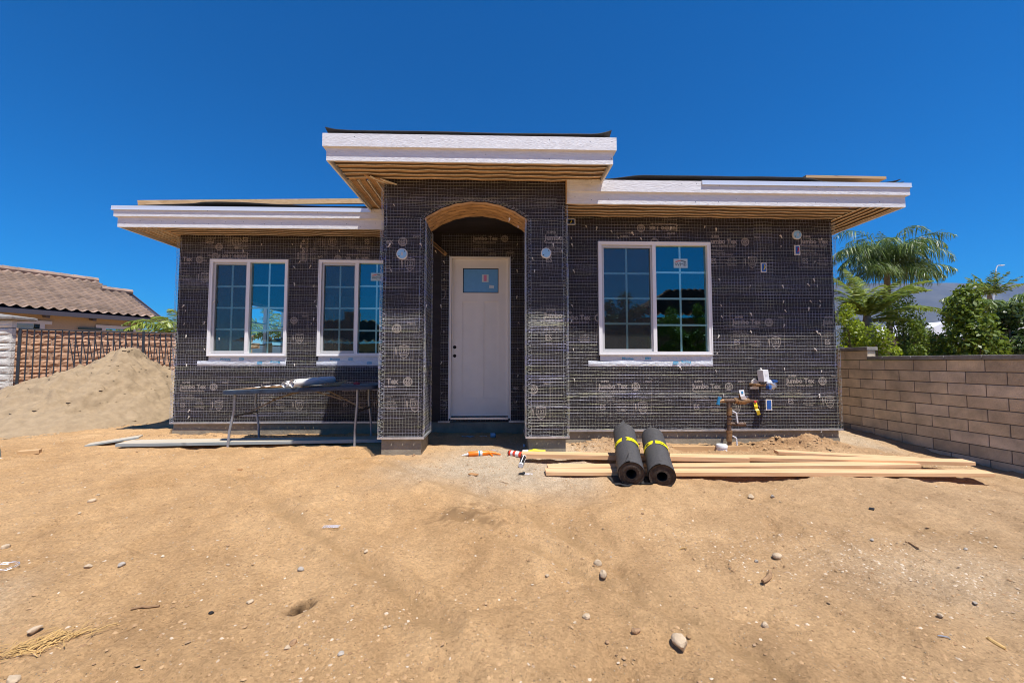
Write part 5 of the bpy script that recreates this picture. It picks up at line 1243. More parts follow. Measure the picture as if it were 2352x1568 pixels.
mb = MB(); mb.tube([(0.13, 0, 0.004), (0.17, -0.01, 0.002), (0.255, -0.055, -0.015)], [0.022, 0.017, 0.010], 10); mb.tube([(0.135, -0.01, 0.0), (0.145, -0.045, -0.012), (0.15, -0.085, -0.016)], [0.012, 0.010, 0.009], 9); mb.build('grip', M['orange'], t, smooth=True)
mb = MB(); mb.tube([(0.12, 0.0, 0.02), (0.17, 0.03, 0.02), (0.22, 0.035, 0.015), (0.235, 0.0, 0.01), (0.232, -0.015, 0.005)], 0.003, 6); mb.build('plunger_rod', M['zinc'], t)
# striped can
p = atG(1188, 1049); t = thing('sealant_can', 'red and white striped sealant can lying beside the caulk tube', 'can'); frame_at(t, (p.x, p.y, p.z + 0.032), -36)
mb = MB()
for i, (a_, b_) in enumerate(((-0.10, -0.075), (-0.075, -0.045), (-0.045, -0.012), (-0.012, 0.035), (0.035, 0.07))): mb.tube([(a_, 0, 0), (b_, 0, 0)], 0.033, 20, i % 2, caps=True)
mb.build('can_body', [M['dred'], M['sheet']], t, smooth=True); mb = MB(); mb.tube([(-0.118, 0, 0), (-0.100, 0, 0)], [0.026, 0.034], 20); mb.tube([(0.07, 0, 0), (0.08, 0, 0)], [0.033, 0.026], 16); mb.build('can_rim', M['black'], t, smooth=True)
# black and white cartridge leaning on it
pa = atG(1196, 1074) + Vector((0, 0, 0.026)); p2 = atG(1212, 1050); pb = Vector((p2.x + 0.005, p2.y + 0.02, p2.z + 0.115)); t = thing('caulk_tube', 'black and white caulk tube leaning on the striped can and board end', 'caulk tube', tuple(pa))
d = (pb - pa).normalized(); sd = d.cross(Vector((0, 0, 1))).normalized(); up = sd.cross(d); t.rotation_euler = Matrix((d, up.cross(d), up)).transposed().to_3x3().to_euler()
mb = MB(); mb.tube([(0.0, 0, 0), (0.215, 0, 0)], 0.0245, 20, 0); mb.tube([(-0.004, 0, 0), (0.022, 0, 0)], 0.0255, 20, 1); mb.tube([(0.195, 0, 0), (0.220, 0, 0)], 0.0252, 20, 1)
for k in range(3): mb.box(0.04 + k * 0.045, 0.07 + k * 0.045, -0.0265, -0.0240, -0.004, 0.004, 1); 
mb.box(0.03, 0.19, -0.004, 0.004, 0.0235, 0.0255, 1); mb.build('cartridge', [M['black'], M['white']], t, smooth=True)
mb = MB(); mb.tube([(0.220, 0, 0), (0.232, 0, 0), (0.320, 0, 0)], [0.016, 0.011, 0.003], 12); mb.build('nozzle', M['white'], t, smooth=True)
# glass of clear plastic behind, yellow scrap behind the board
p = atG(1206, 1047); mb = MB(); mb.tube([(0, 0, 0), (0.07, 0.01, 0)], [0.028, 0.024], 14); mb.tube([(-0.005, 0, 0), (0.0, 0, 0)], 0.030, 14); o = mb.build('clear_cup', M['curtain'], smooth=True); o.location = (p.x - 0.02, p.y + 0.06, p.z + 0.028); o.rotation_euler = (0, 0, R(20)); tag(o, 'crumpled clear plastic cup behind the caulk tube', 'cup')
p = Vector((0.42, 4.68, gz(0.42, 4.68))); mb = MB(); mb.tube([(-0.10, 0, 0.02), (-0.03, 0, 0.03), (0.10, 0, 0.022)], [0.016, 0.024, 0.018], 12); mb.tube([(-0.16, 0.01, 0.016), (-0.10, 0, 0.02)], [0.024, 0.026], 12, 1); o = mb.build('yellow_tube', [M['band'], M['sheet']], smooth=True); o.location = (p.x, p.y, p.z + 0.035); tag(o, 'yellow plastic tube wedged between the board and the right pier', 'tube')
# cup and plastic rags in the porch shade
p = atG(1132, 996); mb = MB(); mb.tube([(0, 0, 0), (0.07, 0, 0)], [0.036, 0.030], 16); mb.tube([(0.07, 0, 0), (0.078, 0, 0)], 0.034, 16, 1); o = mb.build('dented_can', [M['litebox'], M['black']], smooth=True); o.location = (p.x - 0.03, 5.9, gz(p.x, 5.9) + 0.034); o.rotation_euler = (0, 0, R(8)); tag(o, 'small blue-grey can lying at the foot of the front door', 'can')
def rag(name, u, v, w, h, seed, m, label, cat='rag', Y=None):
    p = atG(u, v); Y = Y or p.y; mb = MB(); V = []
    for i in range(12):
        for j in range(6):
            x = w * (i / 11 - 0.5); y = h * (j / 5 - 0.5) * (0.5 + 0.5 * math.sin(PI * i / 11)) + 0.01 * math.sin(i * 1.3 + seed); V.append((x, y, 0.012 + 0.014 * float(vnoise(i * 0.6, j * 0.8, 1.0, seed)) + gz(p.x + x, Y + y) - gz(p.x, Y)))
    mb.grid(V, 12, 6); mb.grid([(q[0], q[1], q[2] - 0.002) for q in V], 12, 6); o = mb.build(name, m, smooth=True); o.location = (p.x, Y, gz(p.x, Y)); o.rotation_euler = (0, 0, R(-6)); return tag(o, label, cat)
rag('plastic_rag', 1080, 993, 0.20, 0.05, 2, M['litebox'], 'thin strip of bluish plastic left of the blue-grey can', Y=5.86)
rag('plastic_scrap', 1112, 998, 0.11, 0.02, 5, M['sheet'], 'tiny torn white plastic scrap between the strip and the can', Y=5.84)
block('blue_cap', 1204, 1025, 0.025, 0.025, 0.03, 20, M['litebox'], 'tiny light blue cap in the shade beside the right pier', 'cap')
block('pale_shim', 1087, 1089, 0.09, 0.05, 0.006, -30, M['card'], 'pale flat wood shim on the gravel below the caulking gun', 'shim')
p = atG(1198, 1090); mb = MB(); mb.tube([(-0.03, 0, 0.008), (0.01, 0, 0.012), (0.03, 0.008, 0.02)], [0.008, 0.014, 0.012], 9); o = mb.build('black_fitting', M['black']); o.location = p; tag(o, 'small black rubber fitting below the caulk tube', 'fitting')
# bits of metal lath on the ground
def lath_bit(u, v, w, h, rz, label, nx=7):
    p = atG(u, v); mb = MB()
    for i in range(nx + 1): x = w * (i / nx - 0.5); mb.tube([(x, -h / 2, 0.006), (x + w * 0.05, h / 2, 0.010)], 0.0012, 4)
    for k in (-1, 0, 1): mb.tube([(-w / 2, k * h / 2, 0.008), (w / 2, k * h / 2, 0.008)], 0.0013, 4)
    for i in range(nx): s_ = 1 if i % 2 else -1; x = w * (i / nx - 0.5); mb.tube([(x, -s_ * h / 2, 0.009), (x + w / nx, s_ * h / 2, 0.009)], 0.0011, 4)
    o = mb.build('wire_scrap', M['wire']); o.location = p; o.rotation_euler = (0, 0, R(rz)); return tag(o, label, 'wire scrap')
lath_bit(760, 1211, 0.105, 0.035, 4, 'cut strip of grey truss wire alone in the middle left of the yard'); lath_bit(1213, 1090, 0.085, 0.045, -8, 'small piece of perforated metal lath near the black fitting', 12)
p = atG(10, 1306); mb = MB(); P = [(0.055 * math.cos(a_ * 0.35) * (1 + 0.05 * (a_ % 3)), 0.05 * math.sin(a_ * 0.35), 0.008 + 0.004 * (a_ % 4)) for a_ in range(38)]; mb.tube(P, 0.0013, 4); o = mb.build('wire_coil', M['wire']); o.location = p; tag(o, 'thin loop of grey wire at the left edge of the yard', 'wire loop')
p = atG(2122 / 1.0 * 0 + 2154 * 1.0, 1488); 
def rod(name, u0, v0, u1, v1, r, m, label, cat, lift=0.006, bend=0.0, n=8):
    a, b = atG(u0, v0), atG(u1, v1); c = (a + b) / 2; P = []
    for i in range(n + 1):
        t_ = i / n; q = a.lerp(b, t_) + Vector((0, bend * math.sin(PI * t_), 0)); q.z = gz(q.x, q.y) + lift; P.append(q - c)
    mb = MB(); mb.tube(P, [r * (0.7 + 0.3 * math.sin(PI * (i + 0.5) / (n + 1))) for i in range(n + 1)], 7); o = mb.build(name, m); o.location = c; return tag(o, label, cat)
rod('long_nail', 2154, 1462, 2183, 1470, 0.0028, M['zinc'], 'shiny grey nail lying near the lower right of the yard', 'nail')
TW = [(300, 1295 - 28, 372, 1240, 'pale dry twig pointing up the slope on the left side'), (300, 1401, 367, 1395, 'brown broken stick left of the black pebble'), (2020, 1256, 2050, 1260, 'thin brown twig on the right side near the block wall'), (2170, 1478, 2196, 1494, 'pale split stick in the lower right corner'), (1150, 1098, 1164, 1107, 'short bent twig on the gravel apron'), (1980, 1320 - 60, 2010, 1290 - 20, 'dark twig below the right end of the boards')]
TW = [(300, 1401, 366, 1393, 'brown broken stick on the lower left, left of the black pebble', 0.006), (768, 1203 - 150 + 4, 812, 1050, 'straw-coloured splinter on the dirt below the folding table legs', 0.003),
      (2020 + 60, 1245, 2110, 1260, 'dark brown twig on the right, up the slope from the nail', 0.005), (2268, 1466, 2310, 1492, 'thick pale stick near the right edge of the yard', 0.009), (1146, 1086 + 20, 1168, 1112, 'tiny curved twig on the gravel apron before the door', 0.0025), (1555, 1268, 1578, 1262, 'white splinter in the middle of the right foreground', 0.003)]
for (u0, v0, u1, v1, lb, r) in TW: rod('twig', u0, v0, u1, v1, r, M['twig'] if 'brown' in lb or 'twig' in lb else M['straw'], lb, 'twig', bend=0.006)
# wood crescent chunk
rod('bark_piece', 1752, 1340, 1768, 1316, 0.013, M['twig'], 'curved brown piece of bark between the pebbles on the right', 'bark', bend=-0.02, lift=0.012)
block('black_scrap', 2002, 1169, 0.045, 0.03, 0.008, 40, M['black'], 'small scrap of black felt in the dirt below the long boards', 'felt scrap')
# straw tuft lower left
p = atG(70, 1490); mb = MB()
for i in range(150):
    a_ = R(30) + 0.9 * rnd.gauss(0, 1); L0 = 0.02 + 0.05 * rnd.random(); x = 0.085 * rnd.gauss(0, 1); y = 0.30 * x + 0.040 * rnd.gauss(0, 1)
    q0 = Vector((x, y, 0)); q1 = Vector((x + L0 * math.cos(a_), y + L0 * math.sin(a_), 0)); q0.z = gz(p.x + x, p.y + y) - p.z + 0.004 + 0.01 * rnd.random(); q1.z = gz(p.x + q1.x, p.y + q1.y) - p.z + 0.004 + 0.02 * rnd.random()
    mb.tube([q0, (q0 + q1) / 2 + Vector((0, 0, 0.004)), q1], 0.0011 + 0.001 * rnd.random(), 4)
o = mb.build('straw_clump', M['straw']); o.location = p; tag(o, 'clump of dry straw stalks in the lower left corner', 'straw', kind='stuff')

# ---------------------------------------------------------------- stones lying in the yard
def rock(u, v, s, sy, sz, m, label, seed, flat=0.0):
    rg = np.random.RandomState(seed); bm_n = 3; V = []; nu_, nv_ = 12, 16
    ph = rg.rand(6) * 6; mb = MB()
    planes = [(rg.randn(3), 0.62 + 0.25 * rg.rand()) for _ in range(9)]
    for i in range(nu_ + 1):
        th = PI * i / nu_
        for j in range(nv_):
            a_ = 2 * PI * j / nv_; d_ = np.array([math.sin(th) * math.cos(a_), math.sin(th) * math.sin(a_), math.cos(th)]); r_ = 1.0
            for (n_, c_) in planes:
                n2 = n_ / np.linalg.norm(n_); k_ = d_ @ n2
                if k_ > 0.05: r_ = min(r_, c_ / k_)
            r_ *= 1 + 0.05 * math.sin(3 * d_[0] + ph[0]) + 0.03 * rg.randn() * 0.5
            V.append((d_[0] * r_ * s, d_[1] * r_ * s * sy, d_[2] * r_ * s * sz))
    mb.grid(V, nu_ + 1, nv_, 0, wrap=True); p = atG(u, v); o = mb.build('stone', m, smooth=False); o.location = (p.x, p.y, p.z + s * sz * 0.45); o.rotation_euler = (0, 0, rg.rand() * 6); 
    if s > 0.02:
        for pl in o.data.polygons: pl.use_smooth = True
        try: o.data.set_sharp_from_angle(angle=R(28))
        except Exception: pass
    return tag(o, label, 'stone', 'stones lying about the yard')
RK = [(1562, 1481, 0.047, .75, .6, 'rock', 'largest pale stone, bottom right of centre'), (1372, 1296, .026, .7, .8, 'rock', 'upper of two angular pale stones right of centre'), (1385, 1322, .026, .8, .8, 'rock', 'lower of two angular pale stones right of centre'),
      (1725, 1143, .036, .6, .6, 'rock', 'smooth pale oval stone just below the long boards'), (1775, 1141, .018, .8, .8, 'rockg', 'small grey stone right of the oval stone under the boards'), (1786, 1280, .030, .7, .6, 'rock', 'rounded cream stone above the bark piece'),
      (1737, 1290, .014, .8, .7, 'rockg', 'little grey stone left of the rounded cream stone'), (1757, 1437, .019, .9, .7, 'rock', 'round tan stone below the bark piece'), (1347, 1418, .021, .8, .7, 'rock', 'pale broken stone up and left of the largest stone'),
      (1462, 1451, .024, .6, .6, 'clod', 'brown flat clod left of the largest stone'), (691, 1309, .019, .8, .7, 'rockg', 'dull grey stone above the small hole'), (574, 1383, .017, .9, .6, 'rock', 'tan stone halfway between the black pebble and the hole'),
      (485, 1409, .014, .5, .6, 'black', 'shiny black pebble left of the small hole'), (672, 1478, .018, .8, .7, 'clod', 'brown lump just below the small hole'), (783, 1502, .014, .8, .6, 'rockg', 'smooth grey pebble right of the brown lump at the bottom'),
      (660, 1489, .015, .9, .6, 'rock', 'white stone close under the brown lump'), (80, 1370 + 78, .032, .5, .4, 'rock', 'flat pale slab of stone at the lower left edge'), (30, 1562, .034, .5, .4, 'rock', 'pale slab of stone in the bottom left corner'),
      (211, 1152, .026, .8, .7, 'rock', 'pale tan stone on the left slope below the wood block'), (183, 1177, .018, .7, .5, 'rock', 'tan stone just below and left of the left-slope stone'), (225, 1137, .016, .7, .5, 'rock', 'flat white stone just above the left-slope stone'), (13, 1257, .025, .8, .6, 'rock', 'brown-white stone at the left edge of the yard'),
      (204, 1300, .022, .7, .5, 'rock', 'pale flat stone left of the dark wedge stone'), (279, 1298, .019, .8, .7, 'rockg', 'dark wedge-shaped stone on the left foreground'), (841, 1266, .016, .8, .5, 'rock', 'cream pebble in the middle foreground'), (524, 1371 - 74, .012, .8, .5, 'rock', 'single cream chip on the left foreground'),
      (1257, 1323, .014, .8, .7, 'rock', 'small tan pebble left of the two angular stones'), (1395, 1475, .011, .8, .6, 'clod', 'dark crumb of dirt left of the largest stone'), (2003, 1240, .014, .8, .6, 'rockg', 'grey pebble on the right slope'), (2218, 1262, .014, .8, .7, 'rockg', 'dark pebble near the block wall'),
      (2160, 1415, .014, .8, .7, 'rock', 'small round pebble at the lower right'), (1338, 1056, .026, .8, .7, 'rock', 'pale stone between the porch board and the front board'), (1326, 1058, .018, .9, .6, 'rock', 'smaller stone beside the pale stone between the boards'), (1913, 1046, .034, .8, .8, 'clod', 'brown clod beside the riser pipe trench'),
      (950, 1046, .022, .8, .6, 'clod', 'brown clod at the foot of the left pier'), (1320, 1430, .010, .8, .6, 'rock', 'tiny pebble left of the pale broken stone'), (885, 1441, .010, .8, .6, 'rock', 'tiny white pebble right of the hole'), (470, 1072, .010, .8, .6, 'rockg', 'tiny grey pebble below the table'), (690, 1140, .012, .8, .6, 'clod', 'little dark pebble in the middle of the left yard'),
      (1476, 1180, .012, .8, .6, 'clod', 'little brown pebble below the felt rolls'), (2240, 1345 + 40, .012, .8, .6, 'rockg', 'small slate chip at the right edge')]
for i, (u, v, s_, sy, sz, m_, lb) in enumerate(RK): rock(u, v, s_, sy, sz, M[m_], lb, 100 + i)
# ---------------------------------------------------------------- pile of sand
def pile_h(x, y):
    cx, cy = -7.72, 8.5
    dx = x - cx; dy = y - cy
    rx = np.where(dx < 0, 2.45, 1.62); ry = np.where(dy < 0, 2.6, 2.4)
    d = np.sqrt((dx / rx) ** 2 + (dy / ry) ** 2)
    h = 1.36 * np.clip(1 - d, 0, 1) ** 1.12
    h = np.where(d < 0.16, h - 0.9 * (0.16 - d) ** 1.5, h)
    n = 0.10 * vnoise(x, y, 1.1, 5) + 0.08 * vnoise(x, y, 2.7, 9) + 0.06 * vnoise(x, y, 7, 2) + 0.04 * vnoise(x, y, 16, 2)
    # small slips: sharp little scarps
    sc = np.zeros_like(d)
    for (ax, ay, L, k) in ((-7.35, 7.55, 0.42, 1.0), (-6.75, 7.35, 0.35, 0.8), (-7.6, 6.95, 0.55, 0.7), (-8.6, 7.3, 0.3, 0.6), (-8.1, 8.0, 0.25, 0.6)):
        q = (y - ay) + 0.55 * (x - ax) ** 2 / L + 0.06 * vnoise(x, y, 6, 3, 3); wv = np.exp(-((x - ax) / L) ** 4)
        sc = sc - k * 0.06 * wv * sstep(0.10, -0.02, q) * sstep(-0.6, -0.05, q)
    ter = 0.070 * sstep(-0.015, 0.015, vnoise(x, y, 1.5, 3, 1)) + 0.060 * sstep(-0.02, 0.02, vnoise(x, y, 2.6, 7, 1)) + 0.040 * sstep(-0.02, 0.02, vnoise(x, y, 5.5, 1, 6)) + 0.025 * sstep(-0.03, 0.03, vnoise(x, y, 11, 1, 6))
    h = h + (ter - 0.09) * sstep(0.05, 0.5, h)
    return h * (1 + n * 1.0) + sc * (h > 0.1) + (n * 0.4) * (h > 0.02), h
px_ = np.arange(-13.0, -4.3, 0.03); py_ = np.arange(5.9, 11.2, 0.03); X, Y = np.meshgrid(px_, py_, indexing='ij'); H, H0 = pile_h(X, Y); Zp = gheight(X, Y) - 0.03 + np.where(H0 > 0, H, -0.15) + 0.03 * sstep(0, 0.1, H0)
nI, nJ = X.shape; idx = np.arange(nI * nJ).reshape(nI, nJ); keep = (H0[:-1, :-1] > 0) | (H0[1:, 1:] > 0)
Qp = np.stack([idx[:-1, :-1], idx[1:, :-1], idx[1:, 1:], idx[:-1, 1:]], -1)[keep].reshape(-1, 4)
M['sand'] = mat('grey_beige_sand', (0.32, 0.235, 0.145), 0.95, noise=0.14, nscale=9, bump=1.0, bscale=18, spec=0.2)
SP = link('sand_pile', np_mesh('sand_pile', np.stack([X, Y, Zp], -1).reshape(-1, 3), Qp, M['sand'], smooth=True))
nl_ = 5200; a_ = rs.rand(nl_) * 2 * PI; d_ = rs.rand(nl_) ** 0.6 * 1.04; lx = -7.72 + np.cos(a_) * d_ * np.where(np.cos(a_) < 0, 2.45, 1.62); ly = 8.5 + np.sin(a_) * d_ * np.where(np.sin(a_) < 0, 2.6, 2.4)
hh, h0_ = pile_h(lx, ly); V, T, A = stones(nl_, lambda q: np.stack([lx, ly], -1), lambda q: 0.006 + 0.05 * rs.rand(nl_) ** 4)
V = V.copy(); V[:, 2] += np.repeat(hh - 0.03 * (h0_ > 0), 7); me = np_mesh('sand_lumps', V, T, M['sand'], tri=True); tag(link('sand_lumps', me, SP), kind='stuff')
tag(SP, 'big heap of beige sand between the iron fence and the left corner of the house', 'sand pile')

# ---------------------------------------------------------------- white block column, iron fence, red block wall
def rough_block(mb, o, du, dn, L, h, z, m, seed, amp=0.02, ns=9, nz=4, depth=0.03):
    """split-faced block: face with origin o (xy), along du, outward dn"""
    rg = np.random.RandomState(seed); k = len(mb.v); A = rg.randn(ns + 1, nz + 1) * amp * 0.5
    A = (A + np.roll(A, 1, 0)) * 0.7; A[0] *= 0; A[-1] *= 0; A[:, 0] *= 0; A[:, -1] *= 0
    for i in range(ns + 1):
        for j in range(nz + 1):
            e = depth * (1 if 0 < i < ns and 0 < j < nz else 0) + A[i, j]
            mb.v.append((o[0] + du[0] * L * i / ns + dn[0] * e, o[1] + du[1] * L * i / ns + dn[1] * e, z + h * j / nz))
    for i in range(ns):
        for j in range(nz): mb.f.append((k + i * (nz + 1) + j, k + (i + 1) * (nz + 1) + j, k + (i + 1) * (nz + 1) + j + 1, k + i * (nz + 1) + j + 1)); mb.m.append(m)
cx0, cy0 = -12.80, 9.95; cw = 0.98; cdp = 0.09; th = R(0); du = (math.cos(th), math.sin(th)); dn = (math.sin(th), -math.cos(th)); ds = (-dn[0], -dn[1])
ct = thing('block_column', 'white split-face block gate column with a pyramid cap at the left edge', 'column', (0, 0, 0))
mb = MB(); z = -0.3; r_ = 0; ch = 0.185
gx_ = lambda s_, t_: (cx0 + du[0] * s_ + ds[0] * t_, cy0 + du[1] * s_ + ds[1] * t_)
while z < 1.95:
    rough_block(mb, (cx0, cy0), du, dn, cw, ch - 0.014, z, 0, 40 + r_, amp=0.012, depth=0.018); o_ = gx_(cw, 0); rough_block(mb, o_, ds, du, cdp, ch - 0.014, z, 0, 80 + r_, amp=0.003, depth=0.004)
    z += ch; r_ += 1
a_, b_, c_, d_ = gx_(0.01, 0.01), gx_(cw - 0.01, 0.01), gx_(cw - 0.01, cdp), gx_(0.01, cdp)
for (p, q) in ((a_, b_), (b_, c_), (c_, d_), (d_, a_)): mb.face([(*p, -0.3), (*q, -0.3), (*q, z), (*p, z)], 1)
mb.build('shaft', [M['splitwhite'], M['mortar']], ct)
mb = MB(); lv = [(-0.10, z + 0.0), (-0.12, z + 0.03), (-0.12, z + 0.07), (-0.09, z + 0.085)]; rings = [[(*gx_(e, e), zz), (*gx_(cw - e, e), zz), (*gx_(cw - e, 0.30 - e), zz), (*gx_(e, 0.30 - e), zz)] for e, zz in lv]
for r0, r1 in zip(rings[:-1], rings[1:]):
    for i in range(4): j = (i + 1) % 4; mb.face([r0[i], r0[j], r1[j], r1[i]])
apex = (*gx_(cw / 2, 0.15), z + 0.17)
for i in range(4): mb.face([rings[-1][i], rings[-1][(i + 1) % 4], apex])
mb.face(rings[0][::-1]); mb.build('cap', M['cap'], ct)

FA, FB = Vector((-11.78, 10.08, 0)), Vector((-9.45, 11.65, 0)); FL = (FB - FA).length; fd_ = (FB - FA).normalized(); ft = thing('iron_fence', 'black iron picket fence with slanted inner bars behind the sand pile', 'fence', tuple(FA), math.atan2(fd_.y, fd_.x))
ZF = 1.915; mb = MB(); mb.box(0, FL + 0.9, -0.02, 0.02, ZF - 0.035, ZF); mb.box(0, FL + 0.9, -0.014, 0.014, 0.16, 0.19); mb.build('rail', M['iron'], ft)
pm = MB(); pm.box(-0.011, 0.011, -0.011, 0.011, 0.06, ZF - 0.035); pme = pm.mesh('picket', M['iron'])
i = 0; x = 0.12
while x < FL + 0.85: o = link('picket', pme, ft); o.location = (x, 0, 0); x += 0.118; i += 1
for k, x in enumerate(np.arange(0.80, FL + 0.7, 0.118)):
    mb = MB(); mb.bar((0, 0.04, ZF - 0.05), (0.22, 0.08, 0.35), 0.018, 0.018); o = mb.build('slanted_bar', M['iron'], ft) if k == 0 else link('slanted_bar', bpy.data.objects['slanted_bar'].data, ft); o.location = (float(x), 0, 0)
mb = MB(); mb.box(FL * 0.79, FL * 0.79 + 0.055, -0.035, 0.02, 0, ZF + 0.03); mb.build('post', M['iron'], ft); mb = MB(); mb.box(-0.02, 0.03, -0.025, 0.025, 0, ZF); mb.build('post', M['iron'], ft)
wt = thing('retaining_wall', 'reddish split-face block retaining wall behind the iron fence', 'block wall'); mb = MB(); wa = Vector((-15.0, 9.6, 0)); wb = Vector((-8.3, 13.5, 0)); wdv = (wb - wa).normalized(); L = (wb - wa).length; dn2 = (wdv.y, -wdv.x); r_ = 0; z = 0.0
while z < 1.86:
    s_ = -0.2 * (r_ % 2)
    while s_ < L: rough_block(mb, (wa.x + wdv.x * s_, wa.y + wdv.y * s_), (wdv.x, wdv.y), dn2, 0.385, 0.178, z, 0, int(s_ * 7 + r_ * 91) + 500, amp=0.018, ns=8, nz=4, depth=0.022); s_ += 0.40
    z += 0.192; r_ += 1
mb.face([(wa.x, wa.y + 0.0, 0), (wb.x, wb.y, 0), (wb.x, wb.y, z), (wa.x, wa.y, z)], 1); mb.build('block_courses', [M['splitred'], M['splitmortar'] if 'splitmortar' in M else M['trimred'] if 'trimred' in M else mat('pinkish_mortar', (0.36, 0.27, 0.21), 0.95)], wt)
mb = MB(); mb.bar(wa + Vector((0, 0.12, z + 0.03)), wb + Vector((0, 0.12, z + 0.03)), 0.32, 0.06); mb.build('cap_course', M['splitred'], wt)

# ---------------------------------------------------------------- tan house with a tile roof on the left
def tile_roof(name, P0, ds_, dt_, L, T, rise, parent, m, slo=lambda t: 0.0, shi=lambda t: 0.0, pitch=0.40, course=0.42, amp=0.075, step=0.085, nper=8):
    ns_ = int(L / pitch * nper); nt_ = int(math.hypot(T, rise) / course); V = []; F = []; k = 0
    ds_ = np.array(ds_); dt_ = np.array(dt_)
    for c_ in range(nt_):
        for (tt, dz) in ((c_ - (0.2 if c_ else 0.0), step), (c_ + 1.0, 0.0)):
            t_ = tt / nt_; s = np.arange(ns_ + 1) * L / ns_; lo = slo(t_); hi = L + shi(t_); s = np.clip(s, lo, hi)
            w_ = np.sin(2 * PI * s / pitch); w_ = np.where(w_ > 0, w_, w_ * 0.6)
            z = P0[2] + rise * t_ + amp * w_ + dz
            V.append(np.stack([P0[0] + ds_[0] * s + dt_[0] * T * t_, P0[1] + ds_[1] * s + dt_[1] * T * t_, z], -1))
        for (i0, i1) in ((k, k + 1),):
            a = np.arange(ns_); n1 = ns_ + 1; F.append(np.stack([i0 * n1 + a, i0 * n1 + a + 1, i1 * n1 + a + 1, i1 * n1 + a], -1))
        if c_: n1 = ns_ + 1; a = np.arange(ns_); F.append(np.stack([(k - 1) * n1 + a, (k - 1) * n1 + a + 1, k * n1 + a + 1, k * n1 + a], -1))
        k += 2
    return link(name, np_mesh(name, np.concatenate(V), np.concatenate(F), m), parent)
E0 = Vector((-15.2, 18.0, 3.0)); dS = Vector((-0.5, -0.867, 0)); nI_ = Vector((-0.867, 0.5, 0)); RUN = 5.0; RISE_ = 2.0; LS = 9.0
nh = thing('neighbour_house', 'tan stucco house with a brown-pink concrete tile roof beyond the left fence', 'house')
roof = tile_roof('roof', E0 - nI_ * 0.0, (dS.x, dS.y), (nI_.x, nI_.y), LS, RUN, RISE_, nh, M['tile'], pitch=0.30, course=0.34, amp=0.05, step=0.075, slo=lambda t: -0.25 if t < 0.7 else 0.30 + (t - 0.7) * 0.9)
mb = MB(); zr = E0.z + RISE_ + 0.08
for k in range(int(LS / 0.42)):
    s0 = 0.55 + 0.42 * k; a = E0 + dS * s0 + nI_ * (RUN + 0.05); b = E0 + dS * (s0 + 0.44) + nI_ * (RUN + 0.05); mb.tube([(a.x, a.y, zr), (b.x, b.y, zr)], [0.13, 0.15], 8)
mb.build('ridge_tiles', M['tile'], roof); mb = MB()
for k in range(3): a = E0 + dS * (-0.25 + 0.36 * k) + nI_ * (RUN * 0.70); b = a + dS * 0.38; mb.tube([(a.x, a.y, E0.z + RISE_ * 0.7 + 0.10), (b.x, b.y, E0.z + RISE_ * 0.7 + 0.10)], [0.12, 0.13], 8)
mb.build('ridge_tiles', M['tile'], roof)
mb = MB(); e = E0 + dS * -0.25; q1 = e + dS * (LS + 0.4); mb.face([e + Vector((0, 0, -0.03)), q1 + Vector((0, 0, -0.03)), q1 + nI_ * RUN + Vector((0, 0, RISE_ - 0.06)), e + nI_ * RUN * 0.7 + Vector((0, 0, RISE_ * 0.7 - 0.06))]); mb.bar(e + Vector((0, 0, -0.10)), e + dS * (LS + 0.4) + Vector((0, 0, -0.10)), 0.05, 0.17); mb.bar(e + Vector((0, 0, -0.10)), e + nI_ * 4.2 + Vector((0, 0, 1.62)), 0.05, 0.17)
for k in range(7): q = E0 + dS * (0.7 + 1.25 * k) + nI_ * 0.06; mb.bar(q + Vector((0, 0, -0.22)), q + nI_ * 0.45 + Vector((0, 0, -0.16)), 0.10, 0.12)
mb.build('eave_board', M['eave'], nh)
w0 = E0 + nI_ * 0.5 + dS * 0.35
mb = MB(); q = w0 + dS * LS; zt = 2.92
for (p_, q_) in ((w0, q), (w0 + nI_ * 8, w0)): mb.face([(p_.x, p_.y, 0), (q_.x, q_.y, 0), (q_.x, q_.y, zt), (p_.x, p_.y, zt)])
mb.face([(w0.x, w0.y, zt), ((w0 + nI_ * 8).x, (w0 + nI_ * 8).y, zt), ((w0 + nI_ * 4.3).x, (w0 + nI_ * 4.3).y, zt + 1.2)])
e2 = E0 + nI_ * 0.0; r2 = E0 + nI_ * RUN
mb.face([(e2.x, e2.y, 2.88), ((e2 + dS * LS).x, (e2 + dS * LS).y, 2.88), ((w0 + dS * LS).x, (w0 + dS * LS).y, 2.91), (w0.x, w0.y, 2.91)])
far = E0 + nI_ * (2 * RUN); r3 = r2 + dS * 1.2; f3 = far + dS * 1.2; mb.face([(r3.x, r3.y, E0.z - 0.05 + RISE_), ((r2 + dS * LS).x, (r2 + dS * LS).y, E0.z - 0.05 + RISE_), ((far + dS * LS).x, (far + dS * LS).y, 2.8), (f3.x, f3.y, 2.8)])
mb.build('wall', M['stucco'], nh)
def nwin(s0, s1, z0, z1, shut=False):
    f_ = MB(); on = -nI_ * 0.03
    def bx(a, b, c, d, off_, mbx, m=0):
        p0 = w0 + dS * a - nI_ * off_; p1 = w0 + dS * b - nI_ * off_; mbx.bar((p0.x, p0.y, (c + d) / 2), (p1.x, p1.y, (c + d) / 2), 0.06, d - c, m)
    bx(s0 - 0.30, s1 + 0.30, z1, z1 + 0.13, 0.02, f_); bx(s0 - 0.12, s0, z0, z1, 0.02, f_); bx(s1, s1 + 0.12, z0, z1, 0.02, f_); o = f_.build('window', M['trim'], nh)
    g_ = MB(); bx(s0, s1, z0, z1, 0.0, g_); g_.build('pane', M['glassfar'], o)
    if shut: g_ = MB(); bx(s1 + 0.14, s1 + 0.80, z0, z1 - 0.02, 0.04, g_); g_.build('shutter', M['shutter'], o)
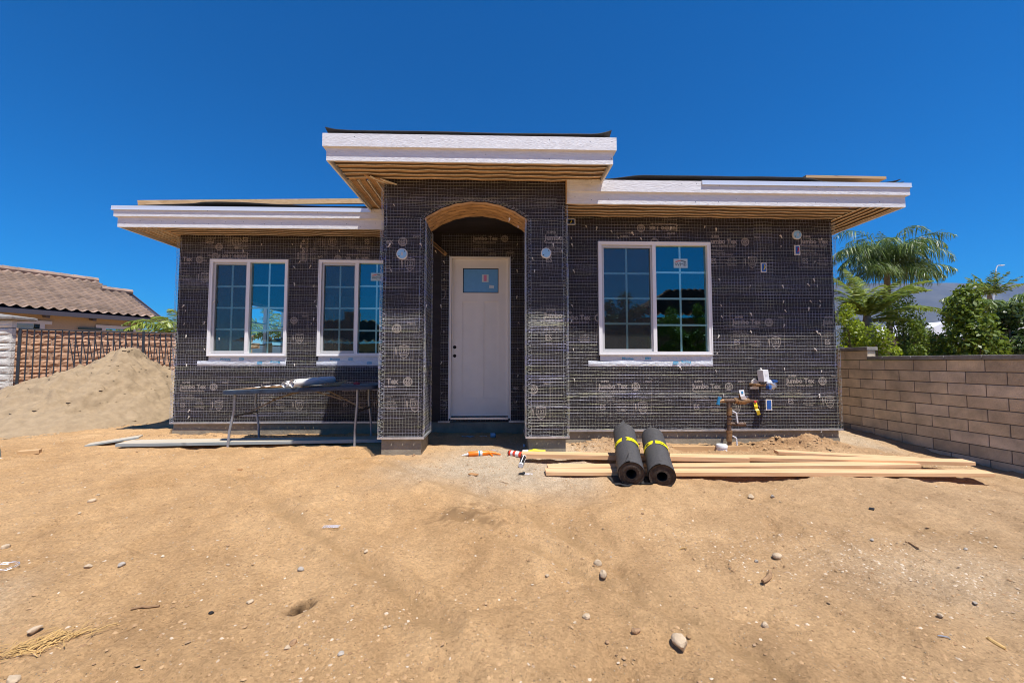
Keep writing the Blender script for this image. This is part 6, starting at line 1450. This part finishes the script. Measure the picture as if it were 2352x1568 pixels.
nwin(0.28, 1.15, 1.2, 2.47, True); nwin(2.95, 4.3, 1.0, 2.50)
mb = MB(); q = w0 + dS * 0.02 - nI_ * 0.08; mb.box(q.x - 0.07, q.x + 0.07, q.y - 0.07, q.y + 0.07, 2.56, 2.72); mb.build('wall_lamp', M['iron'], nh)

# ---------------------------------------------------------------- block wall on the right
bw = thing('block_wall', 'tan concrete block garden wall with a stepped grey cap running along the right side', 'block wall')
A0 = Vector((5.93, 8.1, 0)); B0 = Vector((6.22, 2.6, 0)); wd = (A0 - B0).normalized(); WL = (A0 - B0).length; nrm = Vector((-wd.y, wd.x, 0)); Hc = 0.1525; zt = 1.125
# blocks as slightly proud boxes over a mortar core; runs from B0 (near) to A0 (far); levels from the top down
mbk = MB(); rg = np.random.RandomState(4); nc = 12
def wp(s_, off_, z): q = B0 + wd * s_ + nrm * off_; return (q.x, q.y, z)
def wbox(mb, s0, s1, z0, z1, o0, o1, m=0):
    P = [wp(s0, o0, z0), wp(s1, o0, z0), wp(s1, o1, z0), wp(s0, o1, z0), wp(s0, o0, z1), wp(s1, o0, z1), wp(s1, o1, z1), wp(s0, o1, z1)]; k = len(mb.v); mb.v += P
    for q in ((0, 1, 2, 3), (7, 6, 5, 4), (0, 4, 5, 1), (1, 5, 6, 2), (2, 6, 7, 3), (3, 7, 4, 0)): mb.f.append(tuple(k + i for i in q)); mb.m.append(m)
SB = 0.4064
for c_ in range(nc):
    z1 = zt - c_ * Hc; z0 = z1 - Hc; s_ = -SB * 0.5 * (c_ % 2) + 0.13
    while s_ < WL: wbox(mbk, s_ + 0.005, min(WL, s_ + SB - 0.005), z0 + 0.005, z1 - 0.005, 0.002 + 0.003 * rg.rand(), 0.145, rg.choice([0, 0, 2, 3])); s_ += SB
step = WL - 1.22 + 0.62  # high part towards the house
sH = 3.64
s_ = sH
while s_ < WL: wbox(mbk, s_ + 0.004, min(WL, s_ + SB - 0.005), zt + 0.005, zt + Hc - 0.005, 0.003, 0.145, 0); s_ += SB
wbox(mbk, -0.3, WL, zt - nc * Hc, zt - 0.002, 0.010, 0.135, 1); wbox(mbk, sH + 0.01, WL, zt, zt + Hc - 0.002, 0.010, 0.135, 1)
o = mbk.build('block_courses', [M['block'], M['mortar'], M['blockdark'], M['blockpale']], bw); bevel(o, 0.004, 1)
mbc = MB(); s_ = 0.0 - 0.27
while s_ < sH: e = min(s_ + SB, sH); wbox(mbc, s_ + 0.003, e - 0.003, zt + 0.001, zt + 0.056, -0.020, 0.17); s_ += SB
s_ = sH - 0.02
while s_ < WL: e = min(s_ + SB, WL); wbox(mbc, s_ + 0.003, e - 0.003, zt + Hc + 0.001, zt + Hc + 0.056, -0.020, 0.17); s_ += SB
bevel(mbc.build('cap_course', M['cap'], bw), 0.006, 2)

# ---------------------------------------------------------------- leaves, shrubs, palms
def leaf_cloud(name, centers, n, size, m, parent, seed, aspect=0.45, up=0.4, toner=None):
    """centers: (x,y,z,rx,ry,rz) blobs; leaves sit mostly near the blob surfaces"""
    rg = np.random.RandomState(seed); Cn = np.array(centers, float); w_ = Cn[:, 3] * Cn[:, 4] * Cn[:, 5]; w_ = w_ ** 0.66; ci = rg.choice(len(Cn), n, p=w_ / w_.sum())
    d = rg.randn(n, 3); d /= np.linalg.norm(d, axis=1)[:, None]; r = 1.0 - 0.55 * rg.rand(n) ** 1.7 + 0.10 * rg.randn(n); P = Cn[ci, :3] + d * Cn[ci, 3:6] * r[:, None]
    nrm_ = d + 0.8 * rg.randn(n, 3) + np.array([0, 0, up]); nrm_ /= np.linalg.norm(nrm_, axis=1)[:, None]
    t_ = np.cross(nrm_, rg.randn(n, 3)); t_ /= np.linalg.norm(t_, axis=1)[:, None]; b_ = np.cross(nrm_, t_); s = size * (0.6 + 0.8 * rg.rand(n)); a = s[:, None] * t_ * 0.5; b = (s * aspect)[:, None] * b_ * 0.5; f = (s * 0.12)[:, None] * nrm_
    V = np.stack([P - a, P - b + f, P + a, P + b + f], 1).reshape(-1, 3); Q = np.arange(n * 4).reshape(n, 4)
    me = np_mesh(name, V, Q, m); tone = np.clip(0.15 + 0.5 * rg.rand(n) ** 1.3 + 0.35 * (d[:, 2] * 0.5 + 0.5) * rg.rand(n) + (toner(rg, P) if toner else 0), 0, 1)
    at = me.attributes.new('tone', 'FLOAT', 'POINT'); at.data.foreach_set('value', np.repeat(tone, 4).astype(np.float32)); return link(name, me, parent)
def shrub(u, vt, Y, w, label, m, seed, n=2600, size=0.065, name='hedge_shrub', group='shrubs behind the right block wall', base=0.0, cat='shrub', k=9, zt=None, leafw=0.5):
    x = atY(u, vt, Y).x; top = atY(u, vt, Y).z if zt is None else zt; t = thing(name, label, cat, (x, Y, base), 0, group); rg = np.random.RandomState(seed); H = top - base
    bl = []
    for i in range(k):
        zz = H * (0.25 + 0.62 * (i / (k - 1))); sp_ = w * 0.5 * (1.0 - 0.55 * (i / (k - 1)) ** 1.6); r = w * (0.30 - 0.12 * i / (k - 1)) * (0.8 + 0.4 * rg.rand())
        bl.append((rg.uniform(-sp_, sp_) * 0.8, rg.uniform(-sp_, sp_) * 0.5, zz, r, r * 0.9, r * 1.0))
    bl.append((0, 0, H - 0.12 * w, w * 0.14, w * 0.14, w * 0.15))
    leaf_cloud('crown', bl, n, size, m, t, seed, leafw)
    # a few leading shoots
    mb = MB(); mb.tube([(0, 0, -0.1), (0.03, 0, H * 0.4), (0.0, 0.02, H * 0.8)], [0.05, 0.035, 0.012], 7)
    for b_ in bl[:7]: mb.tube([(0.01, 0, H * 0.2), (b_[0] * 0.5, b_[1] * 0.5, b_[2] * 0.75), (b_[0], b_[1], b_[2])], [0.022, 0.015, 0.006], 5)
    mb.build('trunk', M['bark'], t, smooth=True); return t
SHR = [(1940, 700, 8.7, 1.1, 'bright lime-green bushy shrub touching the right corner of the house', 'leaf_bright', 7000, 0.055), (1995, 745, 8.6, 1.0, 'bright yellow-green shrub over the stepped wall top', 'leaf_bright', 5500, 0.055),
       (2072, 672, 8.6, 1.4, 'mid-green shrub right of the wall step, in front of the palms', 'leaf_mid', 5500, 0.065), (2145, 768, 7.0, 0.9, 'low green shrub in front of the white building', 'leaf_mid', 3200, 0.06),
       (2222, 655, 6.6, 1.25, 'tall glossy-leaved shrub with thin dark stems, second from the right', 'leaf_mid', 4800, 0.085), (2318, 700, 6.6, 1.2, 'dark green shrub at the right edge of the photo', 'leaf_dark', 4500, 0.08),
       (1948, 700, 7.2, 0.9, 'lime-green shrub squeezed between the house corner and the palm', 'leaf_bright', 4200, 0.05), (2012, 745, 6.9, 0.9, 'lime-green low shrub right above the wall step', 'leaf_bright', 4200, 0.05), (2100, 738, 6.8, 0.7, 'dense dark-green shrub just right of the wall step', 'leaf_mid', 3600, 0.055), (2185, 745, 7.4, 0.8, 'green shrub filling the gap left of the tall glossy shrub', 'leaf_mid', 3200, 0.06), (2270, 745, 7.4, 0.9, 'green shrub between the two right-most shrubs', 'leaf_dark', 3400, 0.07),
       (2110, 735, 8.6, 1.2, 'dark shrub set back between the palms and the low shrub', 'leaf_dark', 3500, 0.07)]
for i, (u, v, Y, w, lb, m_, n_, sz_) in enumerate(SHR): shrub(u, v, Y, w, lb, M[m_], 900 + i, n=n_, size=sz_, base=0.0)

def frond(V, Q, T, rg, org, az, L, rise, droop, nl, lw, ll, thin=0.5, curl=1.0, tone0=0.5, hang=0.5, jit=1.0):
    """one pinnate frond: curved rachis and two rows of leaflets"""
    n = 26; P = []; p = np.array(org, float); ang = rise; st = L / n; h = np.array([math.cos(az), math.sin(az), 0])
    for i in range(n + 1):
        P.append(p.copy()); p = p + st * (h * math.cos(ang) + np.array([0, 0, math.sin(ang)])); ang -= droop / n * (0.2 + 1.6 * i / n)
    P = np.array(P); side = np.array([-math.sin(az), math.cos(az), 0])
    base = len(V)
    for i in range(n):     # rachis as a thin 2-sided strip pair
        w_ = 0.018 * (1 - 0.8 * i / n) * (L / 2.5); a, b = P[i], P[i + 1]
        for off_ in (side * w_, np.array([0, 0, w_])):
            k = len(V); V += [a - off_, a + off_, b + off_, b - off_]; Q.append((k, k + 1, k + 2, k + 3)); T += [0.8] * 4
    for k_ in range(nl):
        t_ = 0.10 + 0.90 * (k_ + rg.rand()) / nl; fi = t_ * n; i = min(int(fi), n - 1); q = P[i] + (P[i + 1] - P[i]) * (fi - i); d = (P[i + 1] - P[i]) / st; up = np.cross(side, d)
        ln = ll * math.sin(PI * min(1, 0.12 + 0.88 * t_) ** 0.75) ** 0.7 + 0.05 * ll
        for sg in (-1, 1):
            o = d * (0.6 + 0.3 * jit * (rg.rand() - 0.5)) + side * sg * (0.75 + 0.15 * jit * rg.randn()) + up * (0.30 + 0.25 * jit * rg.randn()); o /= np.linalg.norm(o)
            m1 = q + o * ln * 0.5 + np.array([0, 0, -hang * 0.10 * ln]); e = q + o * ln * 0.85 + np.array([0, 0, -hang * (0.45 + 0.3 * rg.rand()) * ln]); wv = np.cross(o, np.array([0, 0, 1.0]) + 0.5 * rg.randn(3)); wv /= (np.linalg.norm(wv) + 1e-6); wv *= lw * 0.5
            k = len(V); V += [q - wv * 0.6, q + wv * 0.6, m1 + wv, m1 - wv, e + wv * 0.15, e - wv * 0.15]; Q.append((k, k + 1, k + 2, k + 3)); Q.append((k + 3, k + 2, k + 4, k + 5)); tn = min(1, max(0, tone0 + 0.28 * rg.randn())); T += [tn] * 6
def palm(name, label, loc, zc, fr, m, seed, group=None, trunk_r=0.14, cat='palm tree', **kw):
    t = thing(name, label, cat, (loc[0], loc[1], loc[2] if len(loc) > 2 else 0.0), 0, group); rg = np.random.RandomState(seed)
    for (az, L, rise, droop) in fr:
        L *= kw.get('ls', 1.0)
        V = []; Q = []; T = []; frond(V, Q, T, rg, (0, 0, zc), R(az), L, R(rise), R(droop), kw.get('nl', 60), kw.get('lw', 0.03), kw.get('ll', 0.55), jit=kw.get('jit', 1.0), hang=kw.get('hang', 0.5), tone0=kw.get('tone', 0.5))
        me = np_mesh('frond', np.array(V), np.array(Q), m); at = me.attributes.new('tone', 'FLOAT', 'POINT'); at.data.foreach_set('value', np.array(T, np.float32)); link('frond', me, t)
    mb = MB(); P = [(0, 0, -0.2), (0.02, 0, zc * 0.5), (0, 0, zc * 0.9), (0, 0, zc + 0.12)]; mb.tube(P, [trunk_r * 1.15, trunk_r, trunk_r * 1.05, trunk_r * 0.6], 12); mb.build('trunk', M['palmbark'], t, smooth=True); return t
# feathery queen palm
q = atY(2036, 612, 12.0)
palm('queen_palm', 'tall feathery palm with long drooping fronds rising right of the house', (q.x, 12.0), q.z - 0.1,
     [(5, 2.9, 80, 130), (350, 2.8, 58, 95), (178, 2.7, 76, 135), (188, 2.6, 56, 150), (20, 2.3, 66, 150), (62, 2.1, 75, 130), (100, 2.2, 80, 110), (140, 2.2, 68, 150), (165, 2.3, 62, 165), (195, 2.1, 55, 150), (228, 2.2, 66, 150), (262, 2.0, 60, 160), (300, 2.1, 64, 150), (335, 2.3, 50, 140), (350, 2.4, 72, 150), (5, 2.1, 35, 100), (180, 1.9, 30, 90), (80, 1.5, 88, 20), (40, 2.0, 20, 80), (215, 1.9, 15, 70), (320, 1.8, 12, 60), (15, 2.0, 48, 150), (355, 2.0, 58, 170), (172, 2.0, 45, 150), (205, 1.9, 66, 170), (120, 1.7, 84, 120), (30, 1.8, 80, 150), (158, 1.7, 80, 150), (280, 1.8, 75, 160), (240, 1.6, 80, 120), (55, 1.2, 89, 20), (0, 1.7, 5, 60), (180, 1.6, 0, 60), (225, 1.6, 10, 70), (315, 1.6, 5, 70), (270, 1.5, 0, 60), (150, 1.7, 15, 80), (200, 1.8, 30, 110), (345, 1.8, 25, 100)],
     M['palm_leaf'], 31, ls=0.87, nl=56, lw=0.019, ll=0.56, hang=1.0, trunk_r=0.075, tone=0.45)
q = atY(1992, 735, 8.2)
palm('date_palm', 'stout date palm with stiff arching fronds between the hedge and the feathery palm', (q.x, 8.2), q.z,
     [(8, 1.9, 48, 78), (352, 1.7, 26, 70), (30, 1.5, 60, 70), (165, 1.15, 66, 75), (190, 1.0, 52, 70), (150, 1.3, 76, 60), (85, 1.4, 82, 50), (60, 1.3, 74, 50), (250, 0.9, 60, 60), (285, 1.0, 70, 60), (320, 1.2, 55, 80), (215, 1.0, 60, 70), (335, 1.4, 58, 70), (5, 1.3, 12, 50)],
     M['date_leaf'], 32, nl=64, lw=0.028, ll=0.29, hang=0.15, jit=0.25, trunk_r=0.10, tone=0.6)
q = atY(2300, 720, 9.5)
palm('feather_palm', 'grey-green palm with drooping fronds behind the right-edge shrub', (q.x, 9.5), q.z - 0.25, [(180, 1.6, 60, 120), (150, 1.5, 70, 120), (210, 1.5, 50, 110), (100, 1.5, 75, 110), (60, 1.5, 65, 120), (20, 1.5, 50, 110), (340, 1.4, 55, 110), (290, 1.3, 60, 120), (250, 1.4, 65, 120), (170, 1.3, 25, 70)], M['palm_leaf'], 33, nl=60, lw=0.03, ll=0.5, hang=0.7, tone=0.6)
q = atY(2272, 670, 22)
palm('fan_palm', 'small distant palm with upright fronds beside the far lamp post', (q.x, 22.0), q.z - 0.3, [(a_, 1.6, 80 - (k % 4) * 14, 40) for k, a_ in enumerate(range(0, 360, 30))], M['date_leaf'], 34, nl=30, lw=0.06, ll=0.5, tone=0.4, hang=0.2)
q = atY(425, 765, 14.0)
palm('date_palm', 'date palm half hidden behind the left corner of the house', (q.x, 14.0), q.z - 0.1,
     [(180, 1.9, 30, 65), (165, 1.8, 48, 80), (195, 1.9, 12, 60), (210, 1.8, 40, 90), (150, 1.7, 62, 70), (120, 1.7, 66, 70), (90, 1.7, 60, 70), (50, 1.8, 50, 70), (10, 1.9, 45, 80), (330, 1.8, 40, 80), (290, 1.8, 35, 90), (250, 1.9, 30, 90), (225, 1.7, 20, 80), (185, 1.6, -10, 50)],
     M['date_leaf'], 35, nl=60, lw=0.035, ll=0.42, hang=0.3, tone=0.65)
q = Vector((-8.4, 14.6, 3.0)); palm('date_palm', 'date palm behind the house, seen through the left window', (q.x, q.y), 1.9, [(a_, 1.9, 62 - (k % 3) * 18, 75) for k, a_ in enumerate(range(10, 360, 32))], M['date_leaf'], 36, nl=56, lw=0.04, ll=0.42, hang=0.3, tone=0.65)
# flowering plant at the left edge
t = thing('bougainvillea', 'small green plant with crimson flowers in front of the white column', 'flowering plant', (-11.45, 9.05, 0.10)); leaf_cloud('foliage', [(0, 0, 0.35, 0.25, 0.25, 0.45), (-0.3, 0, 0.3, 0.35, 0.3, 0.4), (0.15, -0.1, 0.05, 0.5, 0.3, 0.12), (-0.5, 0, 0.6, 0.3, 0.3, 0.5)], 520, 0.09, M['leaf_mid'], t, 77, 0.6)
leaf_cloud('flowers', [(0.12, -0.1, 0.55, 0.08, 0.08, 0.12), (0.22, -0.1, 0.42, 0.08, 0.08, 0.06), (-0.2, -0.1, 0.8, 0.15, 0.1, 0.2), (0.33, -0.05, 0.72, 0.05, 0.05, 0.04)], 90, 0.06, M['flower'], t, 78, 0.8)
mb = MB()
for k in range(6): mb.tube([(0, 0, -0.05), (0.1 * math.cos(k), 0.08 * math.sin(k), 0.3), (0.28 * math.cos(k * 1.3), 0.15 * math.sin(k), 0.6)], [0.012, 0.008, 0.004], 5)
mb.build('stem', M['bark'], t)
# thing cut by the left picture edge
p = atG(4, 1063); t = thing('lath_bundle', 'speckled grey end of a metal lath bundle on a pale strip at the left edge', 'lath bundle', tuple(p)); mb = MB(); mb.prism([(-1.1, 0.0), (-0.27, 0.012), (-0.285, 0.10), (-0.33, 0.26), (-1.1, 0.34)], -0.05, 0.22); mb.build('bundle', mat('speckled_metal_lath', (0.16, 0.16, 0.17), 0.5, noise=0.95, nscale=160, bump=1.0, bscale=160), t)
mb = MB(); mb.box(-1.1, -0.22, -0.07, 0.24, 0.0, 0.012); mb.build('strip', M['sheet'], t)

# ---------------------------------------------------------------- far right: white building, lamp post, hills
bt_ = thing('white_building', 'low white-roofed building with a scrolled gable seen between the shrubs', 'building'); mb = MB(); Y0 = 26.0
a, b = atY(2120, 752, Y0), atY(2205, 742, Y0)
mb.box(a.x, b.x + 2.4, Y0, Y0 + 6, 0, a.z - 0.55); mb.build('wall', M['stucco'], bt_)
mb = MB(); n = 10; poly = [(a.x - 0.2, a.z - 0.55), (b.x + 0.6, a.z - 0.55), (b.x + 0.4, b.z + 0.05), (b.x - 1.0, b.z + 0.1), (b.x - 1.1, b.z + 0.1)] + [(b.x - 1.1 - 0.5 * 0 - 0.9 * math.sin(PI / 2 * i / n) * 0.0 - 0.06 * i, b.z + 0.1 - 0.5 * (i / n) ** 2 * 0.0) for i in range(1, 3)] + [(a.x + 0.3, a.z - 0.1)]
mb.prism(poly, Y0 - 0.2, Y0 + 6.2); mb.build('parapet', M['whitewall'], bt_)
b2 = thing('white_building', 'second white roof corner behind the right-edge shrub', 'building'); mb = MB(); a, b = atY(2255, 772, 24), atY(2352, 733, 24); mb.prism([(a.x, 0), (b.x + 3, 0), (b.x + 3, b.z + 0.1), (a.x + 1.2, b.z - 0.1), (a.x + 0.9, a.z + 0.3), (a.x, a.z)], 24, 30); mb.build('parapet', M['whitewall'], b2)
mb = MB(); mb.box(a.x + 0.2, b.x + 2.8, 23.9, 23.99, 0, a.z - 0.5); mb.build('wall', M['stucco'], b2)
t = thing('lamp_post', 'thin pale curved lamp post far off at the right', 'lamp post', (0, 0, 0)); Yp = 60; P = [atY(2279, 760, Yp), atY(2281, 690, Yp), atY(2284, 650, Yp), atY(2288, 618, Yp), atY(2291, 610, Yp), atY(2297, 609, Yp)]; P[0].z = 0; mb = MB(); mb.tube(P, [0.14, 0.12, 0.10, 0.07, 0.06, 0.05], 8); mb.build('post', M['lamp'], t)
mb = MB(); q = P[-1]; mb.box(q.x - 0.1, q.x + 0.6, Yp - 0.15, Yp + 0.15, q.z - 0.06, q.z + 0.06); mb.build('lamp_head', M['lamp'], t)
# hills
def hills():
    nx = 240; ny = 14; xs = np.linspace(-5000, 8000, nx); V = []
    for i, x in enumerate(xs):
        hgt = 800 + 60 * float(vnoise(x, 0, 1 / 1500.0, 3)) + 40 * float(vnoise(x, 0, 1 / 420.0, 5)); hgt *= 0.20 + 0.80 * float(sstep(800, 3200, x))
        for j in range(ny + 1):
            t_ = j / ny; y = 2700 + 1300 * t_; z = hgt * (t_ ** 0.8) * (1 + 0.25 * float(vnoise(x, y, 1 / 600.0, 2)) * (1 - t_)) - 5; V.append((x, y + 260 * float(vnoise(x, y, 1 / 700.0, 1)), z))
    mb = MB(); mb.grid(V, nx, ny + 1); return mb.build('hills', mat('dry_hill', (0.085, 0.08, 0.06), 1.0, noise=0.35, nscale=0.004), smooth=True)
HL = tag(hills(), kind='structure')

# ---------------------------------------------------------------- behind the camera: what the windows mirror
sh2 = lambda *a, **k: shrub(0, 0, *a, **k)
def tree_at(x, y, h, w, label, m, seed, n=5000, size=0.11, name='tree', cat='tree', group=None):
    t = thing(name, label, cat, (x, y, 0), 0, group); rg = np.random.RandomState(seed); bl = []
    for i in range(14): a_ = rg.rand() * 2 * PI; r_ = w * 0.40 * rg.rand() ** 0.5; bl.append((r_ * math.cos(a_), r_ * math.sin(a_), h * (0.38 + 0.52 * rg.rand()) * (1.05 - 0.35 * r_ / w), w * 0.14 * (0.7 + 0.6 * rg.rand()), w * 0.14, w * 0.13))
    bl.append((0, 0, h * 0.9, w * 0.12, w * 0.12, h * 0.10)); leaf_cloud('crown', bl, n, size, m, t, seed)
    mb = MB(); mb.tube([(0, 0, -0.1), (0.05, 0, h * 0.3), (0, 0.05, h * 0.75)], [w * 0.05, w * 0.035, 0.03], 8)
    for b_ in bl[:8]: mb.tube([(0.03, 0, h * 0.3), (b_[0] * 0.6, b_[1] * 0.6, b_[2] * 0.8), b_[:3]], [w * 0.02, w * 0.012, 0.01], 5)
    mb.build('trunk', M['bark'], t, smooth=True)
tree_at(5.6, -7.2, 4.3, 2.7, 'dark tree standing behind the viewer, mirrored in the wide window', M['leaf_dark'], 501, n=6500)
tree_at(3.6, -7.0, 2.2, 1.9, 'low dark tree behind the viewer, mirrored in the wide window', M['leaf_dark'], 502, n=3500)
for i, x in enumerate((6.6, 7.7, 8.8)): tree_at(x, -4.6 - 0.2 * i, 3.2 + 0.15 * i, 1.9, ('leafy hedge shrub behind the viewer, left of the three', 'leafy hedge shrub behind the viewer, middle of the three', 'leafy hedge shrub behind the viewer, right of the three')[i], M['leaf_mid'], 510 + i, n=5000, size=0.09, name='hedge_shrub', cat='shrub', group='hedge shrubs behind the viewer')
h3 = thing('tiled_house', 'brown house with a red tile roof behind the viewer, mirrored in the wide window', 'house', (0, 0, 0)); mb = MB(); mb.box(7.5, 19, -20, -10.0, 0, 3.4); mb.build('wall', mat('brown_house_paint', (0.16, 0.09, 0.06), 0.9), h3)
tile_roof('roof', (19.5, -9.5, 3.4), (-1, 0), (0, -1), 12.5, 4.6, 2.2, h3, M['tilered'], slo=lambda t: 0.0, shi=lambda t: -3.5 * t)
mb = MB(); mb.face([(7.0, -9.5, 3.4), (10.5, -14.1, 5.6), (7.0, -20, 3.4)]); mb.build('gable', M['tilered'], h3)
h4 = thing('tiled_house', 'tan house with grey roof and chimney behind the viewer, mirrored in the left windows', 'house', (0, 0, 0)); mb = MB(); mb.box(-12.5, -5.8, -16, -7.5, 0, 2.0); w4 = mb.build('wall', M['stucco'], h4)
r4 = tile_roof('roof', (-5.4, -7.1, 2.0), (-1, 0), (0, -1), 7.6, 4.0, 1.5, h4, M['tile'], shi=lambda t: -2.0 * t, slo=lambda t: 2.0 * t)
mb = MB(); mb.box(-9.0, -8.3, -11.4, -10.7, 2.6, 4.0); mb.build('chimney', M['stucco'], r4)
for x in (-7.5, -6.6): mb = MB(); mb.box(x, x + 0.75, -7.49, -7.45, 0.7, 1.6); mb.build('window', M['shutter'], h4)
mb = MB(); mb.box(-2.0, 5.2, -6.2, -6.0, -0.3, 0.9); tag(mb.build('low_wall', M['block']), 'low tan garden wall behind the viewer', 'wall')
mb = MB()
for k in range(3):
    V = []
    for i in range(20):
        for j in range(6): V.append((-4.2 + 1.6 * i / 19, 7.2 + 0.25 * j, 1.0 + 0.25 * k + 0.12 * float(vnoise(i * 0.5, j * 0.6 + k * 3, 1.0, k))))
    mb.grid(V, 20, 6)
tag(mb.build('plastic_sheeting', M['curtain'], smooth=True), 'folded clear plastic sheeting inside the room behind the left window', 'plastic sheeting')

# ---------------------------------------------------------------- thin air between here and the hills
mb = MB(); mb.box(-12000, 17000, -12000, 10000, -400, 900)
hz = bpy.data.materials.new('thin_blue_haze'); hz.use_nodes = True; N = hz.node_tree.nodes; N.remove(N['Principled BSDF']); pv = N.new('ShaderNodeVolumePrincipled')
pv.inputs['Color'].default_value = (0.22, 0.46, 0.96, 1); pv.inputs['Density'].default_value = 0.00007; pv.inputs['Anisotropy'].default_value = 0.1; hz.node_tree.links.new(pv.outputs[0], N['Material Output'].inputs['Volume'])
tag(mb.build('haze', hz), kind='stuff', label='thin blue haze in front of the distant hills')
